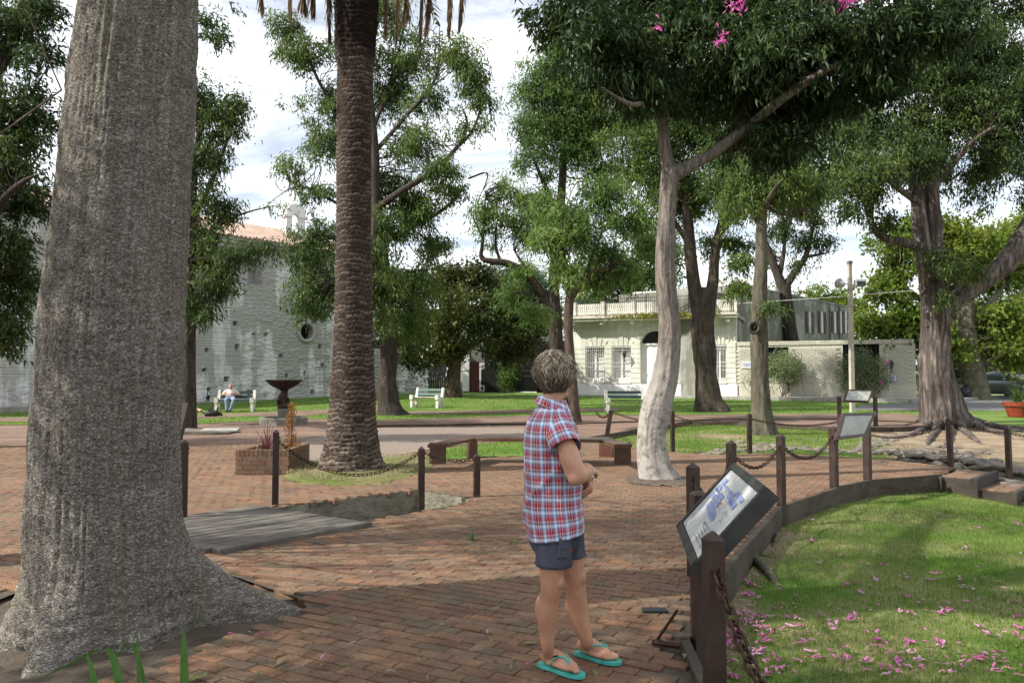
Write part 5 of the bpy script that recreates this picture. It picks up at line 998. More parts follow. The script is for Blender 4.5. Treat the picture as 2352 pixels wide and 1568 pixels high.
# low stone wall running on from the church
lw = thing('low_stone_wall', 'lower whitewashed stone wall running on from the church to the gate', 'wall', CWp(9.6, 0))
s0_, s1_ = 9.55, cw_hit(983, 880)[0]; ns, nz = 150, 60; s_, z_ = np.meshgrid(np.linspace(s0_, s1_, ns), np.linspace(-0.1, 3.3, nz)); f1, f2, cv = voro(s_ * 2.1, z_ * 4.2, 13)
dep = np.clip((f2 - f1) * 2.5, 0, 1) * 0.05 + 0.05 * (cv - 0.5)
W = np.stack([CW.x + cu.x * s_ + cnn.x * dep, CW.y + cu.y * s_ + cnn.y * dep, z_], -1).reshape(-1, 3); q = np.arange(ns * nz).reshape(nz, ns)
link('face', mesh_np('face', W - np.array(lw.location), np.stack([q[:-1, :-1], q[:-1, 1:], q[1:, 1:], q[1:, :-1]], -1).reshape(-1, 4)), M_church, lw)
o = MB().beam(CWp(s0_, 1.6, -0.2) - lw.location, CWp(s1_, 1.6, -0.2) - lw.location, 0.3, 3.36).build('core', M_church, lw)
# board gate, house front with red door, iron gate
def plank_door(root, a, b, z0, z1, n, m):
    for i in range(n): MB().beam(a.lerp(b, (i + 0.5) / n) + Vector((0, 0, z0)) - root.location, a.lerp(b, (i + 0.5) / n) + Vector((0, 0, z1)) - root.location, (b - a).length / n - 0.015, 0.06, up=(0, 1, 0)).build('plank', m, root)
M_gate = mat('blackened_planks', (0.025, 0.024, 0.024), (0.014, 0.013, 0.013), 6, 0.7, 0.4, 0.005, 20, 'pos', (3, 3, 0.6))
ga, gb_ = P(983, 900, 55.0), P(1024, 900, 55.0); ga.z = gb_.z = 0
gt = thing('board_gate', 'dark board gate with pale openwork top beside the low stone wall', 'gate', ga)
plank_door(gt, ga, gb_, 0.4, 2.55, 8, M_gate)
for i in range(9): p = ga.lerp(gb_, i / 8) - ga; MB().beam(p + Vector((0, 0, 2.55)), p + Vector((0, 0, 3.15)), 0.04).build('bar', M_bench_white, gt)
MB().beam(Vector((0, 0, 3.17)), gb_ - ga + Vector((0, 0, 3.17)), 0.06).build('rail', M_bench_white, gt); MB().beam(Vector((0, 0, 2.57)), gb_ - ga + Vector((0, 0, 2.57)), 0.07, 0.08).build('rail', M_gate, gt)
M_red = mat('oxblood_door', (0.105, 0.022, 0.014), (0.07, 0.016, 0.011), 4, 0.55, 0.2, 0.004, 20, 'pos')
HY = 54.0
def hp(px, py): return P(px, py, HY)
hb = hp(1105, 897)
hs_ = thing('red_doorway', 'oxblood doorway with a white carved and glazed shopfront door', 'doorway', (hb.x, HY, 0.45))
def hbox(name, x0, x1, y0, y1, th, m, parent=hs_, out=0.0):
    a, b = hp(x0, y1), hp(x1, y0); return MB().box(((a.x + b.x) / 2 - hb.x, -out, (a.z + b.z) / 2 - 0.45), (b.x - a.x, th, b.z - a.z)).build(name, m, parent)
hbox('wall', 1050, 1260, 770, 905, 0.3, M_greyhouse, out=-0.4); hbox('white_pier', 1063, 1078, 815, 898, 0.5, M_white); hbox('red_panel', 1080, 1101, 830, 898, 0.1, M_red); hbox('red_panel', 1133, 1140, 836, 900, 0.1, M_red); hbox('dark_wall', 1140, 1160, 820, 897, 0.1, M_gate)
dr_ = hbox('shop_door', 1101, 1134, 833, 898, 0.12, M_white, out=0.02); hbox('glass', 1105, 1127, 848, 884, 0.04, M_black, dr_, 0.075)
hbox('panel', 1105, 1110, 887.5, 895, 0.04, M_black, dr_, 0.075); hbox('panel', 1122, 1127, 887.5, 895, 0.04, M_black, dr_, 0.075); hbox('transom', 1105, 1127, 839, 844, 0.04, M_black, dr_, 0.075)
for k in range(7): hbox('spindle', 1106 + k * 3, 1107.2 + k * 3, 838.5, 844.5, 0.03, M_white, dr_, 0.11)
ga, gb_ = P(1180, 898, 53.0), P(1233, 898, 52.0); ga.z = gb_.z = 0.46
ig = thing('iron_gate', 'black iron bar gate between the ivy clump and the cream house', 'gate', ga)
for i in range(26): p = (gb_ - ga) * (i / 25); MB().beam(p, p + Vector((0, 0, 2.7 + 0.1 * (i % 2))), 0.028).build('bar', M_blackiron, ig)
for z in (0.1, 1.15, 1.5, 2.6): MB().beam(Vector((0, 0, z)), gb_ - ga + Vector((0, 0, z)), 0.05, 0.05).build('rail', M_bench_white if z < 0.2 else M_blackiron, ig)
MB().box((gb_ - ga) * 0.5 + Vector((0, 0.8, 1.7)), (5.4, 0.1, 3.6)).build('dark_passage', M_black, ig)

# ------------------------------------------------------------------ cream house
FO = Vector((4.08, 48.5, 0)); fu = Vector((0.926, -0.378, 0)); fn = Vector((-0.378, -0.926, 0))
def F(s, z, out=0.0): return FO + fu * s + fn * out + Vector((0, 0, z))
def fhit(px, py):
    x, y, z = ray(px, py); d = Vector((x, y, z)); o_ = Vector((0, 0, HCAM)); t = (FO - o_).dot(fn) / d.dot(fn); h = o_ + d * t; return (h - FO).dot(fu), h.z
hs = thing('cream_house', 'single-storey cream house with white barred windows and roof-terrace railing', 'house', F(0, 0.46))
hl = hs.location
def fb(name, s0, s1, z0, z1, o0, o1, m, parent=hs):
    a = F((s0 + s1) / 2, (z0 + z1) / 2, (o0 + o1) / 2) - hl; return MB().box(a, (s1 - s0, o1 - o0, z1 - z0), math.atan2(fu.y, fu.x)).build(name, m, parent)
S1 = fhit(1692, 850)[0]; ZB = 0.44; ZC = 4.72
wins = [(fhit(1346, 800)[0], fhit(1387, 800)[0]), (fhit(1406, 800)[0], fhit(1448, 800)[0]), (fhit(1572, 800)[0], fhit(1606, 800)[0]), (fhit(1636, 800)[0], fhit(1661, 800)[0] + 0.15)]
WZ0, WZ1 = 1.18, 3.36
door = (fhit(1472, 800)[0], fhit(1534, 800)[0]); DZ0, DZ1 = 0.75, 3.45; DR = (door[1] - door[0]) / 2
SB = S1 + 0.0
# wall as piers round the openings
ops = sorted([(a, b, WZ0, WZ1) for a, b in wins] + [(door[0], door[1], DZ0, DZ1 + DR)])
cur = -0.55
for a, b, z0, z1 in ops:
    fb('wall_pier', cur, a, ZB, ZC + 0.3, -0.42, 0, M_cream)
    if z0 > ZB: fb('wall_sill_part', a, b, ZB, z0, -0.42, 0.0, M_cream)
    if b != door[1]: fb('wall_head', a, b, z1, ZC + 0.3, -0.42, 0.0, M_cream)
    cur = b
fb('wall_pier', cur, SB, ZB, ZC + 0.3, -0.42, 0, M_cream)
dc = (door[0] + door[1]) / 2; arcp = [(dc - DR * math.cos(math.pi * k / 16), DZ1 + DR * math.sin(math.pi * k / 16)) for k in range(17)]
mb = MB(); top = [(p[0], ZC + 0.3) for p in arcp]
for oo in (0.0, -0.42): mb.v += [tuple(F(*p, oo) - hl) for p in arcp] + [tuple(F(*p, oo) - hl) for p in top]
for k in range(16): mb.f += [(k, k + 1, 17 + k + 1, 17 + k), (k + 1, k, 34 + k, 34 + k + 1)]
mb.build('wall_head', M_cream, hs)
fb('plinth', -0.57, SB + 0.03, ZB, 1.12, 0.0, 0.07, M_marble)
# rusticated courses: separate blocks standing proud
for a, b in zip([-0.5] + [w[1] for w in ops], [w[0] for w in ops] + [SB - 0.02]):
    w = b - a
    if w < 0.25: continue
    z = 1.20
    while z < 3.30: fb('course_block', a + 0.03, b - 0.03, z, z + 0.265, -0.02, 0.035, M_cream); z += 0.29
for a, b in [(x[0], x[1]) for x in ops if x[2] == WZ0]:
    m_ = (a + b) / 2; n = 5
    for k in range(n):
        x0 = a - 0.08 + (b - a + 0.16) * k / n; x1 = x0 + (b - a + 0.16) / n; sp = 0.16 * ((k + 0.5) / n - 0.5) * 2
        hh = 0.30 if k in (0, 4) else (0.44 if k in (1, 3) else 0.58); pl = [F(x0 + 0.015, 3.40, 0) - hl, F(x1 - 0.015, 3.40, 0) - hl, F(x1 - 0.015 + sp * 1.2, 3.40 + hh, 0) - hl, F(x0 + 0.015 + sp * 1.0, 3.40 + hh, 0) - hl]; MB().prism(pl, fn * -0.02, fn * 0.04).build('voussoir', M_cream, hs)
for k in range(9):
    a0, a1 = math.pi * (k + 0.06) / 9, math.pi * (k + 0.94) / 9; r0, r1 = DR + 0.05, DR + 0.42
    MB().prism([F(dc - r * math.cos(a), DZ1 + r * math.sin(a), 0) - hl for r, a in ((r0, a0), (r1, a0), (r1, a1), (r0, a1))], fn * -0.02, fn * 0.045).build('voussoir', M_cream, hs)
fb('frieze', -0.57, SB + 0.02, ZC - 0.34, ZC - 0.26, 0.0, 0.05, M_cream); fb('cornice', -0.75, SB + 0.1, ZC + 0.16, ZC + 0.32, 0.0, 0.72, M_cream); fb('cornice_lip', -0.8, SB + 0.12, ZC + 0.32, ZC + 0.42, -0.4, 0.82, M_cream)
fb('roof_tile_edge', -0.8, SB + 0.12, ZC + 0.42, ZC + 0.47, 0.1, 0.80, M_tile)
for k in range(6): s = -0.35 + k * 1.83; fb('bracket', s, s + 0.2, ZC - 0.05, ZC + 0.155, 0.0, 0.6, M_cream); fb('bracket', s + 0.02, s + 0.18, ZC - 0.22, ZC - 0.05, 0.0, 0.28, M_cream)
fb('roof', -0.75, SB + 0.1, ZC + 0.20, ZC + 0.40, -9.0, -0.42, M_walk)
# windows
M_curtain = mat('net_curtain', (0.72, 0.72, 0.72), (0.50, 0.50, 0.52), 7, 0.9, 0.3, 0.02, 9, 'pos', (3, 3, 0.3))
M_glass = mat('dark_glass', (0.02, 0.022, 0.025), (0.035, 0.04, 0.045), 2, 0.08, 0, spec=0.8)
for i, (a, b) in enumerate(wins):
    wn_ = fb('window', a, b, WZ0 - 0.02, WZ0 + 0.05, -0.35, 0.10, M_white)
    fb('pane', a + 0.04, b - 0.04, WZ0 + 0.25, WZ1 - 0.04, -0.40, -0.36, M_glass, wn_)
    mid = (a + b) / 2
    if i < 2: fb('curtain', a + 0.10, b - 0.06, WZ0 + 0.25, WZ1 - 0.3, -0.345, -0.338, M_curtain, wn_)
    else:
        pl = [F(a + 0.06, WZ1 - 0.3, 0) - hl, F(a + (b - a) * 0.8, WZ1 - 0.3, 0) - hl, F(a + (b - a) * 0.38, WZ0 + 1.3, 0) - hl, F(a + (b - a) * 0.55, WZ0 + 0.3, 0) - hl, F(a + 0.06, WZ0 + 0.3, 0) - hl]; MB().prism(pl, fn * -0.345, fn * -0.338).build('curtain', M_curtain, wn_)
    for s0, s1, z0, z1 in ((a, a + 0.05, WZ0, WZ1), (b - 0.05, b, WZ0, WZ1), (a + 0.051, b - 0.051, WZ1 - 0.06, WZ1), (mid - 0.04, mid + 0.04, WZ0 + 0.30, WZ1 - 0.061), (a + 0.051, b - 0.051, WZ0 + 0.051, WZ0 + 0.30)): fb('frame', s0, s1, z0, z1, -0.335, -0.25, M_white, wn_)
    for z in (WZ0 + 0.75, WZ0 + 1.2, WZ0 + 1.65): fb('glazing_bar', a + 0.051, b - 0.051, z, z + 0.03, -0.325, -0.29, M_white, wn_)
    gr = MB(); nb = 9
    for k in range(nb):
        s = a + (b - a) * (k + 0.5) / nb; gr.beam(F(s, WZ0 - 0.02, 0.07) - hl, F(s, WZ1 + 0.02, 0.07) - hl, 0.017)
        gr.ball(F(s, WZ0 + 1.1, 0.07) - hl, 0.02, 6, 4); gr.tube([F(s - 0.04, WZ1 - 0.02, 0.07) - hl, F(s, WZ1 - 0.12, 0.07) - hl, F(s + 0.04, WZ1 - 0.02, 0.07) - hl], 0.012, 4)
    for z in (WZ0 + 0.02, WZ0 + 0.3, WZ0 + 0.98, WZ0 + 1.22, WZ1 - 0.22, WZ1 - 0.02): gr.beam(F(a, z, 0.07) - hl, F(b, z, 0.07) - hl, 0.02, 0.02)
    gr.build('grille', M_white, wn_)
dq = fb('door', door[0] + 0.12, door[1] - 0.12, DZ0, DZ1 - 0.02, -0.34, -0.26, M_whitewall)
for s in (door[0] + 0.25, dc + 0.05):
    for z0, z1 in ((DZ0 + 0.15, DZ0 + 0.8), (DZ0 + 0.95, DZ1 - 0.2)): fb('panel', s, s + DR - 0.34, z0, z1, -0.262, -0.235, M_whitewall, dq)
MB().ball(F(dc + 0.08, 1.75, -0.20) - hl, 0.035, 8, 6).build('handle', M_blackiron, dq)
for s0, s1 in ((door[0], door[0] + 0.12), (door[1] - 0.12, door[1])): fb('door_frame', s0, s1, DZ0, DZ1, -0.36, -0.2, M_whitewall)
fb('door_frame', door[0], door[1], DZ1 - 0.02, DZ1 + 0.08, -0.36, -0.18, M_whitewall); fb('door_step', door[0] - 0.1, door[1] + 0.1, ZB, DZ0, 0.071, 0.4, M_marble)
fan = MB().add([F(p[0], p[1], -0.34) - hl for p in arcp], [tuple(range(17))]).build('fanlight', M_glass, hs); fr = MB()
for k in range(1, 14): a = math.pi * k / 14; fr.beam(F(dc - 0.2 * math.cos(a), DZ1 + 0.08 + 0.2 * math.sin(a), -0.32) - hl, F(dc - (DR - 0.02) * math.cos(a), DZ1 + (DR - 0.02) * math.sin(a), -0.32) - hl, 0.02)
fr.tube([F(dc - 0.22 * math.cos(math.pi * k / 10), DZ1 + 0.08 + 0.22 * math.sin(math.pi * k / 10), -0.31) - hl for k in range(11)], 0.02, 5); fr.build('spokes', M_blackiron, fan)
fb('flank_wall', SB - 0.35, SB - 0.01, ZB, ZC + 0.25, -9.0, -0.43, M_greyhouse)
# terrace: railing, panelled parapet, white wall
rl = thing('terrace_railing', 'black iron railing along the roof edge of the cream house', 'railing', F(-0.7, ZC + 0.47)); rq = rl.location
def rbeam(s0, z0, s1, z1, w, out=0.55): return MB().beam(F(s0, z0, out) - rq, F(s1, z1, out) - rq, w)
ZR = ZC + 0.47
for z in (ZR + 0.06, ZR + 0.98, ZR + 0.80): rbeam(-0.7, z, SB, z, 0.03).build('rail', M_blackiron, rl)
bme = rbeam(-0.7, ZR, -0.7, ZR + 1.1, 0.02)
bal = MB(); bal.beam(Vector((0, 0, 0)), Vector((0, 0, 1.08)), 0.016); bal.tube([(-0.05, 0, 0.25), (0, 0, 0.35), (0.05, 0, 0.5), (0, 0, 0.65), (-0.05, 0, 0.75)], 0.009, 4); bm_ = bal.mesh('baluster')
for k in range(84):
    o = link('baluster', bm_, M_blackiron, rl); o.location = F(-0.65 + k * (SB + 0.6) / 84, ZR, 0.55) - rq; o.rotation_euler = (0, 0, math.atan2(fu.y, fu.x))
for k in range(5): s = -0.68 + k * (SB + 0.6) / 4; rbeam(s, ZR, s, ZR + 1.15, 0.045).build('standard', M_blackiron, rl)
pp = thing('terrace_parapet', 'cream panelled parapet with piers behind the terrace railing', 'parapet', F(-0.7, ZR, -0.5)); pq = pp.location
def pb(name, s0, s1, z0, z1, o0, o1, m): return MB().box(F((s0 + s1) / 2, (z0 + z1) / 2, (o0 + o1) / 2) - pq, (s1 - s0, o1 - o0, z1 - z0), math.atan2(fu.y, fu.x)).build(name, m, pp)
for k in range(6):
    s = -0.6 + k * 1.85; pb('panel', s + 0.28, min(s + 1.85, SB), ZR - 0.05, ZR + 0.82, -0.62, -0.5, M_cream); pb('pier', s, s + 0.28, ZR - 0.05, ZR + 0.95, -0.7, -0.42, M_cream)
wq = thing('roof_annex', 'plain white rooftop room rising behind the parapet', 'annex', F(3.2, ZR, -4)); wl_ = wq.location
def wb(name, s0, s1, z0, z1, o0, o1, m, parent=wq): return MB().box(F((s0 + s1) / 2, (z0 + z1) / 2, (o0 + o1) / 2) - wl_, (s1 - s0, o1 - o0, z1 - z0), math.atan2(fu.y, fu.x)).build(name, m, parent)
wb('wall', 2.5, 7.0, ZR - 0.1, ZR + 1.75, -5.2, -3.2, M_whitewall); wb('wall', 6.2, 9.8, ZR - 0.1, ZR + 2.5, -7.5, -4.8, M_whitewall); wdw = wb('window', 6.5, 7.5, ZR + 0.9, ZR + 1.7, -4.81, -4.76, M_red); wb('pane', 6.58, 7.42, ZR + 0.98, ZR + 1.62, -4.77, -4.75, M_glass, wdw)
# yellow creeper along the cornice
n = 1300; s = rng.random(n) ** 0.8 * 7.5 + 1.0; keep = rng.random(n) < np.clip((s - 0.8) / 3.5, 0.12, 1); s = s[keep]; n = len(s)
pos = np.stack([*(np.array([F(a, ZC + 0.40, 0.80) for a in s]).T)], 1) + rng.normal(size=(n, 3)) * np.array([0.05, 0.05, 0.085])
cm = leaf_mesh('cornice_creeper', pos, rng.normal(size=(n, 3)) - np.array([0.2, 0.6, 0.4]), rng.uniform(0.08, 0.15, n), rng.uniform(0.07, 0.12, n), rng.random(n))
tag(link('cornice_creeper', cm, leafmat('creeper_yellow', (0.10, 0.14, 0.02), (0.26, 0.24, 0.03), (0.42, 0.36, 0.05), 0.3)), 'yellow-green creeper trailing along the cornice of the cream house', 'creeper')
# wall lantern
def lantern(px, py, label):
    s, z = fhit(px, py); t = thing('wall_lantern', label, 'lantern', F(s, z), math.atan2(fu.y, fu.x), 'lanterns on the front wall')
    MB().tube([(0, 0, -0.35), (0, -0.2, -0.42), (0, -0.32, -0.3), (0, -0.32, -0.2)], 0.02, 6).build('bracket', M_blackiron, t); MB().lathe([(0.05, -0.2), (0.12, 0.08), (0.13, 0.1), (0.05, 0.2), (0.02, 0.28)], 6, (0, -0.32, 0)).build('lamp_head', M_blackiron, t); MB().lathe([(0.04, -0.17), (0.105, 0.06)], 6, (0, -0.335, 0)).build('glass', M_glass, t)
lantern(1437, 815, 'black iron lantern on the cream house beside the white door')

# ------------------------------------------------------------------ garden wall, grey upper house
gs0, gs1 = S1 + 0.02, fhit(2103, 850)[0]
gw = thing('garden_wall', 'long cream painted brick garden wall with two barred openings', 'wall', F(gs0, ZB)); gl = gw.location
def wbx(name, s0, s1, z0, z1, o0, o1, m, parent=gw): return MB().box(F((s0 + s1) / 2, (z0 + z1) / 2, (o0 + o1) / 2) - gl, (s1 - s0, o1 - o0, z1 - z0), math.atan2(fu.y, fu.x)).build(name, m, parent)
op = [(fhit(1760, 830)[0], fhit(1811, 830)[0], fhit(1780, 853)[1] - 0.35, fhit(1780, 797)[1]), (fhit(1936, 830)[0], fhit(2020, 830)[0], fhit(1960, 853)[1] - 0.9, fhit(1960, 790)[1])]
GT_ = fhit(1900, 786)[1]; cur = gs0
for a, b, z0, z1 in op:
    wbx('wall', cur, a, ZB, GT_ - 0.12, -0.38, -0.03, M_wallcream); wbx('wall', a, b, ZB, z0, -0.38, -0.03, M_wallcream); wbx('wall', a, b, z1, GT_ - 0.12, -0.38, -0.03, M_wallcream); cur = b
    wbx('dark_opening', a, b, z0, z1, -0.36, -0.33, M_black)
    for k in range(7): s = a + (b - a) * (k + 0.5) / 7; MB().beam(F(s, z0, -0.12) - gl, F(s, z1, -0.12) - gl, 0.025).build('bar', M_blackiron, gw)
wbx('wall', cur, gs1, ZB, GT_ - 0.12, -0.38, -0.03, M_wallcream); wbx('base_course', gs0 + 0.1, gs1 + 0.02, ZB, 1.18, -0.03, 0.03, M_wallcream)
# painted brick courses stand out of the face; the largest run singly, coping of bricks on edge
bmesh_ = MB().bbox((0, 0, 0), (0.345, 0.10, 0.050), 0.006).mesh('brick'); bmesh_.transform(Matrix.Rotation(R(90), 4, 'X')); bmesh_.materials.append(M_wallcream)
bmesh_.clear_geometry(); tmp = MB().bbox((0, 0, 0), (0.345, 0.095, 0.05), 0.008); tmp.v = [(x, -z, y) for x, y, z in tmp.v]; bmesh_.from_pydata(tmp.v, [], tmp.f)
cnt = 0; rest = MB(); rot_ = math.atan2(fu.y, fu.x); mr = Matrix.Rotation(rot_, 3, 'Z')
allb = []
z = 1.25; r_ = 0
while z < GT_ - 0.33:
    s = gs0 + 0.1 + 0.17 * (r_ % 2)
    while s < gs1 - 0.3:
        if not any(a - 0.2 < s < b + 0.2 and z0 - 0.05 < z < z1 + 0.05 for a, b, z0, z1 in op): allb.append((s, z))
        s += 0.352
    z += 0.108; r_ += 1
random.shuffle(allb); allb.sort(key=lambda q: -q[0])
for i, (s, z) in enumerate(allb):
    p = F(s + random.uniform(-0.01, 0.01), z, -0.012 + random.uniform(-0.006, 0.008)) - gl
    if i < 300: o = link('brick', bmesh_, None, gw); o.location = p; o.rotation_euler = (0, 0, rot_)
    else: rest.add([mr @ Vector(q) + p for q in tmp.v], tmp.f)
o = rest.build('brick_field', M_wallcream, gw); o['kind'] = 'stuff'
cb = MB().bbox((0, 0, 0), (0.105, 0.42, 0.22), 0.01).mesh('coping_brick'); cb.materials.append(M_wallcream)
k = 0; s = gs0 + 0.06
while s < gs1: o = link('coping_brick', cb, None, gw); o.location = F(s, GT_ - 0.01 + random.uniform(-0.01, 0.01), -0.19) - gl; o.rotation_euler = (0, 0, rot_); s += 0.115
a = F(gs1, 0, 0); MB().box(F(gs1 - 0.19, (ZB + GT_) / 2, -4.2) - gl, (0.36, 7.6, GT_ - ZB - 0.1), rot_).build('return_wall', M_wallcream, gw)
lantern(2046, 838, 'black iron lantern high on the garden wall end beside the old tree')
pt = thing('wall_plaque', 'small white tile plaque with blue border at the garden wall end', 'plaque', F(*fhit(2048, 868), 0.04), rot_); M_plq = mat('plaque_tile', (0.62, 0.63, 0.66), (0.55, 0.56, 0.6), 9, 0.4, 0, kind='obj'); M_blue = mat('blue_ink', (0.12, 0.16, 0.34), (0.16, 0.2, 0.4), 9, 0.5, 0)
MB().box((0, 0, 0), (0.46, 0.03, 0.34)).build('tile', M_plq, pt); mb = MB()
for z in (-0.155, 0.155): mb.box((0, -0.018, z), (0.46, 0.006, 0.02))
for x in (-0.22, 0.22): mb.box((x, -0.018, 0), (0.02, 0.006, 0.29))
for z, w in ((0.07, 0.30), (0.0, 0.34), (-0.07, 0.26)): mb.box((0, -0.018, z), (w, 0.006, 0.03))
mb.build('lettering', M_blue, pt)
p2 = thing('wall_plaque', 'small pale plaque on the garden wall left of the knotted trunk', 'plaque', F(*fhit(1716, 838), 0.04), rot_); MB().box((0, 0, 0), (0.62, 0.03, 0.36)).build('tile', M_plq, p2); mb = MB()
for z, w in ((0.07, 0.4), (0.0, 0.45), (-0.07, 0.3)): mb.box((0, -0.018, z), (w, 0.006, 0.025))
mb.build('lettering', M_blue, p2)
# upper house: receding shaded wall with brown shutters
UA = Vector((13.4, 47.6, 0)); UB = Vector((27.0, 63.5, 0)); uu = (UB - UA).normalized(); un = Vector((uu.y, -uu.x, 0)); UL = (UB - UA).length
def U(s, z, out=0.0): return UA + uu * s + un * out + Vector((0, 0, z))
def uhit(px, py):
    x, y, z = ray(px, py); d = Vector((x, y, z)); o_ = Vector((0, 0, HCAM)); t = (UA - o_).dot(un) / d.dot(un); h = o_ + d * t; return (h - UA).dot(uu), h.z
uh = thing('grey_upper_house', 'grey-green two-storey house with brown shutters behind the garden wall', 'house', U(0, 0.4)); ul = uh.location; ur = math.atan2(uu.y, uu.x)
def ub(name, s0, s1, z0, z1, o0, o1, m, parent=uh): return MB().box(U((s0 + s1) / 2, (z0 + z1) / 2, (o0 + o1) / 2) - ul, (s1 - s0, o1 - o0, z1 - z0), ur).build(name, m, parent)
zr_ = uhit(1760, 668)[1]
ub('wall', 0, UL, 0.4, zr_, -6, 0, M_greyhouse); ub('parapet_cap', -0.05, UL, zr_, zr_ + 0.12, -0.4, 0.05, M_greyhouse); ub('left_wing', -3.5, -0.01, 0.4, zr_ - 0.5, -6, -0.6, M_greyhouse)
for s in (4.3, 6.0, 7.6, 9.4, 11.3): ub('roof_vent', s, s + 0.5, zr_ + 0.12, zr_ + 0.34, -0.3, 0.0, M_whitewall)
M_shut = mat('brown_shutter', (0.10, 0.055, 0.04), (0.07, 0.04, 0.03), 8, 0.6, 0.3, 0.004, 30, 'pos')
for px in (1893 - 5, 1918, 1941 - 10, 1946 - 3, 1860):
    s, zb = uhit(px, 765); _, zt = uhit(px, 716); wdt = 0.9
    wdw = ub('window', s - wdt / 2, s + wdt / 2, zb, zt, -0.02, 0.03, M_glass)
    for sg in (-1, 1):
        sh = ub('shutter', s + sg * wdt * 0.62 - 0.26, s + sg * wdt * 0.62 + 0.26, zb, zt, 0.005, 0.05, M_shut, wdw)
        for k in range(9): z = zb + (zt - zb) * (k + 0.5) / 9; ub('louvre', s + sg * wdt * 0.62 - 0.2, s + sg * wdt * 0.62 + 0.2, z - 0.05, z + 0.05, 0.051, 0.07, M_bark_old, wdw)
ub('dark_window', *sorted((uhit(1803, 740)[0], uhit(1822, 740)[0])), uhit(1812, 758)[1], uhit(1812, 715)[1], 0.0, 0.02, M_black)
for px in (1905, 1927): s, _ = uhit(px, 740); MB().beam(U(s, 3.0, 0.06) - ul, U(s, zr_, 0.06) - ul, 0.08).build('downpipe', M_greyhouse, uh)
mb = MB(); mb.tube([F(9.5, 5.6, 1.0), F(14, 5.75, 1.0), F(19, 6.0, 1.0)], 0.012, 4); tag(mb.build('overhead_cable', M_bench_white), 'thin pale cable strung across the garden wall', 'cable')
# ------------------------------------------------------------------ posts and chains
def post(x, y, h, label, z=0.0, w=0.076, lean=(0, 0), rz=0.3, group='dark brown chain posts', below=0.3):
    mb = MB(); hw = w / 2
    for zz_, k in ((-below, 1), (h - 0.035, 1), (h, 0.12)):
        for a, b in ((-1, -1), (1, -1), (1, 1), (-1, 1)): mb.v.append((a * hw * k + lean[0] * zz_, b * hw * k + lean[1] * zz_, zz_))
    mb.f = [(8, 9, 10, 11)] + [(k + q, k + (q + 1) % 4, k + 4 + (q + 1) % 4, k + 4 + q) for k in (0, 4) for q in range(4)]
    t = thing('chain_post', label, 'post', (x, y, z), rz, group); mb.build('shaft', M_post, t)
    for a in (-0.04, 0.04): MB().ball((hw * 1.0 + lean[0] * (h - 0.12), a * 0.3 + lean[1] * (h - 0.12), h - 0.12 + a * 0.5), 0.012, 6, 4).build('bolt', M_iron, t)
    return Vector((x + lean[0] * h * math.cos(rz), y + lean[0] * h * math.sin(rz), z + h))
def lk(L, w, r):
    pts = []; n = 14
    for k in range(n + 1):
        a = 2 * math.pi * k / n; pts.append(((L / 2 - w / 2) * (1 if math.cos(a) > 0.01 else (-1 if math.cos(a) < -0.01 else 0)) + w / 2 * math.cos(a), w / 2 * math.sin(a), 0))
    return MB().tube(pts, r, 5, False).mesh('link', True)
LINKM = {}
def chain(a, b, sag, label, pitch=0.052, r=0.0055, group='rusty chains between the posts'):
    key = (pitch, r)
    if key not in LINKM: LINKM[key] = lk(pitch * 1.42, pitch * 0.74, r); LINKM[key].materials.append(M_iron)
    a, b = Vector(a), Vector(b); t = thing('chain', label, 'chain', a, 0, group)
    pts = np.array([a.lerp(b, k / 200) + Vector((0, 0, -4 * sag * (k / 200) * (1 - k / 200))) for k in range(201)]); s = np.r_[0, np.cumsum(np.linalg.norm(np.diff(pts, axis=0), axis=1))]
    n = max(3, int(s[-1] / pitch))
    for i in range(n):
        q = np.array([np.interp((i + 0.5 + e) / n * s[-1], s, pts[:, j]) for e in (-0.3, 0, 0.3) for j in range(3)]).reshape(3, 3); d = Vector(q[2] - q[0]).normalized()
        o = link('link', LINKM[key], None, t); o.location = Vector(q[1]) - a
        o.rotation_mode = 'QUATERNION'; o.rotation_quaternion = d.to_track_quat('X', 'Z') @ Vector((1, 0, 0)).rotation_difference(Vector((1, 0, 0))) @ __import__('mathutils').Quaternion((1, 0, 0), R(45 + 90 * (i % 2) + random.uniform(-14, 14)))
def at(p, dz=-0.12): return Vector((p.x, p.y, p.z + dz))
# round the trench
q = G(632, 1158); pA = post(q.x, q.y, 0.90, 'tallest dark post at the back corner of the plank bridge')
q = G(968, 1150); pB = post(q.x - 0.02, q.y + 0.15, 0.66, 'short dark post at the far corner of the trench', below=0.75)
q = G(1095, 1140); pC = post(q.x, q.y, 0.55, 'short dark post behind the woman at the right end of the trench', below=0.5)
q = G(421, 1195); pD = post(q.x, q.y, 0.86, 'dark post half hidden behind the great trunk')
chain(at(pA), at(pB, -0.06), 0.36, 'long sagging chain from the bridge post past the palm')
chain(at(pB, -0.06), at(pC, -0.06), 0.07, 'short chain across the far end of the trench')
bb = thing('post_sign', 'tilted dark board edge beside the post behind the great trunk', 'sign', G(392, 1190)); MB().beam((0, 0, 0), (0.02, 0, 0.95), 0.07).build('leg', M_post, bb); MB().box((-0.12, 0, 1.05), (0.5, 0.10, 0.42), 0.1, R(-38)).build('panel', M_post, bb)
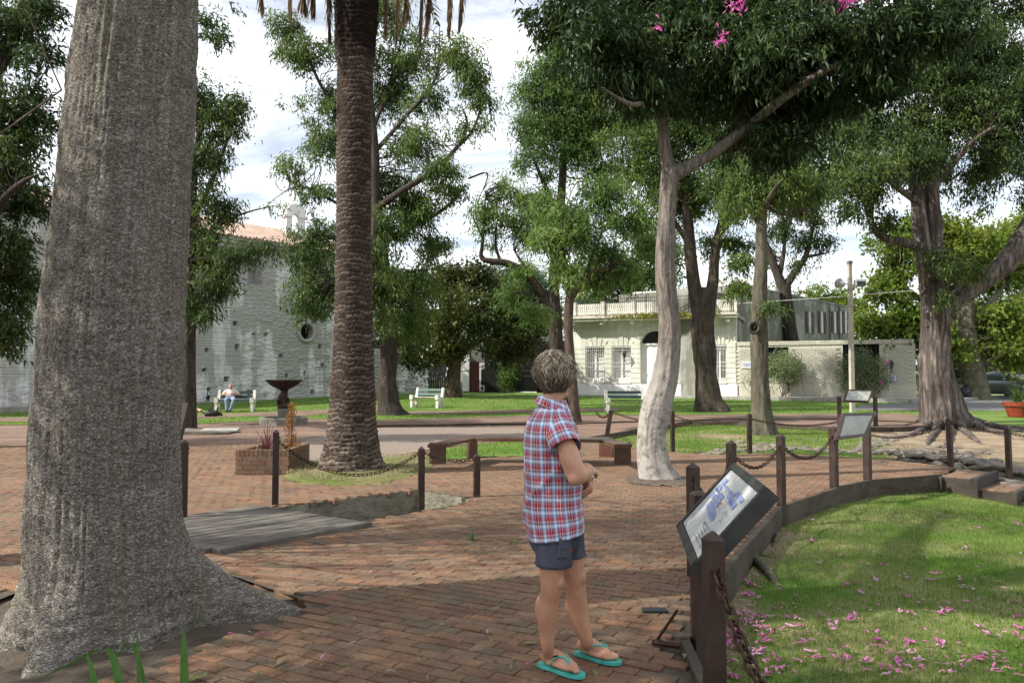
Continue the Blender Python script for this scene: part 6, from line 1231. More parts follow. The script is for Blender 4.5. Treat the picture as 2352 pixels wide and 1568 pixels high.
# along the walkway
pE = post(0.845, 3.38, 0.885, 'nearest dark post with bolted chain at the lower right', rz=0.15, w=0.074, below=0.9)
pF = post(1.40, 6.2, 0.87, 'dark post left of and behind the map board', rz=0.4)
pG = post(2.30, 8.4, 0.87, 'dark post above the top corner of the map board', rz=0.5)
pH = post(3.15, 9.38, 0.87, 'reddish post where the walkway edging bends', rz=0.6, below=0.5)
pI = post(4.42, 11.0, 0.86, 'left post holding the blank information board', rz=0.7, below=0.5, w=0.09)
pJ = post(5.20, 11.72, 0.80, 'right post under the blank information board', rz=0.7, below=0.5, w=0.09)
pK = post(7.56, 13.8, 0.84, 'black post at the head of the walkway steps', rz=0.6, lean=(-0.04, 0))
pL = post(8.10, 13.05, 0.89, 'black post beside the lower walkway steps', rz=0.6, z=-0.16, lean=(-0.03, 0), below=0.3); 
q = G(1545, 1027); pM = post(q.x, q.y, 0.82, 'dark post on the turf just right of the pale tree', below=0.4); q = G(1722, 1037); pN = post(q.x, q.y, 0.80, 'dark post before the roots of the knotted tree', below=0.4)
q = G(1392, 1012); pO = post(q.x, q.y, 0.76, 'grey leaning post behind the right end of the curved bench', lean=(0.17, 0), rz=0.0, w=0.10, below=0.2)
chain(at(pE, -0.13), (1.02, 1.75, 0.74), 0.40, 'heavy rusty chain hanging from the nearest post to the lower edge', 0.056, 0.0075)
chain(at(pF, -0.10), (1.085, 4.66, 0.80), 0.16, 'chain hanging beside the left edge of the map board')
chain(at(pF), at(pG), 0.30, 'chain looping behind the map board'); chain(at(pG), at(pH), 0.22, 'chain looping from behind the map board to the reddish post')
chain(at(pH), at(pI), 0.24, 'deep chain loop left of the blank information board'); chain(at(pM), at(pN), 0.14, 'shallow chain across the turf between pale and knotted trees', 0.06)
chain(at(pN), (9.1, 20.6, 0.60), 0.22, 'chain running right from the knotted tree posts', 0.06); chain((7.0, 16.2, 0.45), at(pK, -0.08), 0.20, 'long chain rising to the post at the head of the steps', 0.06)
chain(at(pK, -0.08), at(pL, -0.1), 0.05, 'chain between the two black posts by the steps'); chain(at(pL, -0.1), (10.2, 12.6, 0.40), 0.08, 'chain leaving the frame right of the steps', 0.06)
chain((2.2, 21.0, 0.62), at(pO, -0.06), 0.14, 'pale chain sagging past the slender tree to the leaning post', 0.065, 0.007); chain(at(pO, -0.06), (4.6, 17.9, 0.50), 0.16, 'pale chain from the leaning post towards the pale tree', 0.065, 0.007)

# ------------------------------------------------------------------ information boards
def panel_board(name, label, A, B, C, D, th, frame, face, fw=0.05, root=None):
    """A,B,C,D corners (face side), thickness to the back"""
    A, B, C, D = map(Vector, (A, B, C, D)); n = (B - A).cross(D - A).normalized(); t = root or thing(name, label, 'sign', (A + C) / 2); c = t.location
    MB().prism([p - c for p in (A, B, C, D)], (0, 0, 0), n * -th).build('board', frame, t)
    def ins(p, q_, r_): return p + (q_ - p).normalized() * fw + (r_ - p).normalized() * fw
    f = [ins(A, B, D), ins(B, A, C), ins(C, B, D), ins(D, A, C)]; MB().prism([p - c for p in f], n * 0.0, n * 0.006).build('face', face, t)
    ed_ = [(A, B), (B, C), (C, D), (D, A)]
    for a, b in ed_:
        d = (b - a).normalized(); i_ = n.cross(d).normalized(); MB().beam(a + i_ * fw * 0.45 + n * 0.008 - c, b + i_ * fw * 0.45 + n * 0.008 - c, fw * 0.9, 0.016, up=tuple(n)).build('frame', frame, t)
    return t, f, n
M_frame = mat('board_frame', (0.022, 0.024, 0.023), (0.04, 0.042, 0.038), 5, 0.45, 0.2, 0.003, 25, 'pos')
M_mapface = mat('map_paper', (0.62, 0.63, 0.62), (0.60, 0.61, 0.61), 2.2, 0.25, 0.05, 0.002, 8, 'pos', spec=0.5)
A, D = Vector((0.93, 4.5, 0.69)), Vector((0.79, 3.5, 0.69)); off = Vector((0.317, -0.045, 0.36)); B, C = A + off, D + off
ms, f, n = panel_board('map_sign', 'tilted map board in a dark frame standing at the walkway edge', A, D, C, B, 0.06, M_frame, M_mapface, 0.045)
# face frame: u along the text (A towards D), v down the slope
o0, uD, vD = f[3], f[2] - f[3], f[0] - f[3]
def mp_(u, v, h=0.010): return o0 + uD * u + vD * v + n * h - ms.location
M_mapblue = mat('map_blue', (0.24, 0.30, 0.55), (0.30, 0.36, 0.60), 20, 0.3, 0, kind='pos'); M_mapdark = mat('map_navy', (0.055, 0.08, 0.30), (0.08, 0.1, 0.34), 20, 0.3, 0, kind='pos'); M_ink = mat('map_ink', (0.13, 0.14, 0.17), (0.16, 0.17, 0.2), 20, 0.4, 0, kind='pos'); M_mapred = mat('map_red', (0.35, 0.05, 0.06), None, 9, 0.4, 0)
def quadset(name, m, qs, h=0.010):
    mb = MB()
    for q_ in qs: mb.add([mp_(u, v, h) for u, v in q_], [tuple(range(len(q_)))])
    mb.build(name, m, ms)
def mv(v): return 0.05 + v * 0.66
def rc(u0, v0, u1, v1, sk=0.0): v0, v1 = mv(v0), mv(v1); return [(u0, v0), (u1, v0 + sk), (u1, v1 + sk), (u0, v1)]
quadset('map_blocks', M_mapblue, [rc(0.08, 0.30, 0.20, 0.46), rc(0.08, 0.50, 0.20, 0.62), rc(0.07, 0.12, 0.19, 0.27), rc(0.22, 0.56, 0.46, 0.66), [(0.22, 0.50), (0.44, 0.50), (0.60, 0.55), (0.64, 0.62), (0.52, 0.64), (0.22, 0.59)], rc(0.23, 0.40, 0.42, 0.53), rc(0.45, 0.28, 0.62, 0.38), rc(0.22, 0.22, 0.60, 0.28), [(0.62, 0.25), (0.80, 0.25), (0.80, 0.35), (0.62, 0.33)], [(0.60, 0.13), (0.86, 0.16), (0.86, 0.22), (0.60, 0.21)]])
rb = np.random.default_rng(3); dq_ = []
for k in range(46): u, v = rb.uniform(0.1, 0.8), rb.uniform(0.14, 0.84); dq_.append(rc(u, v, u + rb.uniform(0.01, 0.05), v + rb.uniform(0.006, 0.02)))
dq_ += [rc(0.085, 0.40, 0.17, 0.44), rc(0.62, 0.37, 0.74, 0.40)]
quadset('map_marks', M_mapdark, dq_, 0.012)
quadset('map_text', M_ink, [rc(0.54, 1.0 + 0.075 * k, 0.86 - 0.05 * (k % 2), 1.014 + 0.075 * k) for k in range(5)] + [rc(0.50, 0.98, 0.53, 1.06), rc(0.08, 1.12, 0.13, 1.135), rc(0.08, 1.16, 0.12, 1.175)], 0.012); quadset('map_pointer', M_mapred, [rc(0.47, 0.53, 0.51, 0.56)], 0.013)
for x, y, lb in ((1.085, 4.66, 'far'), (0.0, 0, None)):
    if lb: MB().bbox((x - ms.location.x, y - ms.location.y, 0.43 - ms.location.z + -0.3), (0.085, 0.085, 1.48), 0.02, 0.15).build('leg', M_post, ms)
ir = thing('iron_brace', 'thin iron stay braced against the walkway edge below the map board', 'brace', G(1555, 1470)); r0 = ir.location
MB().tube([P(1556, 1400, 4.55) - r0, G(1506, 1482) - r0 + Vector((0, 0, 0.02))], 0.009, 6).build('stay', M_iron, ir); MB().tube([G(1498, 1484) - r0 + Vector((0, 0, 0.025)), G(1562, 1492) - r0 + Vector((0, 0, 0.025))], 0.017, 6).build('foot_bar', M_iron, ir)
M_blank = mat('faded_board', (0.36, 0.37, 0.33), (0.28, 0.29, 0.26), 6, 0.5, 0.2, 0.002, 20, 'pos')
panel_board('information_board', 'blank grey-green information board on two posts along the walkway', P(1921, 1009, 10.75), P(1986, 1001, 11.45), P(2011, 948, 11.9), P(1937, 949, 11.2), 0.05, M_post, M_blank, 0.04)
ib, *_ = panel_board('information_board', 'small distant blank board on thin posts before the lamp pole', P(1937, 921, 24.6), P(1996, 923, 24.6), P(2006, 895, 24.9), P(1945, 895, 24.9), 0.05, M_post, M_blank, 0.05)
for px in (1927, 2010):
    a = P(px, 910, 24.9); MB().beam(Vector((a.x, a.y, -0.2)) - ib.location, a - ib.location, 0.10).build('leg', M_post, ib)

# ------------------------------------------------------------------ curved bench
cbn = thing('curved_bench', 'low angular bench of varnished brown planks in three runs behind the woman', 'bench', G(1200, 1060))
c0 = cbn.location; ZS = 0.44
L0, L1, L2, R2, R1, R0 = G(982, 1020, ZS), G(1028, 1018, ZS), G(1064, 1003, ZS), G(1400, 1006, ZS), G(1412, 1018, ZS), G(1452, 1018, ZS)
def seatseg(a, b, c, d): MB().prism([p - c0 for p in (a, b, c, d)], (0, 0, -0.055), (0, 0, 0)).build('seat', M_benchwood, cbn)
bl, brr = G(1048, 1000, ZS), G(1385, 1003, ZS)
seatseg(L0, L1, G(1090, 1006, ZS), G(1060, 1001.5, ZS)); seatseg(G(1061, 1001.6, ZS), G(1091, 1006.2, ZS), G(1378, 1009, ZS), G(1392, 1003.8, ZS)); seatseg(G(1379, 1009.3, ZS), G(1411, 1020, ZS), G(1452, 1019, ZS), G(1394, 1004, ZS))
def legp(a, b, dp=0.07):
    a, b = Vector((*a[:2], 0)), Vector((*b[:2], 0)); MB().beam(a + Vector((0, 0, 0.19)) - c0, b + Vector((0, 0, 0.19)) - c0, dp, 0.385).build('leg', M_benchwood, cbn)
legp(G(986, 1066), G(1024, 1065)); legp(G(1074, 1051), G(1094, 1049)); legp(G(1378, 1048), G(1408, 1050)); legp(G(1411, 1065), G(1449, 1065))

# ------------------------------------------------------------------ white and green benches
def bench(loc, rz, label, slat, L=1.55):
    t = thing('park_bench', label, 'bench', loc, rz, 'white and green park benches')
    for sx in (-1, 1):
        x = sx * (L / 2 - 0.1); mb = MB()
        mb.prism([(x, -0.33, 0), (x, -0.22, 0), (x, -0.17, 0.40), (x, -0.30, 0.40)], (-0.055, 0, 0), (0.055, 0, 0)); mb.prism([(x, 0.12, 0), (x, 0.26, 0), (x, 0.10, 0.42), (x, -0.02, 0.42)], (-0.055, 0, 0), (0.055, 0, 0)); mb.box((x, -0.04, 0.13), (0.09, 0.34, 0.07))
        mb.prism([(x, -0.36, 0.38), (x, 0.16, 0.36), (x, 0.18, 0.46), (x, -0.12, 0.50), (x, -0.14, 0.56), (x, -0.36, 0.58)], (-0.075, 0, 0), (0.075, 0, 0)); mb.prism([(x, 0.08, 0.40), (x, 0.20, 0.38), (x, 0.34, 0.86), (x, 0.22, 0.89)], (-0.055, 0, 0), (0.055, 0, 0))
        mb.build('end_frame', M_bench_white, t)
    for y, z, rx in ((-0.24, 0.445, 0), (-0.12, 0.435, 0), (0.0, 0.425, 0)): MB().box((0, y, z + 0.03), (L - 0.36, 0.10, 0.035)).build('seat_slat', M_bench_white if y < -0.2 and slat is M_green_slat else slat, t)
    for y, z in ((0.145, 0.60), (0.205, 0.79)): MB().box((0, y, z), (L - 0.33, 0.035, 0.11), 0, R(-16)).build('back_slat', slat, t)
    return t
bm1 = GT(541, 945); bench(bm1, R(6), 'white-ended green bench with the seated man before the church', M_dark_slat, 1.62)
bm2 = GT(982, 936); bench(bm2, R(-24), 'white-ended bench with teal slats on the sunny lawn right of the palm', M_green_slat, 1.5)
bm3 = GT(1436, 945); bench(bm3, R(3), 'green-slatted white bench before the cream house door', M_dark_slat, 1.72)

# ------------------------------------------------------------------ fountain
fo = GT(651, 974); ft = thing('fountain', 'dark shell-bowl fountain on a twisted stem in a low round basin', 'fountain', fo)
MB().lathe([(0.80, -0.05), (0.80, 0.20), (0.77, 0.23), (0.64, 0.23), (0.62, 0.18), (0.62, 0.04)], 8).build('basin', M_concrete, ft); MB().lathe([(0.62, 0.05), (0.01, 0.06)], 16, cap=False).build('basin_floor', M_earth, ft)
MB().box((0.05, 0, 0.28), (0.42, 0.42, 0.46), 0.2).build('plinth', M_concrete, ft)
tw_ = MB(); N = 40; ns_ = 20
for i in range(N):
    z = 0.50 + 0.62 * i / (N - 1); r = np.interp(i / (N - 1), [0, 0.1, 0.25, 0.5, 0.75, 0.92, 1], [0.20, 0.17, 0.14, 0.165, 0.125, 0.10, 0.14])
    for k in range(ns_): a = 2 * math.pi * k / ns_; q_ = r * (1 + 0.20 * math.cos(3 * (a + i * 0.11))); tw_.v.append((q_ * math.cos(a), q_ * math.sin(a), z))
tw_.f = [(i * ns_ + k, i * ns_ + (k + 1) % ns_, (i + 1) * ns_ + (k + 1) % ns_, (i + 1) * ns_ + k) for i in range(N - 1) for k in range(ns_)]
tw_.ball((0.17, -0.10, 0.60), (0.13, 0.10, 0.11), 10, 8); tw_.ball((0.26, -0.14, 0.56), (0.07, 0.05, 0.05), 8, 6); tw_.tube([(-0.15, 0.0, 0.55), (-0.17, -0.05, 0.75), (-0.12, -0.08, 0.95)], [0.04, 0.05, 0.02], 6); tw_.build('stem', M_bronze, ft, True)
MB().lathe([(0.08, 1.10), (0.16, 1.13), (0.30, 1.20), (0.43, 1.29), (0.52, 1.38), (0.535, 1.42), (0.49, 1.40), (0.40, 1.32), (0.20, 1.22), (0.02, 1.2)], 72, mod=lambda a, r, z: 1 + 0.045 * min(1, max(0, (r - 0.1) * 4)) * math.cos(18 * a), cap=False).build('bowl', M_bronze, ft, True)
mb = MB()
for k in range(18): a = 2 * math.pi * (k + 0.5) / 18; mb.ball((0.535 * math.cos(a), 0.535 * math.sin(a), 1.42), (0.07, 0.07, 0.035), 7, 5)
mb.build('scalloped_rim', M_bronze, ft, True)

# ------------------------------------------------------------------ brick planter
pl_ = thing('brick_planter', 'square red brick planter holding dry plants left of the palm', 'planter', (-4.36, 12.62, 0)); WX, WY = 0.84, 1.30
bl_ = [MB().bbox((0, 0, 0), (0.232, 0.11, 0.062), 0.004).mesh('brick'), MB().bbox((0, 0, 0), (0.062, 0.11, 0.10), 0.004).mesh('brick')]
for b_ in bl_: b_.materials.append(M_brick_wall)
def lay(a, b, z, kind, offs):
    a, b = Vector(a), Vector(b); L = (b - a).length; d = (b - a).normalized(); s = offs; step_ = 0.24 if kind == 0 else 0.072
    while s < L - 0.03:
        ln_ = min(step_ - 0.008, L - s); o = link('brick', bl_[kind], None, pl_); o.location = a + d * (s + ln_ / 2) + Vector((0, 0, z)); o.rotation_euler = (0, 0, math.atan2(d.y, d.x)); o.scale = (ln_ / (0.232 if kind == 0 else 0.062), 1, 1); s += ln_ + 0.008
for c_ in range(4):
    z = 0.035 + 0.07 * c_
    for a, b in (((0, 0.055, 0), (WX, 0.055, 0)), ((WX - 0.055, 0.115, 0), (WX - 0.055, WY - 0.115, 0)), ((WX, WY - 0.055, 0), (0, WY - 0.055, 0)), ((0.055, WY - 0.115, 0), (0.055, 0.115, 0))):
        if c_ % 2: lay(a, Vector(a) + (Vector(b) - Vector(a)).normalized() * 0.112, z, 0, 0.0)
        lay(a, b, z, 0, 0.12 if c_ % 2 else 0.0)
for a, b in (((0, 0.055, 0), (WX, 0.055, 0)), ((WX - 0.055, 0.115, 0), (WX - 0.055, WY - 0.115, 0)), ((WX, WY - 0.055, 0), (0, WY - 0.055, 0)), ((0.055, WY - 0.115, 0), (0.055, 0.115, 0))): lay(a, b, 0.335, 1, 0.0)
MB().box((WX / 2, WY / 2, 0.16), (WX - 0.22, WY - 0.22, 0.30)).build('soil', M_earth, pl_); MB().box((WX / 2, WY / 2, 0.15), (WX - 0.03, WY - 0.03, 0.28)).build('mortar', M_walk, pl_)
def tuft(name, label, cat, loc, n, L, w, lm, spread=0.6, curve=0.5, group=None):
    v = []; an = rng.random(n) * 6.283; tilt = rng.random(n) * spread; seg = 5; quads = []
    for i in range(n):
        d = np.array([math.cos(an[i]), math.sin(an[i]), 0]); s = np.array([-d[1], d[0], 0]); l = L * rng.uniform(0.55, 1.1); b = len(v)
        for k in range(seg + 1):
            t = k / seg; p = d * (math.sin(tilt[i] + curve * t * tilt[i] * 2) * l * t + 0.02) + np.array([0, 0, l * t * math.cos(tilt[i] + curve * t * tilt[i] * 2)]); ww = w * (1 - t) ** 0.7 * 0.5 + 0.0008; v += [p - s * ww, p + s * ww]
        quads += [(b + 2 * k, b + 2 * k + 1, b + 2 * k + 3, b + 2 * k + 2) for k in range(seg)]
    t = tag(link(name, mesh_np(name, v, quads, attrs={'rnd': ('POINT', 'FLOAT', np.repeat(rng.random(n), 2 * (seg + 1)))}), lm), label, cat, group); t.location = loc; return t
M_redleaf = leafmat('red_strap_leaf', (0.08, 0.03, 0.03), (0.16, 0.06, 0.05), (0.28, 0.16, 0.10), 0.3); M_dryleaf = leafmat('rust_dry_leaf', (0.16, 0.07, 0.025), (0.30, 0.15, 0.05), (0.44, 0.28, 0.10), 0.25); M_straw = leafmat('straw', (0.20, 0.19, 0.10), (0.32, 0.30, 0.17), (0.45, 0.40, 0.26), 0.3)
tuft('red_plant', 'spiky reddish plant growing in the brick planter', 'plant', (-4.36 + 0.38, 12.62 + 0.4, 0.31), 60, 0.62, 0.016, M_redleaf, 0.9, 0.5); tuft('straw_tuft', 'pale straggly tuft in the middle of the brick planter', 'plant', (-4.36 + 0.55, 12.62 + 0.5, 0.31), 60, 0.28, 0.012, M_straw, 1.0, 0.5); tuft('straw_tuft', 'dry arching stalks at the left of the brick planter', 'plant', (-4.36 + 0.2, 12.62 + 0.35, 0.31), 16, 0.55, 0.008, M_straw, 1.2, 0.8)
dp = thing('dry_shrub', 'small rust-brown dried shrub behind the tallest post', 'shrub', (-4.36 + 0.66, 12.62 + 0.75, 0.31)); n = 1500; hh = rng.random(n); pos = np.stack([rng.normal(size=n) * 0.055 * (1.15 - hh * 0.7) + 0.02 * np.sin(hh * 9), rng.normal(size=n) * 0.055, hh * 0.78], 1)
o = link('foliage', leaf_mesh('foliage', pos, rng.normal(size=(n, 3)) + np.array([0, 0, 0.6]), rng.uniform(0.025, 0.05, n), rng.uniform(0.008, 0.016, n), rng.random(n)), M_dryleaf, dp); o['kind'] = 'stuff'; MB().tube([(0, 0, -0.05), (0.02, 0, 0.4), (0, 0, 0.75)], [0.012, 0.009, 0.003], 5).build('stem', M_bark_brown, dp)

# ------------------------------------------------------------------ lamp pole, pot, bags, car
lp = thing('lamp_pole', 'square concrete pole with two floodlights beside the garden wall', 'lamp', GT(1958, 948)); q = lp.location; Y_ = q.y
H_ = P(1958, 605, Y_).z - q.z; M_pole = mat('concrete_pole', (0.46, 0.43, 0.36), (0.36, 0.33, 0.27), 3, 0.85, 0.3, 0.006, 20, 'pos')
MB().box((0, 0, H_ / 2 - 0.2), (0.165, 0.165, H_ + 0.4), 0.15, taper=0.86).build('shaft', M_pole, lp); MB().box((0, 0, H_ + 0.04), (0.17, 0.17, 0.12), 0.15).build('cap', M_stone, lp)
for z in (H_ - 1.05, H_ - 1.75): MB().box((0, 0, z), (0.18, 0.18, 0.05), 0.15).build('band', M_granite, lp)
M_lampgrey = mat('lamp_grey', (0.42, 0.43, 0.42), (0.33, 0.34, 0.33), 8, 0.5, 0.1)
a = P(1932, 652, Y_) - q; h = MB().lathe([(0.05, -0.16), (0.12, -0.1), (0.20, 0.12), (0.21, 0.16), (0.16, 0.14)], 12).build('floodlight', M_lampgrey, lp); h.location = a; h.rotation_euler = (R(-60), R(-40), 0); MB().beam(a, Vector((0, 0, a.z)), 0.035).build('arm', M_lampgrey, lp)
a = P(1975, 650, Y_) - q; h = MB().box((0, 0, 0), (0.40, 0.24, 0.26), 0, R(-10)).build('floodlight', M_lampgrey, lp); h.location = a; MB().box(a + Vector((0, -0.125, -0.02)), (0.34, 0.02, 0.17), 0, R(-10)).build('lens', M_glass, lp); MB().beam(a, Vector((0, 0, a.z - 0.1)), 0.035).build('arm', M_lampgrey, lp)
po = GT(2338, 958); pot = thing('plant_pot', 'large terracotta-red flower pot with a spiky green plant at the right edge', 'pot', po); M_pot = mat('red_glazed_pot', (0.30, 0.045, 0.022), (0.22, 0.035, 0.02), 5, 0.5, 0.2, 0.004, 25, 'pos')
MB().lathe([(0.30, 0), (0.33, 0.05), (0.44, 0.42), (0.49, 0.42), (0.50, 0.56), (0.46, 0.57), (0.43, 0.5), (0.05, 0.48)], 32).build('vessel', M_pot, pot, False)
t = tuft('foliage', None, None, (0, 0, 0.48), 260, 0.85, 0.02, ML_mid, 1.1, 0.45); t.parent = pot; t['kind'] = 'stuff'
M_bag = mat('black_plastic', (0.014, 0.016, 0.024), (0.022, 0.025, 0.036), 4, 0.28, 0.8, 0.05, 9, 'pos', spec=0.6)
for px, w, lb in ((2218, 0.58, 'dark plastic rubbish bag leaning left at the plane tree foot'), (2242, 0.66, 'larger dark rubbish bag right beside the plane tree foot')):
    c = GT(px, 917); nz_, nt_ = 16, 24; tt, ff = np.meshgrid(np.linspace(0, 2 * np.pi, nt_, endpoint=False), np.linspace(0, 1, nz_)); r = w * np.interp(ff, [0, 0.08, 0.35, 0.6, 0.8, 0.92, 1.0], [0.55, 0.62, 0.66, 0.55, 0.32, 0.10, 0.16]) * (1 + 0.22 * (fbm(np.cos(tt) * 2 + px, np.sin(tt) * 2, ff * 4, 3) - 0.5) * 2)
    v = np.stack([r * np.cos(tt), r * np.sin(tt), ff * w * 1.35], -1).reshape(-1, 3); q_ = np.arange(nt_ * nz_).reshape(nz_, nt_); qn = np.roll(q_, -1, 1)
    t = thing('rubbish_bag', lb, 'bag', (c.x, c.y, 0.47), 0, 'rubbish bags by the plane tree'); link('bag', mesh_np('bag', v, np.stack([q_[:-1], qn[:-1], qn[1:], q_[1:]], -1).reshape(-1, 4), smooth=True), M_bag, t); MB().tube([(0, 0, w * 1.28), (0.05, 0, w * 1.45), (0.1, 0.02, w * 1.4)], [0.04, 0.05, 0.01], 6).build('knot', M_bag, t)
# parked car, front towards the viewer
cr_ = thing('parked_car', 'grey-green car parked facing the viewer at the right edge', 'car', (27.9, 44.4, terr(44.4) + 0.02), R(8)); M_paint = mat('car_paint', (0.13, 0.165, 0.155), (0.12, 0.15, 0.14), 3, 0.28, 0, metal=0.5, spec=0.6); M_tyre = mat('tyre', (0.012, 0.012, 0.012), (0.02, 0.02, 0.02), 20, 0.85, 0.2); M_chrome = mat('car_trim', (0.5, 0.5, 0.5), (0.45, 0.45, 0.46), 9, 0.2, 0, metal=0.9); M_lens = mat('head_lens', (0.6, 0.62, 0.63), (0.5, 0.52, 0.53), 9, 0.12, 0, spec=0.8)
def loft(rings, close=True):
    n = len(rings[0]); mb = MB(); mb.v = [tuple(p) for r in rings for p in r]; mb.f = [(i * n + k, i * n + (k + 1) % n, (i + 1) * n + (k + 1) % n, (i + 1) * n + k) for i in range(len(rings) - 1) for k in range(n)]
    if close: mb.f += [tuple(range(n - 1, -1, -1)), tuple((len(rings) - 1) * n + k for k in range(n))]
    return mb
rings = []
for y, w, zb, zt in ((-2.05, 0.62, 0.32, 0.62), (-1.98, 0.78, 0.24, 0.74), (-1.75, 0.84, 0.20, 0.82), (-1.2, 0.865, 0.20, 0.93), (-0.7, 0.87, 0.20, 0.99), (0.2, 0.875, 0.20, 1.0), (1.2, 0.87, 0.20, 1.0), (1.8, 0.83, 0.22, 0.98), (2.05, 0.7, 0.32, 0.85)):
    rings.append([(-w * 0.9, y, zb), (w * 0.9, y, zb), (w, y, zb + 0.15), (w, y, (zb + zt) / 2 + 0.05), (w * 0.93, y, zt - 0.06), (w * 0.75, y, zt), (-w * 0.75, y, zt), (-w * 0.93, y, zt - 0.06), (-w, y, (zb + zt) / 2 + 0.05), (-w, y, zb + 0.15)])
loft(rings).build('body', M_paint, cr_, True)
rings = []
for y, w, z in ((-0.85, 0.78, 0.97), (-0.2, 0.68, 1.36), (0.0, 0.66, 1.44), (0.6, 0.65, 1.48), (1.2, 0.66, 1.43), (1.75, 0.74, 0.98)): rings.append([(-0.80, y, 0.94), (0.80, y, 0.94), (w * 1.06, y, z - 0.06), (w * 0.9, y, z), (-w * 0.9, y, z), (-w * 1.06, y, z - 0.06)])
loft(rings).build('cabin', M_paint, cr_, True)
MB().add([(-0.66, -0.885, 1.00), (0.66, -0.885, 1.00), (0.56, -0.255, 1.37), (-0.56, -0.255, 1.37)], [(0, 1, 2, 3)]).build('windscreen', M_glass, cr_)
for sx in (-1, 1):
    MB().prism([(sx * 0.45, -2.04, 0.62), (sx * 0.76, -1.93, 0.64), (sx * 0.79, -1.80, 0.78), (sx * 0.50, -1.93, 0.76)], (0, -0.03, 0), (0, 0.03, 0.01)).build('headlight', M_lens, cr_); MB().ball((sx * 0.98, -0.55, 1.05), (0.10, 0.07, 0.08), 10, 7).build('mirror', M_lens, cr_, True)
    for y in (-1.35, 1.3):
        w_ = MB(); w_.tube([(sx * 0.70, y, 0.31), (sx * 0.88, y, 0.31)], 0.31, 20); ww = w_.build('wheel', M_tyre, cr_, True); MB().tube([(sx * 0.87, y, 0.31), (sx * 0.89, y, 0.31)], 0.19, 12).build('rim', M_chrome, ww)
MB().box((0, -2.055, 0.60), (0.62, 0.05, 0.12)).build('grille', M_blackiron, cr_); MB().box((0, -2.06, 0.66), (0.66, 0.05, 0.025)).build('grille_trim', M_chrome, cr_); MB().box((0, -2.06, 0.40), (1.1, 0.06, 0.12)).build('lower_grille', M_blackiron, cr_); MB().box((0, -2.09, 0.47), (0.42, 0.015, 0.11)).build('number_plate', M_white, cr_)

# ------------------------------------------------------------------ shrubs against walls
def shrub(name, label, cat, c, rad, n, lsz, lm, group=None, stems=12, ground=0.45):
    t = thing(name, label, cat, (c[0], c[1], ground), 0, group); u = rng.normal(size=(n // 14, 3)); u /= np.linalg.norm(u, axis=1)[:, None]; r = rng.random(len(u)) ** 0.4 * (1 + 0.5 * (vn(u[:, 0] * 2 + c[0], u[:, 1] * 2, u[:, 2] * 2) - 0.5))
    C = u * r[:, None] * np.array(rad) + np.array([0, 0, c[2] - ground]); pos = (C[:, None] + rng.normal(size=(len(u), 14, 3)) * lsz * 1.3).reshape(-1, 3); m_ = len(pos)
    o = link('foliage', leaf_mesh('foliage', pos, rng.normal(size=(m_, 3)) + np.repeat(u, 14, 0) * 0.5 - np.array([0, 0, 0.2]), lsz * rng.uniform(0.7, 1.3, m_), lsz * 0.55 * rng.uniform(0.7, 1.3, m_), rng.random(m_)), lm, t); o['kind'] = 'stuff'
    A = np.zeros((stems, 3)) + rng.normal(size=(stems, 3)) * np.array([0.15, 0.1, 0.0]); E = C[rng.integers(0, len(C), stems)]; o = link('stems', twig_mesh('stems', A, E, np.full(stems, 0.025), np.full(stems, 0.008)), M_bark_brown, t); o['kind'] = 'stuff'; return t
ML_shrub = leafmat('leaf_shrub', (0.055, 0.085, 0.035), (0.15, 0.20, 0.085), (0.32, 0.36, 0.19), 0.25, 0.4)
def wp(px, py, out): s, z = fhit(px, py); p = F(s, z, out); return (p.x, p.y, z)
shrub('rambling_shrub', 'pale-leaved rambling shrub left on the garden wall by the knotted trunk', 'shrub', wp(1802, 846, 0.75), (1.15, 0.65, 1.0), 7000, 0.085, ML_shrub, 'shrubs on the garden wall'); shrub('rambling_shrub', 'rambling shrub with pink flowers behind the lamp pole', 'shrub', wp(1982, 858, 0.75), (1.4, 0.65, 1.2), 8500, 0.085, ML_shrub, 'shrubs on the garden wall')
shrub('small_shrub', 'thin leafy shoots on the wall left of the knotted trunk', 'shrub', wp(1733, 870, 0.3), (0.45, 0.3, 0.6), 900, 0.08, ML_shrub); shrub('ivy_clump', 'bright ivy clump between red doorway and iron gate', 'ivy', (P(1168, 870, 52.8).x, 52.8, P(1168, 862, 52.8).z), (0.62, 0.5, 1.25), 3600, 0.10, ML_bright)
M_pink = leafmat('pink_petal', (0.42, 0.05, 0.22), (0.60, 0.10, 0.36), (0.72, 0.24, 0.50), 0.35, 0.6); 
for px, py, lb in ((2036, 834, 'pink rose bloom high at the right of the garden wall'), (2022, 878, 'pink rose bloom lower among the wall shrub leaves')):
    c = wp(px, py, 0.9); n = 26; t = thing('rose_bloom', lb, 'flower', c); link('petals', leaf_mesh('petals', rng.normal(size=(n, 3)) * 0.05, rng.normal(size=(n, 3)), np.full(n, 0.09), np.full(n, 0.08), rng.random(n)), M_pink, t)['kind'] = 'stuff'
for px, py, dx, dz, lb in ((1690, 10, 0.18, 0.12, 'large cluster of magenta flowers at the top of the dark crown'), (1655, 88, 0.09, 0.10, 'small pink flower cluster lower in the dark crown'), (1506, 62, 0.02, 0.03, 'single pale pink flower in the left of the dark crown'), (1945, -4, 0.3, 0.03, 'pink flowers at the upper edge of the right crown')):
    c = P(px, py, 10.4); n = int(60 * dx / 0.3) + 5; pos = rng.normal(size=(n, 3)) * np.array([dx * 0.4, 0.1, dz * 0.5]); t = thing('flower_cluster', lb, 'flower', c, 0, 'pink tree flowers'); link('petals', leaf_mesh('petals', pos, rng.normal(size=(n, 3)), rng.uniform(0.07, 0.11, n), rng.uniform(0.025, 0.04, n), rng.random(n)), M_pink, t)['kind'] = 'stuff'

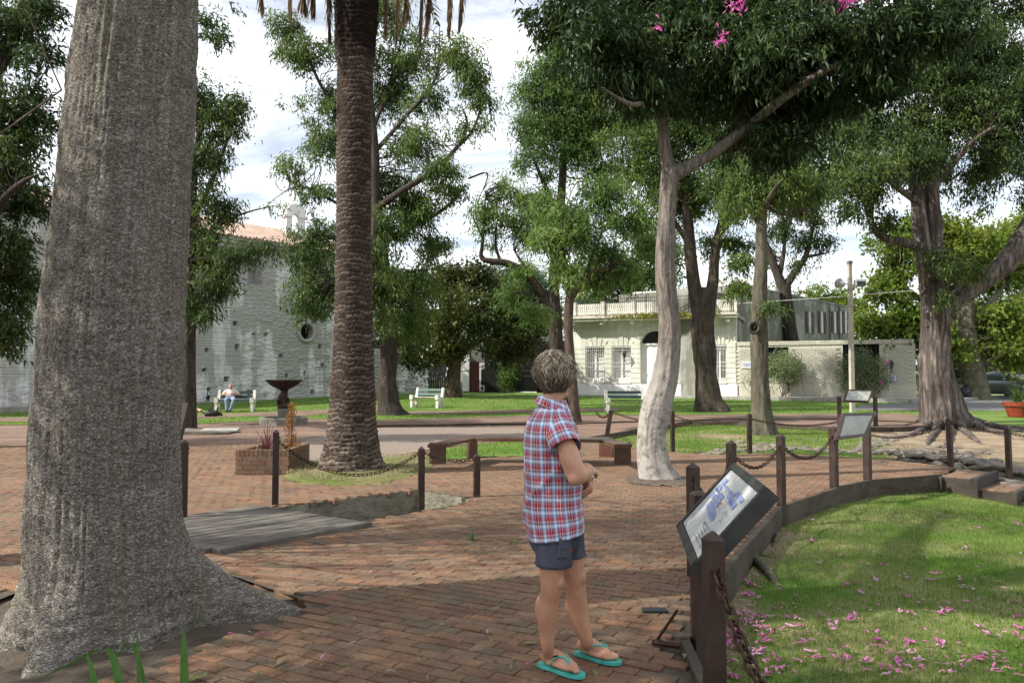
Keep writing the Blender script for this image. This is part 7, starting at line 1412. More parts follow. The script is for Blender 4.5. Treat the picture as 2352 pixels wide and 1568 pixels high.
# ------------------------------------------------------------------ ruins: stones in rows
def stonemesh(seed):
    b = MB(); b.ball((0, 0, 0), (0.5, 0.5, 0.5), 7, 5); v = np.array(b.v); k = np.abs(v).max(1, keepdims=True); v = v * 0.3 + 0.7 * v / (k + 1e-6) * 0.45
    v *= 1 + 0.35 * (fbm(v[:, 0] * 3 + seed, v[:, 1] * 3, v[:, 2] * 3, 3, seed)[:, None] - 0.5) * 2; b.v = [tuple(x) for x in v]; m = b.mesh('stone'); m.materials.append(M_stone); return m
SM = [stonemesh(k) for k in range(8)]
def ruin(label, pts, n, sz, width, rows=1, group='stone foundations of the ruins', lift=0.0):
    a = np.array([(G(x, y, -0.2).x, G(x, y, -0.2).y) for x, y in pts]); c = spline(a, n); t = thing('stone_foundation', label, 'ruin', (a[0][0], a[0][1], float(zsunk(a[0][0], a[0][1]))), 0, group)
    for r_ in range(rows):
        for i in range(n):
            x, y = c[i] + rng.normal(size=2) * width; z = float(zsunk(x, y)) + r_ * sz * 0.55 + lift; o = link('stone', SM[random.randrange(8)], None, t); s = sz * random.uniform(0.6, 1.25)
            o.location = Vector((x, y, z + 0.1 * s)) - t.location; o.rotation_euler = (random.uniform(-0.2, 0.2), random.uniform(-0.2, 0.2), random.uniform(0, 6.28)); o.scale = (s * 1.6, s * 1.1, s * 0.5)
ruin('broken row of pale stones along the far edge of the walkway', [(1600, 1052), (1700, 1042), (1800, 1040), (1900, 1042), (2010, 1048)], 60, 0.17, 0.14)
ruin('low stacked rubble wall behind the walkway steps', [(2075, 1060), (2150, 1066), (2240, 1076), (2352, 1094), (2420, 1104)], 60, 0.21, 0.12, 2); ruin('stone footing line leading from the pale stones towards the old roots', [(1960, 1046), (2000, 1030), (2050, 1016), (2110, 1004)], 46, 0.19, 0.13)
ruin('scattered flat stones in the bare earth before the old roots', [(2050, 1048), (2100, 1044), (2160, 1046), (2230, 1040)], 34, 0.17, 0.35); ruin('stones piled right of the old roots on the grass', [(2270, 988), (2310, 992), (2360, 1000)], 22, 0.22, 0.25); ruin('small stones round the foot of the knotted tree', [(1690, 1025), (1740, 1034), (1800, 1030)], 22, 0.16, 0.18)
ruin('rough stones stepping down beside the lower steps', [(2310, 1110), (2352, 1120), (2420, 1135)], 26, 0.2, 0.2, 2)
pv = [MB().box((0, 0, 0), (0.9, 0.6, 0.05), jit=0.04).mesh('slab')]
t = tag(link('cover_slab', pv[0], M_granite, None, G(505, 988, 0.06)), 'grey cover slab lying on the bricks left of the fountain', 'slab'); t.rotation_euler = (0.03, 0, 0.2); t.scale = (1.1, 1.0, 1.0)
t = tag(link('cover_slab', MB().box((0, 0, 0), (1.3, 0.8, 0.06), jit=0.08).mesh('slab'), M_stone, None, G(470, 993, 0.03)), 'broken dark paving round the cover slab left of the fountain', 'slab'); t.rotation_euler = (0, 0, 0.1)
t = tag(link('floor_tile', MB().box((0, 0, 0), (0.16, 0.09, 0.012)).mesh('floor_tile'), mat('slate', (0.03, 0.03, 0.035), None, 9, 0.5, 0.1), None, G(1503, 1478 - 78, 0.008)), 'small dark plate set in the bricks right of the woman', 'plate')

# exposed roots on the lawn
def lawn_root(label, pts, r0):
    w = [tuple(G(x, y, -0.33)) for x, y in pts]; w = [(x, y, float(zsunk(x, y)) + h) for (x, y, _), h in zip(w, [-0.02] + [r0 * 0.8] * (len(w) - 2) + [-0.02])]
    v, f, *_ = stem(w, [r0 * 0.8, r0, r0 * 0.9, r0 * 0.6][:len(w)], 14, 36, 0.12, 6, 0.12); tag(link('surface_root', mesh_np('surface_root', v, f, smooth=True), M_bark_green), label, 'root', 'exposed roots on the lawn')
lawn_root('thick curved root arching out of the petal lawn', [(1680, 1315), (1715, 1312), (1755, 1340), (1796, 1382)], 0.045); lawn_root('thin root running right from the curved root', [(1690, 1312), (1730, 1304), (1785, 1312)], 0.02); lawn_root('short root stub near the edging boards', [(1775, 1285), (1786, 1262), (1795, 1250)], 0.03)

# ------------------------------------------------------------------ turf blades
def blades(name, x, y, z, L, w, n_, lean=0.55):
    n = len(x); a = rng.random(n) * 6.283; d = np.stack([np.cos(a), np.sin(a), np.zeros(n)], 1); s = np.stack([-d[:, 1], d[:, 0], d[:, 2]], 1); L = L * rng.uniform(0.5, 1.3, n); p = np.stack([x, y, z], 1); k = rng.random(n)[:, None] * lean
    t = p + d * L[:, None] * k + np.array([0, 0, 1.0]) * (L * np.sqrt(1 - k[:, 0] ** 2 * 0.8))[:, None]; v = np.stack([p - s * w / 2, p + s * w / 2, t], 1).reshape(-1, 3)
    o = link(name, mesh_np(name, v, None, np.arange(n * 3).reshape(n, 3), attrs={'rnd': ('POINT', 'FLOAT', np.repeat(rng.random(n), 3))}), M_blade); return o
def scatter(n, x0, x1, y0, y1, bias=1.0): return rng.uniform(x0, x1, n), y0 + (y1 - y0) * rng.random(n) ** bias
x, y = scatter(330000, 0.7, 9.0, 2.6, 13.0, 1.7); k = pip(x, y, SUNK) & (rng.random(len(x)) > bare(x, y) * 1.05 - 0.05) & (x < 0.75 * y + 0.6); x, y = x[k], y[k]
tag(blades('grass', x, y, zsunk(x, y) - 0.004, 0.042, 0.006, 0), 'short green grass on the petal-strewn sunken lawn', 'grass', None, 'stuff')
x, y = scatter(150000, 1.4, 20.0, 13.0, 28.5); k = pip(x, y, SUNK) & (rng.random(len(x)) > bare(x, y) * 1.1 - 0.05); x, y = x[k], y[k]; tag(blades('grass', x, y, zsunk(x, y) - 0.004, 0.055, 0.013, 0), 'short green grass on the turf beyond the walkway', 'grass', None, 'stuff')
x, y = scatter(115000, -24, 26, 25.7, 48.0, 1.2); xl = np.array([p[0] for p in LAWN_EDGE[::-1]]); yl = np.array([p[1] for p in LAWN_EDGE[::-1]]); k = y > np.interp(x, xl, yl) + 0.05
for nm in ('garden_path', 'cross_path', 'far_path', 'street', 'footpath', 'church_walk'):
    ob = bpy.data.objects[nm]; me = ob.data
    for pl in me.polygons:
        if pl.normal.z > 0.5: k &= ~pip(x, y, [me.vertices[i].co[:2] for i in pl.vertices])
x, y = x[k], y[k]; tag(blades('grass', x, y, np.clip((y - 28) / 22, 0, 1) * 0.5 + 0.008, 0.06, 0.022, 0), 'sunlit mown grass of the lawns before the buildings', 'grass', None, 'stuff')
for nm, poly, n, h, lb in (('grass', PALM_PATCH, 9000, 0.06, 'dry pale grass round the foot of the palm'), ('grass', BENCH_PATCH, 9000, 0.025, 'green grass patch inside the curved bench')):
    xs = [p[0] for p in poly]; ys = [p[1] for p in poly]; x, y = scatter(n, min(xs), max(xs), min(ys), max(ys)); k = pip(x, y, poly); o = blades(nm, x[k], y[k], np.full(k.sum(), h), 0.05, 0.011, 0); tag(o, lb, 'grass', None, 'stuff')
    if 'palm' in lb: o.data.materials[0] = M_straw
tuft('weed', 'small green weed sprouting between bricks left of the woman', 'weed', G(1084, 1240), 40, 0.10, 0.008, ML_bright, 1.1); tuft('weed', 'tiny green weed beside the woman on the bricks', 'weed', G(1180, 1248), 20, 0.07, 0.008, ML_bright, 1.2)
tuft('tall_grass', 'long strap-leaved grass blades at the lower left corner', 'plant', (-1.42, 3.0, 0.0), 1, 0.01, 0.001, ML_bright)
bpy.data.objects.remove(bpy.data.objects['tall_grass'])
lgp = thing('strap_leaf_plant', 'long green strap leaves rising in front of the great trunk at the lower left', 'plant', (-1.36, 2.55, 0)); M_strap = leafmat('strap_leaf', (0.045, 0.11, 0.025), (0.075, 0.17, 0.035), (0.13, 0.24, 0.06), 0.35, 0.4, 2.0)
def strap(pts, Y, w):
    c = spline([tuple(P(a, b, Y + d) - lgp.location) for a, b, d in pts], 22); v = []
    for i, p in enumerate(c): t = i / 21; ww = w * math.sin(math.pi * (0.25 + 0.74 * t)) ** 0.8 / 2; v += [p - np.array([ww, 0.25 * ww, 0]), p + np.array([0, -ww * 0.35, 0]), p + np.array([ww, 0.25 * ww, 0])]
    link('leaf', mesh_np('leaf', v, [q_ for k in range(21) for q_ in ((3 * k, 3 * k + 1, 3 * k + 4, 3 * k + 3), (3 * k + 1, 3 * k + 2, 3 * k + 5, 3 * k + 4))], attrs={'rnd': ('POINT', 'FLOAT', rng.random(66) * 0.3 + 0.3)}, smooth=True), M_strap, lgp)
strap([(424, 1700, 0), (424, 1590, 0), (423, 1500, 0.02), (422, 1441, 0.03)], 2.5, 0.026); strap([(290, 1700, 0), (275, 1580, 0), (245, 1490, 0.05), (150, 1530, 0.1), (65, 1570, 0.1)], 2.6, 0.024); strap([(330, 1700, 0), (320, 1590, 0), (317, 1500, 0.05), (315, 1440, 0.08)], 2.7, 0.012); strap([(230, 1700, 0), (215, 1560, 0), (200, 1500, 0.05)], 2.5, 0.020); strap([(350, 1700, 0), (330, 1560, 0), (300, 1480, 0.05), (255, 1520, 0.12)], 2.75, 0.014)

# ------------------------------------------------------------------ fallen petals and leaves
def petalmesh(kind, seed):
    r_ = np.random.default_rng(seed); mb = MB(); n = 4 if kind == 'flower' else 1
    for k in range(n):
        a = r_.random() * 6.28; L, W_ = (0.062 * r_.uniform(0.7, 1.15), 0.022 * r_.uniform(0.7, 1.2)) if kind != 'leaf' else (0.075 * r_.uniform(0.7, 1.2), 0.030 * r_.uniform(0.7, 1.1)); d = np.array([math.cos(a), math.sin(a), 0]); s = np.array([-d[1], d[0], 0]); lift = r_.uniform(0.004, 0.022); cu_ = r_.uniform(-0.01, 0.012); o_ = r_.normal(size=3) * (0.008 if n > 1 else 0) * np.array([1, 1, 0])
        st = [(0, 0.12, 0.004), (0.3, 0.75, lift), (0.65, 1.0, lift * 1.2), (0.9, 0.6, lift + cu_), (1.0, 0.08, max(0.003, lift + cu_ * 2))]; b = len(mb.v)
        for t, w_, z in st: p = o_ + d * L * t; mb.v += [tuple(p - s * W_ * w_ / 2 + np.array([0, 0, z])), tuple(p + np.array([0, 0, z - 0.004 if z > 0.006 else z])), tuple(p + s * W_ * w_ / 2 + np.array([0, 0, z]))]
        for i in range(4): mb.f += [(b + 3 * i, b + 3 * i + 1, b + 3 * i + 4, b + 3 * i + 3), (b + 3 * i + 1, b + 3 * i + 2, b + 3 * i + 5, b + 3 * i + 4)]
    return mb.mesh('petal')
def litmat(name, stops):
    m, nd, ln, bs = nodes(name); oi = nd.new('ShaderNodeObjectInfo'); r = ramp(nd, stops); ln.new(oi.outputs['Random'], r.inputs[0]); c = mixc(nd, ln, 0.5, r.outputs[0], mixc(nd, ln, 1.0, r.outputs[0], noise(nd, ln, coords(nd, ln, 'pos'), 40, 3), 'MULTIPLY')); ln.new(c, bs.inputs['Base Color']); bs.inputs['Roughness'].default_value = 0.65; return m
M_petal = litmat('fallen_petal', [(0.0, (0.42, 0.07, 0.24)), (0.5, (0.62, 0.14, 0.42)), (0.8, (0.60, 0.30, 0.45)), (1.0, (0.50, 0.36, 0.36))]); M_fleaf = litmat('fallen_leaf', [(0.0, (0.22, 0.20, 0.07)), (0.35, (0.14, 0.19, 0.05)), (0.7, (0.33, 0.26, 0.13)), (1.0, (0.30, 0.17, 0.09))])
PM = [petalmesh('flower', k) for k in range(5)] + [petalmesh('petal', 20 + k) for k in range(4)]; LM = [petalmesh('leaf', 40 + k) for k in range(5)]
for m_ in PM: m_.materials.append(M_petal)
for m_ in LM: m_.materials.append(M_fleaf)
def strew(ms_, x, y, z, nm, lb, cat, grp, s=1.0):
    o = link(nm, ms_[random.randrange(len(ms_))], None, None, (x, y, z)); o.rotation_euler = (random.uniform(-0.15, 0.15), random.uniform(-0.15, 0.15), random.uniform(0, 6.28)); o.scale = [s * random.uniform(0.8, 1.25)] * 3; tag(o, lb, cat, grp)
cnt = 0
while cnt < 270:
    px, py = (1640 + 712 * random.random() ** 1.1, 1568 - 370 * random.random() ** 1.4) if cnt > 60 else (random.gauss(1700, 40), random.gauss(1440, 45)); p = G(px, py, -0.33)
    dens_ = float(fbm(np.array([p.x * 1.6]), np.array([p.y * 1.6]), s=71)[0])
    if not pip(np.array([p.x - 0.08]), np.array([p.y]), SUNK)[0] or random.random() > (dens_ - 0.22) * 3.2: continue
    strew(PM if random.random() < 0.75 else PM[5:], p.x, p.y, float(zsunk(p.x, p.y)) + 0.018, 'fallen_petal', 'pink fallen petals lying on the sunken lawn beside the walkway', 'petal', 'pink petals on the lawn', 0.86); cnt += 1
for px, py in ((592, 1460), (735, 1522), (668, 1330), (850, 1318), (900, 1318), (1225, 1530), (540, 1462), (1340, 1342), (1380, 1330), (1460, 1320), (620, 1290), (500, 1300), (1120, 1460), (455, 1255), (760, 1380), (1060, 1345)):
    p = G(px, py); strew(PM[5:], p.x, p.y, 0.012, 'fallen_petal', 'pink petal lying alone on the brick pavement', 'petal', 'pink petals on the bricks', 0.9)
cnt = 0
while cnt < 110:
    p = G(random.uniform(420, 1640), 1568 - 400 * random.random() ** 1.2)
    if not pip(np.array([p.x]), np.array([p.y]), PAVE)[0] or pip(np.array([p.x]), np.array([p.y]), TRENCH)[0] or pip(np.array([p.x]), np.array([p.y]), TREE_PIT)[0]: continue
    strew(LM, p.x, p.y, 0.012, 'fallen_leaf', 'small dry leaf lying on the brick pavement', 'leaf', 'dry leaves on the bricks', random.choice((0.35, 0.5, 0.7, 1.0))); cnt += 1
cnt = 0
while cnt < 110:
    p = G(random.uniform(1600, 2352), 1568 - 400 * random.random() ** 1.2, -0.33)
    if not pip(np.array([p.x - 0.05]), np.array([p.y]), SUNK)[0]: continue
    strew(LM, p.x, p.y, float(zsunk(p.x, p.y)) + 0.012, 'fallen_leaf', 'dry leaf lying on the sunken lawn', 'leaf', 'dry leaves on the lawn', random.choice((0.4, 0.6, 0.8))); cnt += 1
# ------------------------------------------------------------------ people
def fuse(mb, voxel, it=6, fac=0.5, name='body'):
    me0 = mb.mesh('tmp'); ob = bpy.data.objects.new('tmp', me0); col.objects.link(ob)
    r = ob.modifiers.new('r', 'REMESH'); r.mode = 'VOXEL'; r.voxel_size = voxel; r.use_smooth_shade = True
    if it: s = ob.modifiers.new('s', 'SMOOTH'); s.factor = fac; s.iterations = it
    dg = bpy.context.evaluated_depsgraph_get(); dg.update(); me = bpy.data.meshes.new_from_object(ob.evaluated_get(dg)); me.name = name
    bpy.data.objects.remove(ob); me.polygons.foreach_set('use_smooth', np.ones(len(me.polygons), bool)); return me
def limb(mb, pts, rad, n=14, k=4, flat=1.0): c = spline([(*p, r) for p, r in zip(pts, rad)], len(pts) * k); mb.tube([tuple(x[:3]) for x in c], [max(0.002, x[3]) for x in c], n, True, flat); mb.ball(pts[0], rad[0], 10, 8); mb.ball(pts[-1], rad[-1], 10, 8)
def skinmat(name, a, b, c_):
    m, nd, ln, bs = nodes(name); v = coords(nd, ln, 'pos'); r = ramp(nd, [(0.3, a), (0.55, b), (0.75, c_)]); ln.new(noise(nd, ln, v, 14, 6, 0.6), r.inputs[0]); sp = noise(nd, ln, v, 160, 2); r2 = ramp(nd, [(0.68, (1, 1, 1)), (0.78, (0.72, 0.6, 0.5))]); ln.new(sp, r2.inputs[0])
    ln.new(mixc(nd, ln, 1.0, r.outputs[0], r2.outputs[0], 'MULTIPLY'), bs.inputs['Base Color']); bs.inputs['Roughness'].default_value = 0.5; bs.inputs['Subsurface Weight'].default_value = 0.08; bs.inputs['Subsurface Radius'].default_value = (0.02, 0.008, 0.004); bump(nd, ln, bs, noise(nd, ln, v, 120, 4), 0.25, 0.002); return m
M_skin = skinmat('tanned_skin', (0.42, 0.205, 0.125), (0.47, 0.245, 0.155), (0.52, 0.285, 0.19)); M_skin2 = skinmat('ruddy_skin', (0.42, 0.18, 0.13), (0.46, 0.21, 0.15), (0.5, 0.25, 0.18))
wm = thing('person', 'woman in red and blue plaid shirt, navy shorts and turquoise flip-flops, looking away', 'person', (0.33, 4.22, 0)); WL = wm.location
def wl3(px, py, Y): return P(px, py, Y) - WL
def foot_frame(h, t): 
    h, t = Vector((*h[:2], 0)) - Vector((*WL[:2], 0)), Vector((*t[:2], 0)) - Vector((*WL[:2], 0)); f = (t - h).normalized(); return h, f, Vector((-f.y, f.x, 0)), (t - h).length
fr_ = foot_frame(G(1243, 1530), G(1337, 1557)); fl_ = foot_frame(G(1326, 1503), G(1419, 1527))
body = MB(); SOLE = 0.024
def foot(fr, side):
    h, f, l, L = fr; k = L / 0.25
    def q(x, y, z): return h + f * (x * k) + l * (y * side) + Vector((0, 0, z + SOLE))
    limb(body, [q(0.028, 0, 0.034), q(0.05, 0, 0.055), q(0.10, 0.0, 0.052), q(0.15, 0.002, 0.036), q(0.19, 0.004, 0.024)], [0.030, 0.033, 0.033, 0.031, 0.024]); limb(body, [q(0.06, 0.02, 0.018), q(0.12, 0.03, 0.016), q(0.185, 0.034, 0.017)], [0.016, 0.016, 0.016], 8); limb(body, [q(0.06, -0.018, 0.018), q(0.12, -0.022, 0.018), q(0.185, -0.026, 0.017)], [0.016, 0.017, 0.017], 8)
    for y, x1, r in ((-0.027, 0.242, 0.0125), (-0.009, 0.243, 0.0095), (0.006, 0.234, 0.009), (0.019, 0.223, 0.0085), (0.032, 0.210, 0.008)): limb(body, [q(0.18, y, 0.018), q((0.18 + x1) / 2, y, 0.019), q(x1 - r, y, r * 0.95)], [r * 1.15, r, r], 8, 3)
    return q
qr = foot(fr_, 1); ql = foot(fl_, -1)
# legs
limb(body, [wl3(1262, 1195, 4.17), wl3(1266, 1262, 4.15), wl3(1267, 1310, 4.15), wl3(1267, 1342, 4.15), wl3(1263, 1372, 4.165), wl3(1257, 1408, 4.18), wl3(1256, 1450, 4.19), wl3(1258, 1484, 4.20), qr(0.05, 0, 0.05)], [0.070, 0.072, 0.064, 0.057, 0.053, 0.0565, 0.044, 0.033, 0.035], 18)
body.ball(wl3(1284, 1338, 4.12), (0.026, 0.026, 0.034), 10, 8); body.ball(wl3(1243, 1398, 4.19), (0.035, 0.038, 0.075), 12, 10)
limb(body, [wl3(1290, 1195, 4.36), wl3(1306, 1262, 4.33), wl3(1314, 1302, 4.32), wl3(1319, 1330, 4.32), wl3(1323, 1360, 4.33), wl3(1326, 1395, 4.345), wl3(1338, 1440, 4.355), wl3(1348, 1474, 4.365), ql(0.05, 0, 0.05)], [0.070, 0.072, 0.066, 0.060, 0.054, 0.057, 0.045, 0.033, 0.034], 18)
body.ball(wl3(1337, 1326, 4.29), (0.024, 0.026, 0.034), 10, 8); body.ball(wl3(1312, 1392, 4.36), (0.035, 0.038, 0.07), 12, 10)
# trunk, neck, head
limb(body, [wl3(1272, 1180, 4.25), wl3(1268, 1120, 4.24), wl3(1264, 1040, 4.23), wl3(1262, 980, 4.22)], [0.11, 0.11, 0.11, 0.07], 18); limb(body, [wl3(1262, 975, 4.22), wl3(1266, 935, 4.22), wl3(1272, 895, 4.22)], [0.060, 0.056, 0.056], 16)
HC = wl3(1275, 866, 4.22); hf = Vector((0.62, 0.78, 0)).normalized(); hl_ = Vector((-hf.y, hf.x, 0))
def hq(f, l, z): return HC + hf * f + hl_ * l + Vector((0, 0, z))
body.ball(hq(0, 0, 0.01), (0.080, 0.088, 0.108), 16, 12); limb(body, [hq(0.03, 0, -0.03), hq(0.055, 0, -0.085)], [0.066, 0.038]); limb(body, [hq(0.088, 0, 0.012), hq(0.108, 0, -0.022)], [0.010, 0.014], 8); body.ball(hq(0.09, 0, -0.058), (0.02, 0.02, 0.010), 8, 6); limb(body, [hq(0.082, -0.035, 0.028), hq(0.088, 0, 0.022), hq(0.082, 0.035, 0.028)], [0.010, 0.011, 0.010], 8)
for s in (-1, 1): limb(body, [hq(-0.008, s * 0.080, 0.022), hq(-0.018, s * 0.088, 0.004), hq(-0.006, s * 0.084, -0.026)], [0.010, 0.013, 0.008], 8)
# arms
SH, EL, WR = wl3(1288, 990, 4.06), wl3(1324, 1092, 3.985), wl3(1350, 1082, 4.175)
limb(body, [SH + Vector((-0.01, 0.05, -0.02)), wl3(1298, 1020, 4.045), wl3(1311, 1055, 4.0), EL], [0.045, 0.050, 0.054, 0.050], 18); limb(body, [EL, wl3(1336, 1086, 4.05), wl3(1347, 1080, 4.12), WR], [0.050, 0.049, 0.040, 0.030], 18); body.ball(wl3(1320, 1098, 3.965), (0.035, 0.035, 0.038), 10, 8)
def hand(w, d, up, side, curl, sc=1.0, n_=5):
    d = d.normalized(); s = d.cross(up).normalized() * side; u = s.cross(d).normalized() * side
    limb(body, [w, w + d * 0.045 * sc, w + d * 0.085 * sc], [0.024, 0.030, 0.028], 12); limb(body, [w + d * 0.04 + s * 0.022, w + d * 0.085 + s * 0.024], [0.018, 0.017], 8); limb(body, [w + d * 0.04 - s * 0.022, w + d * 0.085 - s * 0.024], [0.018, 0.017], 8)
    for k, (o_, L) in enumerate(((-0.030, 0.058), (-0.011, 0.070), (0.009, 0.074), (0.029, 0.066))):
        p = w + d * 0.088 * sc + s * o_; pts = [p]; a = 0.25
        for q_ in (0.45, 0.32, 0.23): a += curl; pts.append(pts[-1] + (d * math.cos(a) - u * math.sin(a)) * L * q_ * 1.15)
        limb(body, pts, [0.0105, 0.0098, 0.009, 0.0078], 8, 3)
    p = w + d * 0.025 + s * 0.028; limb(body, [p, p + d * 0.03 + s * 0.02 - u * 0.012, p + d * 0.062 + s * 0.018 - u * 0.03], [0.014, 0.012, 0.0095], 8, 3)
hand(WR, Vector((0.05, 1.0, -0.12)), Vector((0, 0, 1)), 1, 0.35)
EL2 = wl3(1312, 1090, 4.46); WR2 = wl3(1347, 1092, 4.35); limb(body, [wl3(1285, 995, 4.36), wl3(1300, 1040, 4.42), EL2], [0.045, 0.050, 0.048], 14); limb(body, [EL2, wl3(1336, 1090, 4.42), WR2], [0.047, 0.042, 0.029], 14)
hand(WR2, Vector((0.05, -0.55, -0.62)), Vector((1, 0.1, 0.0)), -1, 0.45)
link('body', fuse(body, 0.0055, 5, 0.5), M_skin, wm)
for s in (-1, 1): MB().ball(hq(0.082, s * 0.032, 0.008), 0.011, 8, 6).build('eye', M_white, wm, True)
limb_mb = MB(); limb_mb.tube([hq(0.094, -0.024, -0.060), hq(0.100, 0, -0.058), hq(0.094, 0.024, -0.060)], 0.005, 6); limb_mb.build('lips', mat('lip', (0.40, 0.13, 0.11), None, 9, 0.5, 0), wm)
# watch
wd_ = (WR - wl3(1347, 1080, 4.12)).normalized(); wc_ = WR - wd_ * 0.012; a1 = wd_.cross(Vector((0, 0, 1))).normalized(); a2 = a1.cross(wd_); M_steel = mat('watch_steel', (0.55, 0.55, 0.54), (0.4, 0.4, 0.4), 60, 0.25, 0.1, metal=0.9)
w_ = MB().tube([wc_ + (a1 * math.cos(t) + a2 * math.sin(t)) * 0.0335 for t in np.linspace(0, 2 * math.pi, 21)], 0.0055, 6, False).build('watch', M_steel, wm, True); MB().tube([wc_ + a2 * -0.03 + a1 * 0.018, wc_ + a2 * -0.034 + a1 * 0.022], 0.015, 12).build('dial', M_white, w_)
# hair: cap plus locks
def hairmat(name, stops):
    m, nd, ln, bs = nodes(name); a = nd.new('ShaderNodeAttribute'); a.attribute_name = 'rnd'; n_ = noise(nd, ln, coords(nd, ln, 'pos'), 60, 4, 0.7); r = ramp(nd, stops); ln.new(math_(nd, ln, 'ADD', a.outputs['Fac'], math_(nd, ln, 'MULTIPLY_ADD', n_, 0.5, -0.25)), r.inputs[0]); ln.new(r.outputs[0], bs.inputs['Base Color']); bs.inputs['Roughness'].default_value = 0.5; bs.inputs['Specular IOR Level'].default_value = 0.35; return m
M_hair = hairmat('grey_blond_hair', [(0.0, (0.035, 0.024, 0.014)), (0.35, (0.095, 0.07, 0.044)), (0.65, (0.20, 0.16, 0.105)), (1.0, (0.40, 0.345, 0.26))])
cap = MB(); cap.ball(hq(-0.012, 0, 0.022), (0.092, 0.094, 0.104), 20, 14); cap.ball(hq(-0.035, 0, -0.035), (0.066, 0.068, 0.055), 16, 12)
hm = fuse(cap, 0.006, 4, 0.5, 'hair'); at_ = hm.attributes.new('rnd', 'FLOAT', 'POINT'); at_.data.foreach_set('value', np.full(len(hm.vertices), 0.22, np.float32)); hair = link('hair', hm, M_hair, wm)
V, Fq, Ar = [], [], []; hr = np.random.default_rng(21); ER = np.array([0.098, 0.098, 0.112])
for i in range(1500):
    az = hr.uniform(-math.pi, math.pi); ph0 = math.acos(1 - hr.random() * 1.35); L = hr.uniform(0.6, 1.15)
    face = abs(az) < 0.95
    if face and ph0 > 0.85: continue
    if abs(az) < 1.55 and ph0 > 1.55: continue
    nseg = 12; wv = hr.uniform(0.10, 0.30); fq_ = hr.uniform(3.5, 6.5); p0 = hr.uniform(0, 6.28); wid = hr.uniform(0.002, 0.0058); tilt = hr.normal() * 0.35; fly = 0.0; pts = []
    if i > 1250: fly = hr.uniform(0.05, 0.22); wid *= 0.35; L *= 0.8
    for k in range(nseg + 1):
        t = k / nseg; ph = ph0 + L * t; aa = az + tilt * t + wv * math.sin(p0 + fq_ * t) / max(0.35, math.sin(min(ph, 2.4))); bul = 1.0 + 0.06 * math.sin(math.pi * t) + 0.055 * math.sin(p0 * 2 + fq_ * 1.3 * t) + hr.normal() * 0.004 + (0.03 * (ph0 < 1.2)) + 0.16 * (float(vn(np.array([math.cos(aa) * 2.2 + 9]), np.array([math.sin(aa) * 2.2 + 9]), np.array([ph * 2.0]), 3)[0]) - 0.45) + (fly * t)
        taper = 1.0 if ph < 1.7 else max(0.55, 1.0 - (ph - 1.7) * 0.52)
        ph = min(ph, 2.35); x = ER[0] * taper * bul * math.sin(ph) * math.cos(aa); y = ER[1] * taper * bul * math.sin(ph) * math.sin(aa); z = 0.02 + ER[2] * bul * math.cos(ph) * (1.0 if ph < 1.7 else 1.12); pts.append(tuple(hq(x - 0.010, y, z)))
    mb = MB().tube(pts, [wid * (0.5 + 0.9 * math.sin(math.pi * min(1, 0.15 + 0.8 * k / nseg))) * (1 if k < nseg else 0.2) for k in range(nseg + 1)], 3, False, 0.6); b = len(V); V += mb.v; Fq += [tuple(q_ + b for q_ in f_) for f_ in mb.f]
    zr = (1 - min(1, (ph0 + L * 0.5) / 2.3)); Ar += [min(1, max(0, 0.32 + 1.15 * hr.random() ** 1.5 * (0.5 + zr) - 0.28 * (ph0 > 1.5)))] * len(mb.v)
link('locks', mesh_np('locks', V, Fq, attrs={'rnd': ('POINT', 'FLOAT', Ar)}, smooth=True), M_hair, hair)['kind'] = 'stuff'
# shirt
def plaidmat():
    m, nd, ln, bs = nodes('plaid_cotton'); a = nd.new('ShaderNodeAttribute'); a.attribute_name = 'uvw'; s = nd.new('ShaderNodeSeparateXYZ'); ln.new(a.outputs['Vector'], s.inputs[0])
    def band(o_, shift):
        f = math_(nd, ln, 'FRACT', math_(nd, ln, 'MULTIPLY_ADD', s.outputs[o_], 1 / 0.064, shift)); r = ramp(nd, [(0.0, (0.36, 0.008, 0.035)), (0.20, (0.40, 0.012, 0.045)), (0.26, (0.55, 0.25, 0.28)), (0.33, (0.085, 0.10, 0.24)), (0.44, (0.34, 0.50, 0.70)), (0.56, (0.78, 0.84, 0.88)), (0.66, (0.34, 0.52, 0.74)), (0.76, (0.07, 0.08, 0.20)), (0.83, (0.50, 0.22, 0.25)), (0.92, (0.62, 0.55, 0.55)), (0.95, (0.35, 0.02, 0.05))]); ln.new(f, r.inputs[0]); return r.outputs[0]
    c = mixc(nd, ln, 0.5, band(0, 0.1), band(1, 0.35)); g2 = nd.new('ShaderNodeGamma'); g2.inputs[1].default_value = 1.15; ln.new(c, g2.inputs[0]); c = g2.outputs[0]
    # thin white over-check
    f = math_(nd, ln, 'FRACT', math_(nd, ln, 'MULTIPLY', s.outputs[0], 1 / 0.064)); l1 = math_(nd, ln, 'LESS_THAN', math_(nd, ln, 'ABSOLUTE', math_(nd, ln, 'SUBTRACT', f, 0.02)), 0.022); c = mixc(nd, ln, math_(nd, ln, 'MULTIPLY', l1, 0.5), c, (0.8, 0.78, 0.78))
    ln.new(c, bs.inputs['Base Color']); bs.inputs['Roughness'].default_value = 0.85; bs.inputs['Specular IOR Level'].default_value = 0.2; bs.inputs['Sheen Weight'].default_value = 0.15; bump(nd, ln, bs, noise(nd, ln, coords(nd, ln, 'pos'), 25, 4), 0.35, 0.006); return m
M_plaid = plaidmat()
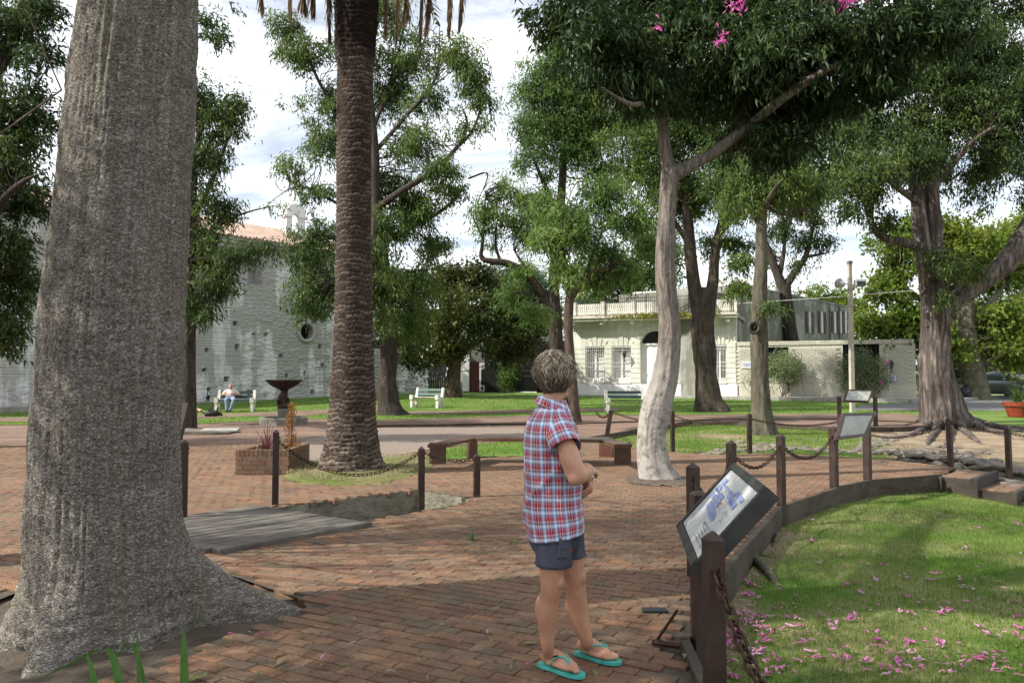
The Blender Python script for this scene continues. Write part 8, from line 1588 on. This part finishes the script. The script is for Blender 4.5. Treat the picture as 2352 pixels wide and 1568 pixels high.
def shirt_loft(rows, n, fold, seed, name, axis_u=0.17):
    """rows: (centre, half-x, half-y, normal tilt) rings"""
    m = len(rows); V = np.zeros((m, n, 3)); A = np.zeros((m, n, 3)); arc = 0
    for i, (c, hx, hy, ex, ey, v_) in enumerate(rows):
        for k in range(n):
            a = 2 * math.pi * k / n; ca_, sa_ = math.cos(a), math.sin(a); rr2 = (abs(ca_) ** 2.5 + abs(sa_) ** 2.5) ** (-1 / 2.5); V[i, k] = np.array(c) + np.array(ex) * (hx * rr2 * ca_) + np.array(ey) * (hy * rr2 * sa_); A[i, k] = (a * axis_u, v_, 0)
    c0 = V.mean(1, keepdims=True); d = V - c0; L = np.linalg.norm(d, axis=2, keepdims=True); TH = np.arange(n)[None] / n * 2 * np.pi + 0 * V[..., 0]
    f = fold * ((fbm(np.cos(TH) * 5 + seed + V[..., 2] * 3, np.sin(TH) * 5, V[..., 2] * 4.5, 4, seed) - 0.5) * 2.2 + 0.7 * np.sin(TH * 9 + V[..., 2] * 14 + seed) * np.clip((1.0 - V[..., 2]) * 2.2, 0.1, 1) * 0.35)
    cr = np.abs(((V[..., 2] - 0.98) - 0.62 * (TH - 4.3) * 0.17 / 0.17 * 0.25)); f = f + (fold * 1.2 * np.exp(-(cr / 0.016) ** 2) if fold > 0.007 else 0)
    V = V + d / (L + 1e-9) * f[..., None]; q_ = np.arange(m * n).reshape(m, n); qn = np.roll(q_, -1, 1)
    qs = np.stack([q_[:-1], qn[:-1], qn[1:], q_[1:]], -1).reshape(-1, 4); 
    return V.reshape(-1, 3), qs, A.reshape(-1, 3)
X3, Y3 = (1, 0, 0), (0, 1, 0)
prof = [(918, 1246, 1296, 0.068, 0), (930, 1238, 1301, 0.082, 0), (942, 1228, 1305, 0.115, 0), (956, 1218, 1310, 0.158, 0), (972, 1210, 1315, 0.186, 0), (995, 1205, 1320, 0.196, 0), (1030, 1203, 1329, 0.186, 0), (1080, 1204, 1333, 0.172, 0), (1120, 1206, 1333, 0.168, 0), (1160, 1205, 1336, 0.176, 0), (1200, 1209, 1340, 0.188, 0), (1226, 1214, 1340, 0.192, -1)]
rows = []; pr_ = spline([p[:4] for p in prof], 78)
for py, x0, x1, hy in pr_:
    a, b = P(x0, py, 4.24), P(x1, py, 4.24); c = (a + b) / 2 - WL; tilt = 0.0 if py < 1150 else (py - 1150) / 76 * 0.16
    rows.append((c, (b.x - a.x) / 2, hy, (1, 0, tilt), Y3, c.z))
v1, q1, a1_ = shirt_loft(rows, 110, 0.0125, 3, 'shirt'); sh_rows = []
sa, sb = wl3(1276, 972, 4.13), wl3(1300, 1030, 4.03); sd_ = (sb - sa).normalized(); ex = Vector((0.92, 0.05, 0.38)); ex = (ex - sd_ * ex.dot(sd_) * 0.55).normalized(); ey = sd_.cross(ex).normalized(); HX = Vector((0.945, 0, 0.33)).normalized()
for i in range(24):
    t = i / 23; c = sa.lerp(sb, t) + Vector((0, 0.02 * (1 - t), 0)); e1 = ex.lerp(HX, t).normalized(); sh_rows.append((c, 0.070 + 0.010 * t, 0.078 + 0.004 * t, e1, ey, -t * 0.15))
v2, q2, a2_ = shirt_loft(sh_rows, 56, 0.004, 9, 'sleeve', 0.082); sh2 = [((Vector(c) + Vector((0, 0.36, 0))), hx, hy, ex_, (-Vector(ey_)), vv_) for c, hx, hy, ex_, ey_, vv_ in sh_rows]; v3, q3, a3_ = shirt_loft(sh2, 40, 0.004, 12, 'sleeve', 0.082)
collar = []
for i, (py, x0, x1, hy) in enumerate(((914, 1242, 1300, 0.072), (921, 1238, 1304, 0.080), (930, 1233, 1309, 0.090), (938, 1228, 1315, 0.098))):
    a, b = P(x0, py, 4.23), P(x1, py, 4.23); c = (a + b) / 2 - WL + Vector((0, 0, -0.01 + (0.0))); collar.append((c, (b.x - a.x) / 2 + 0.004, hy, (1, 0, -0.42), Y3, c.z * 1.0 + 0.02))
v4, q4, a4_ = shirt_loft(collar, 60, 0.002, 15, 'collar', 0.09)
V = [v1, v2, v3, v4]; Q = [q1, q2, q3, q4]; b = 0; QQ = []
for v_, q_ in zip(V, Q): QQ.append(q_ + b); b += len(v_)
sm = mesh_np('shirt', np.concatenate(V), np.concatenate(QQ), attrs={'uvw': ('POINT', 'FLOAT_VECTOR', np.concatenate([a1_, a2_, a3_, a4_]))}, smooth=True); so_ = link('shirt', sm, M_plaid, wm); sl = so_.modifiers.new('thick', 'SOLIDIFY'); sl.thickness = 0.003; sl.offset = -1
mb = MB()
for py in (1020, 1060, 1140, 1180, 1208): mb.ball(wl3(1338 if py > 1100 else 1331, py, 4.17), 0.006, 8, 6)
mb.build('buttons', mat('button', (0.09, 0.08, 0.12), None, 9, 0.4, 0), so_)
# shorts
M_navy = mat('navy_cotton', (0.078, 0.087, 0.120), (0.058, 0.066, 0.094), 9, 0.85, 0.5, 0.006, 26, 'pos', spec=0.2)
sh = MB(); limb(sh, [wl3(1276, 1190, 4.25), wl3(1276, 1225, 4.25)], [0.145, 0.150], 24); sh.tube([wl3(1268, 1200, 4.17), wl3(1270, 1245, 4.165), wl3(1272, 1275, 4.16), wl3(1272, 1299, 4.16)], [0.108, 0.101, 0.095, 0.0965], 24); sh.tube([wl3(1296, 1200, 4.34), wl3(1302, 1240, 4.335), wl3(1306, 1262, 4.33), wl3(1308, 1279, 4.33)], [0.105, 0.095, 0.088, 0.089], 24)
sme = fuse(sh, 0.006, 3, 0.5, 'shorts'); co = np.zeros(len(sme.vertices) * 3); sme.vertices.foreach_get('co', co); co = co.reshape(-1, 3); nn = np.zeros(len(sme.vertices) * 3); sme.vertices.foreach_get('normal', nn); nn = nn.reshape(-1, 3); co += nn * (0.0055 * (fbm(co[:, 0] * 22, co[:, 1] * 22, co[:, 2] * 14, 3, 6) - 0.5) * 2)[:, None]; sme.vertices.foreach_set('co', co.ravel()); sme.update(); so2 = link('shorts', sme, M_navy, wm)
pk = wl3(1296, 1256, 4.068); pn_ = Vector((0.42, -0.90, -0.05)).normalized(); pu = Vector((0.9, 0.42, 0)).normalized()
def slabp(name, c, w, h, t_, m, parent): 
    r_ = MB(); up = Vector((0.03, 0, 1)); pts = [c + pu * (x * w / 2) + up * (z * h / 2) for x, z in ((-1, -0.92), (-0.9, -1), (0.9, -1), (1, -0.92), (1, 1), (-1, 1))]; r_.prism(pts, -pn_ * 0.02, pn_ * t_); return r_.build(name, m, parent)
pk_ = slabp('pocket', pk, 0.062, 0.10, 0.006, M_navy, so2); slabp('flap', pk + Vector((0, 0, 0.022)), 0.066, 0.055, 0.010, M_navy, pk_); bt = wl3(1309, 1262, 4.068) + pn_ * 0.006; MB().tube([bt, bt + pn_ * 0.008], 0.0065, 12).build('button', mat('red_button', (0.45, 0.03, 0.05), None, 9, 0.4, 0), pk_)
hm_ = MB()
for c, r_, py in (((1272, 4.16), 0.0985, 1292), ((1308, 4.33), 0.091, 1273)): ce = wl3(c[0], py, c[1]); hm_.tube([ce + Vector((r_ * math.cos(t), r_ * math.sin(t), 0)) for t in np.linspace(0, 2 * math.pi, 31)], 0.0025, 5, False)
hm_.build('hem_seam', M_navy, so2, True)
# flip-flops
M_turq = mat('turquoise_rubber', (0.07, 0.42, 0.36), (0.06, 0.36, 0.31), 12, 0.45, 0.15, 0.002, 60, 'pos')
for fr, side, q in ((fr_, 1, qr), (fl_, -1, ql)):
    h, f, l, L = fr; k = L / 0.25; out = [(-0.012, -0.02), (0.02, -0.034), (0.08, -0.034), (0.14, -0.042), (0.20, -0.048), (0.24, -0.040), (0.262, -0.018), (0.262, 0.008), (0.245, 0.032), (0.20, 0.047), (0.14, 0.043), (0.08, 0.034), (0.02, 0.033), (-0.012, 0.018)]
    c = spline(out + [out[0]], 57)[:-1]; pts = [h + f * (x * k) + l * (y * side) for x, y in c]; ff_ = MB().prism(pts, (0, 0, 0.004), (0, 0, SOLE - 0.002)).build('flip_flop', M_turq, wm); rd = MB()
    for z in (0.006, 0.012, 0.018): rd.tube([p + Vector((0, 0, z)) for p in pts] + [pts[0] + Vector((0, 0, z))], 0.0022, 5, False)
    rd.build('sole_rim', M_turq, ff_)
    for s in (-1, 1):
        sc_ = spline([tuple(q(0.19, -0.013, 0.010)), tuple(q(0.178, -0.012 + 0.006 * s, 0.048)), tuple(q(0.145, 0.022 * s, 0.066)), tuple(q(0.11, 0.042 * s, 0.052)), tuple(q(0.075, 0.040 * s, 0.004))], 22); MB().tube([tuple(x) for x in sc_], [0.004 + 0.0055 * math.sin(math.pi * min(1, 0.25 + i / 22)) for i in range(22)], 8, True, 0.6).build('strap', M_turq, ff_, True)
    lt = MB()
    for i in range(6): lt.box(q(0.132 - 0.006 * i, -0.0 - 0.0 * i, 0.073), (0.003, 0.003, 0.002))
    p0 = q(0.13, -0.034, 0.060); 
    for i in range(6): lt.box(p0 - f * (0.0055 * i) + Vector((0, 0, 0.012 - 0.0022 * i)) - l * side * 0.0035, (0.0035, 0.004, 0.007), math.atan2(f.y, f.x))
    lt.v = lt.v[48:]; lt.f = [tuple(i - 48 for i in x) for x in lt.f[6 * 6:]]; lt.build('strap_lettering', M_blackiron, ff_)

# the man on the bench
mp2 = bm1 + Vector((-0.22, -0.02, 0)); mn = thing('person', 'bald man in white T-shirt and jeans seated on the bench before the church', 'person', mp2, R(6))
sk = MB(); limb(sk, [(0, 0.04, 0.88), (0.0, 0.02, 0.97)], [0.055, 0.055]); sk.ball((0.01, 0.0, 1.045), (0.075, 0.092, 0.105), 14, 10); limb(sk, [(0.01, -0.06, 1.02), (0.01, -0.07, 0.97)], [0.05, 0.032]); sk.ball((0.015, -0.105, 1.03), (0.014, 0.018, 0.02), 8, 6)
for s in (-1, 1):
    sk.ball((0.01 + s * 0.078, 0.01, 1.04), (0.012, 0.02, 0.028), 8, 6); limb(sk, [(s * 0.19, 0.06, 0.84), (s * 0.33, 0.08, 0.70), (s * 0.34, 0.06, 0.68)], [0.05, 0.042, 0.042]); limb(sk, [(s * 0.34, 0.06, 0.68), (s * 0.25, -0.10, 0.72), (s * 0.17, -0.17, 0.74)], [0.042, 0.036, 0.028]); limb(sk, [(s * 0.17, -0.17, 0.74), (s * 0.12, -0.19, 0.75)], [0.03, 0.028])
    for k in range(4): limb(sk, [(s * 0.13, -0.19, 0.73 + 0.018 * k), (s * 0.08, -0.205, 0.725 + 0.018 * k), (s * 0.06, -0.19, 0.72 + 0.018 * k)], [0.011, 0.010, 0.009], 6, 2)
    limb(sk, [(s * 0.15, -0.16, 0.77), (s * 0.11, -0.18, 0.80)], [0.012, 0.010], 6, 2)
link('body', fuse(sk, 0.010, 3), M_skin2, mn)
ts = MB(); limb(ts, [(0, -0.02, 0.50), (0, 0.0, 0.62), (0, 0.04, 0.76), (0, 0.05, 0.84)], [0.155, 0.165, 0.165, 0.11], 20)
for s in (-1, 1): limb(ts, [(s * 0.12, 0.05, 0.85), (s * 0.20, 0.06, 0.82), (s * 0.29, 0.075, 0.745)], [0.075, 0.07, 0.062], 14)
link('t_shirt', fuse(ts, 0.012, 4), mat('white_tshirt', (0.66, 0.63, 0.57), (0.56, 0.53, 0.48), 8, 0.9, 0.5, 0.02, 12, 'obj'), mn)
je = MB(); limb(je, [(-0.08, 0.0, 0.50), (0.08, 0.0, 0.50)], [0.14, 0.14], 16)
for s, kx, fx in ((-1, -0.05, -0.02), (1, 0.26, 0.10)): limb(je, [(s * 0.09, -0.02, 0.51), ((s * 0.09 + kx) / 2, -0.24, 0.53), (kx, -0.44, 0.50)], [0.10, 0.09, 0.078], 16); limb(je, [(kx, -0.44, 0.50), ((kx + fx) / 2, -0.44, 0.28), (fx, -0.44, 0.08)], [0.076, 0.066, 0.060], 16)
link('jeans', fuse(je, 0.012, 3), mat('denim', (0.17, 0.24, 0.36), (0.26, 0.33, 0.44), 7, 0.9, 0.4, 0.01, 30, 'obj'), mn)
for fx in (-0.02, 0.10):
    s_ = MB(); limb(s_, [(fx, -0.41, 0.05), (fx, -0.50, 0.05), (fx + 0.01, -0.60, 0.04)], [0.045, 0.045, 0.035], 10); link('shoe', fuse(s_, 0.010, 2), M_blackiron, mn)

# ------------------------------------------------------------------ animals
M_cat = mat('black_fur', (0.010, 0.009, 0.009), (0.02, 0.018, 0.017), 14, 0.6, 0.8, 0.01, 60, 'obj')
c = GT(489, 957); ct = thing('cat', 'black cat rolling on its back on the grass by the bench', 'cat', c, R(10)); b = MB()
limb(b, [(-0.22, 0, 0.11), (-0.08, 0, 0.13), (0.08, 0, 0.135), (0.18, 0.0, 0.12)], [0.10, 0.125, 0.12, 0.085], 14); b.ball((0.27, -0.02, 0.10), (0.075, 0.07, 0.065), 12, 8); limb(b, [(0.30, 0.03, 0.13), (0.33, 0.04, 0.17)], [0.02, 0.008], 6); limb(b, [(0.30, -0.05, 0.13), (0.33, -0.07, 0.17)], [0.02, 0.008], 6); limb(b, [(0.31, -0.02, 0.085), (0.345, -0.02, 0.075)], [0.035, 0.022], 8)
for x, y, dx in ((-0.10, -0.07, -0.03), (-0.10, 0.07, 0.02), (0.12, -0.06, 0.05), (0.14, 0.06, 0.0)): limb(b, [(x, y, 0.18), (x + dx, y, 0.29), (x + dx + 0.04, y, 0.37)], [0.04, 0.028, 0.022], 10)
limb(b, [(-0.28, 0, 0.10), (-0.38, 0.02, 0.18), (-0.44, 0.02, 0.29)], [0.03, 0.022, 0.012], 8); link('body', fuse(b, 0.011, 3), M_cat, ct)
p = CWp(cw_hit(459, 905)[0] - 0.0, 0.32, 0.75); c2 = thing('cat', 'black cat with upright tail standing by the church wall', 'cat', p, R(25)); b = MB()
limb(b, [(0, 0.16, 0.22), (0, 0.0, 0.24), (0, -0.14, 0.22)], [0.075, 0.085, 0.075], 12); b.ball((0.03, -0.26, 0.27), (0.06, 0.065, 0.058), 10, 8); limb(b, [(0.06, -0.25, 0.31), (0.065, -0.25, 0.35)], [0.018, 0.006], 6); limb(b, [(0.0, -0.25, 0.31), (-0.005, -0.25, 0.35)], [0.018, 0.006], 6); limb(b, [(0.03, -0.30, 0.26), (0.03, -0.335, 0.25)], [0.03, 0.018], 8)
for x in (-0.045, 0.045):
    limb(b, [(x, 0.15, 0.20), (x, 0.12, 0.14), (x, 0.17, 0.09), (x, 0.15, 0.02)], [0.045, 0.035, 0.022, 0.02], 8); limb(b, [(x, -0.12, 0.2), (x, -0.12, 0.1), (x, -0.13, 0.02)], [0.035, 0.024, 0.02], 8)
limb(b, [(0, 0.22, 0.25), (0.0, 0.27, 0.40), (0.02, 0.25, 0.56), (0.05, 0.24, 0.64)], [0.026, 0.024, 0.022, 0.014], 8); link('body', fuse(b, 0.011, 3), M_cat, c2)
c = GT(441, 947); dg_ = thing('dog', 'tan and white dog asleep on the grass beyond the great trunk', 'dog', c, R(4)); b = MB(); limb(b, [(-0.30, 0, 0.10), (-0.12, 0, 0.115), (0.10, 0, 0.12), (0.22, 0, 0.10)], [0.10, 0.115, 0.125, 0.08], 14); limb(b, [(0.22, 0, 0.10), (0.32, -0.02, 0.09)], [0.07, 0.06], 10); b.ball((0.37, -0.03, 0.08), (0.075, 0.065, 0.06), 10, 8); limb(b, [(0.41, -0.03, 0.07), (0.50, -0.04, 0.05)], [0.04, 0.024], 8); limb(b, [(0.35, -0.08, 0.10), (0.33, -0.10, 0.05)], [0.022, 0.012], 6)
for x, dx in ((0.16, 0.10), (0.10, 0.04)): limb(b, [(x, -0.08, 0.07), (x + dx, -0.25, 0.045), (x + dx + 0.04, -0.40, 0.03)], [0.045, 0.03, 0.024], 8)
for x, dx in ((-0.26, -0.04), (-0.22, 0.05)): limb(b, [(x, -0.06, 0.08), (x + 0.10, -0.20, 0.05), (x - 0.0 + dx, -0.30, 0.035), (x + dx, -0.42, 0.025)], [0.06, 0.04, 0.026, 0.022], 8)
limb(b, [(-0.38, 0, 0.08), (-0.50, -0.04, 0.04), (-0.60, -0.10, 0.03)], [0.035, 0.026, 0.014], 8); link('body', fuse(b, 0.012, 3), mat('tan_fur', (0.42, 0.22, 0.08), (0.66, 0.56, 0.42), 5, 0.8, 0.6, 0.01, 50, 'obj'), dg_)
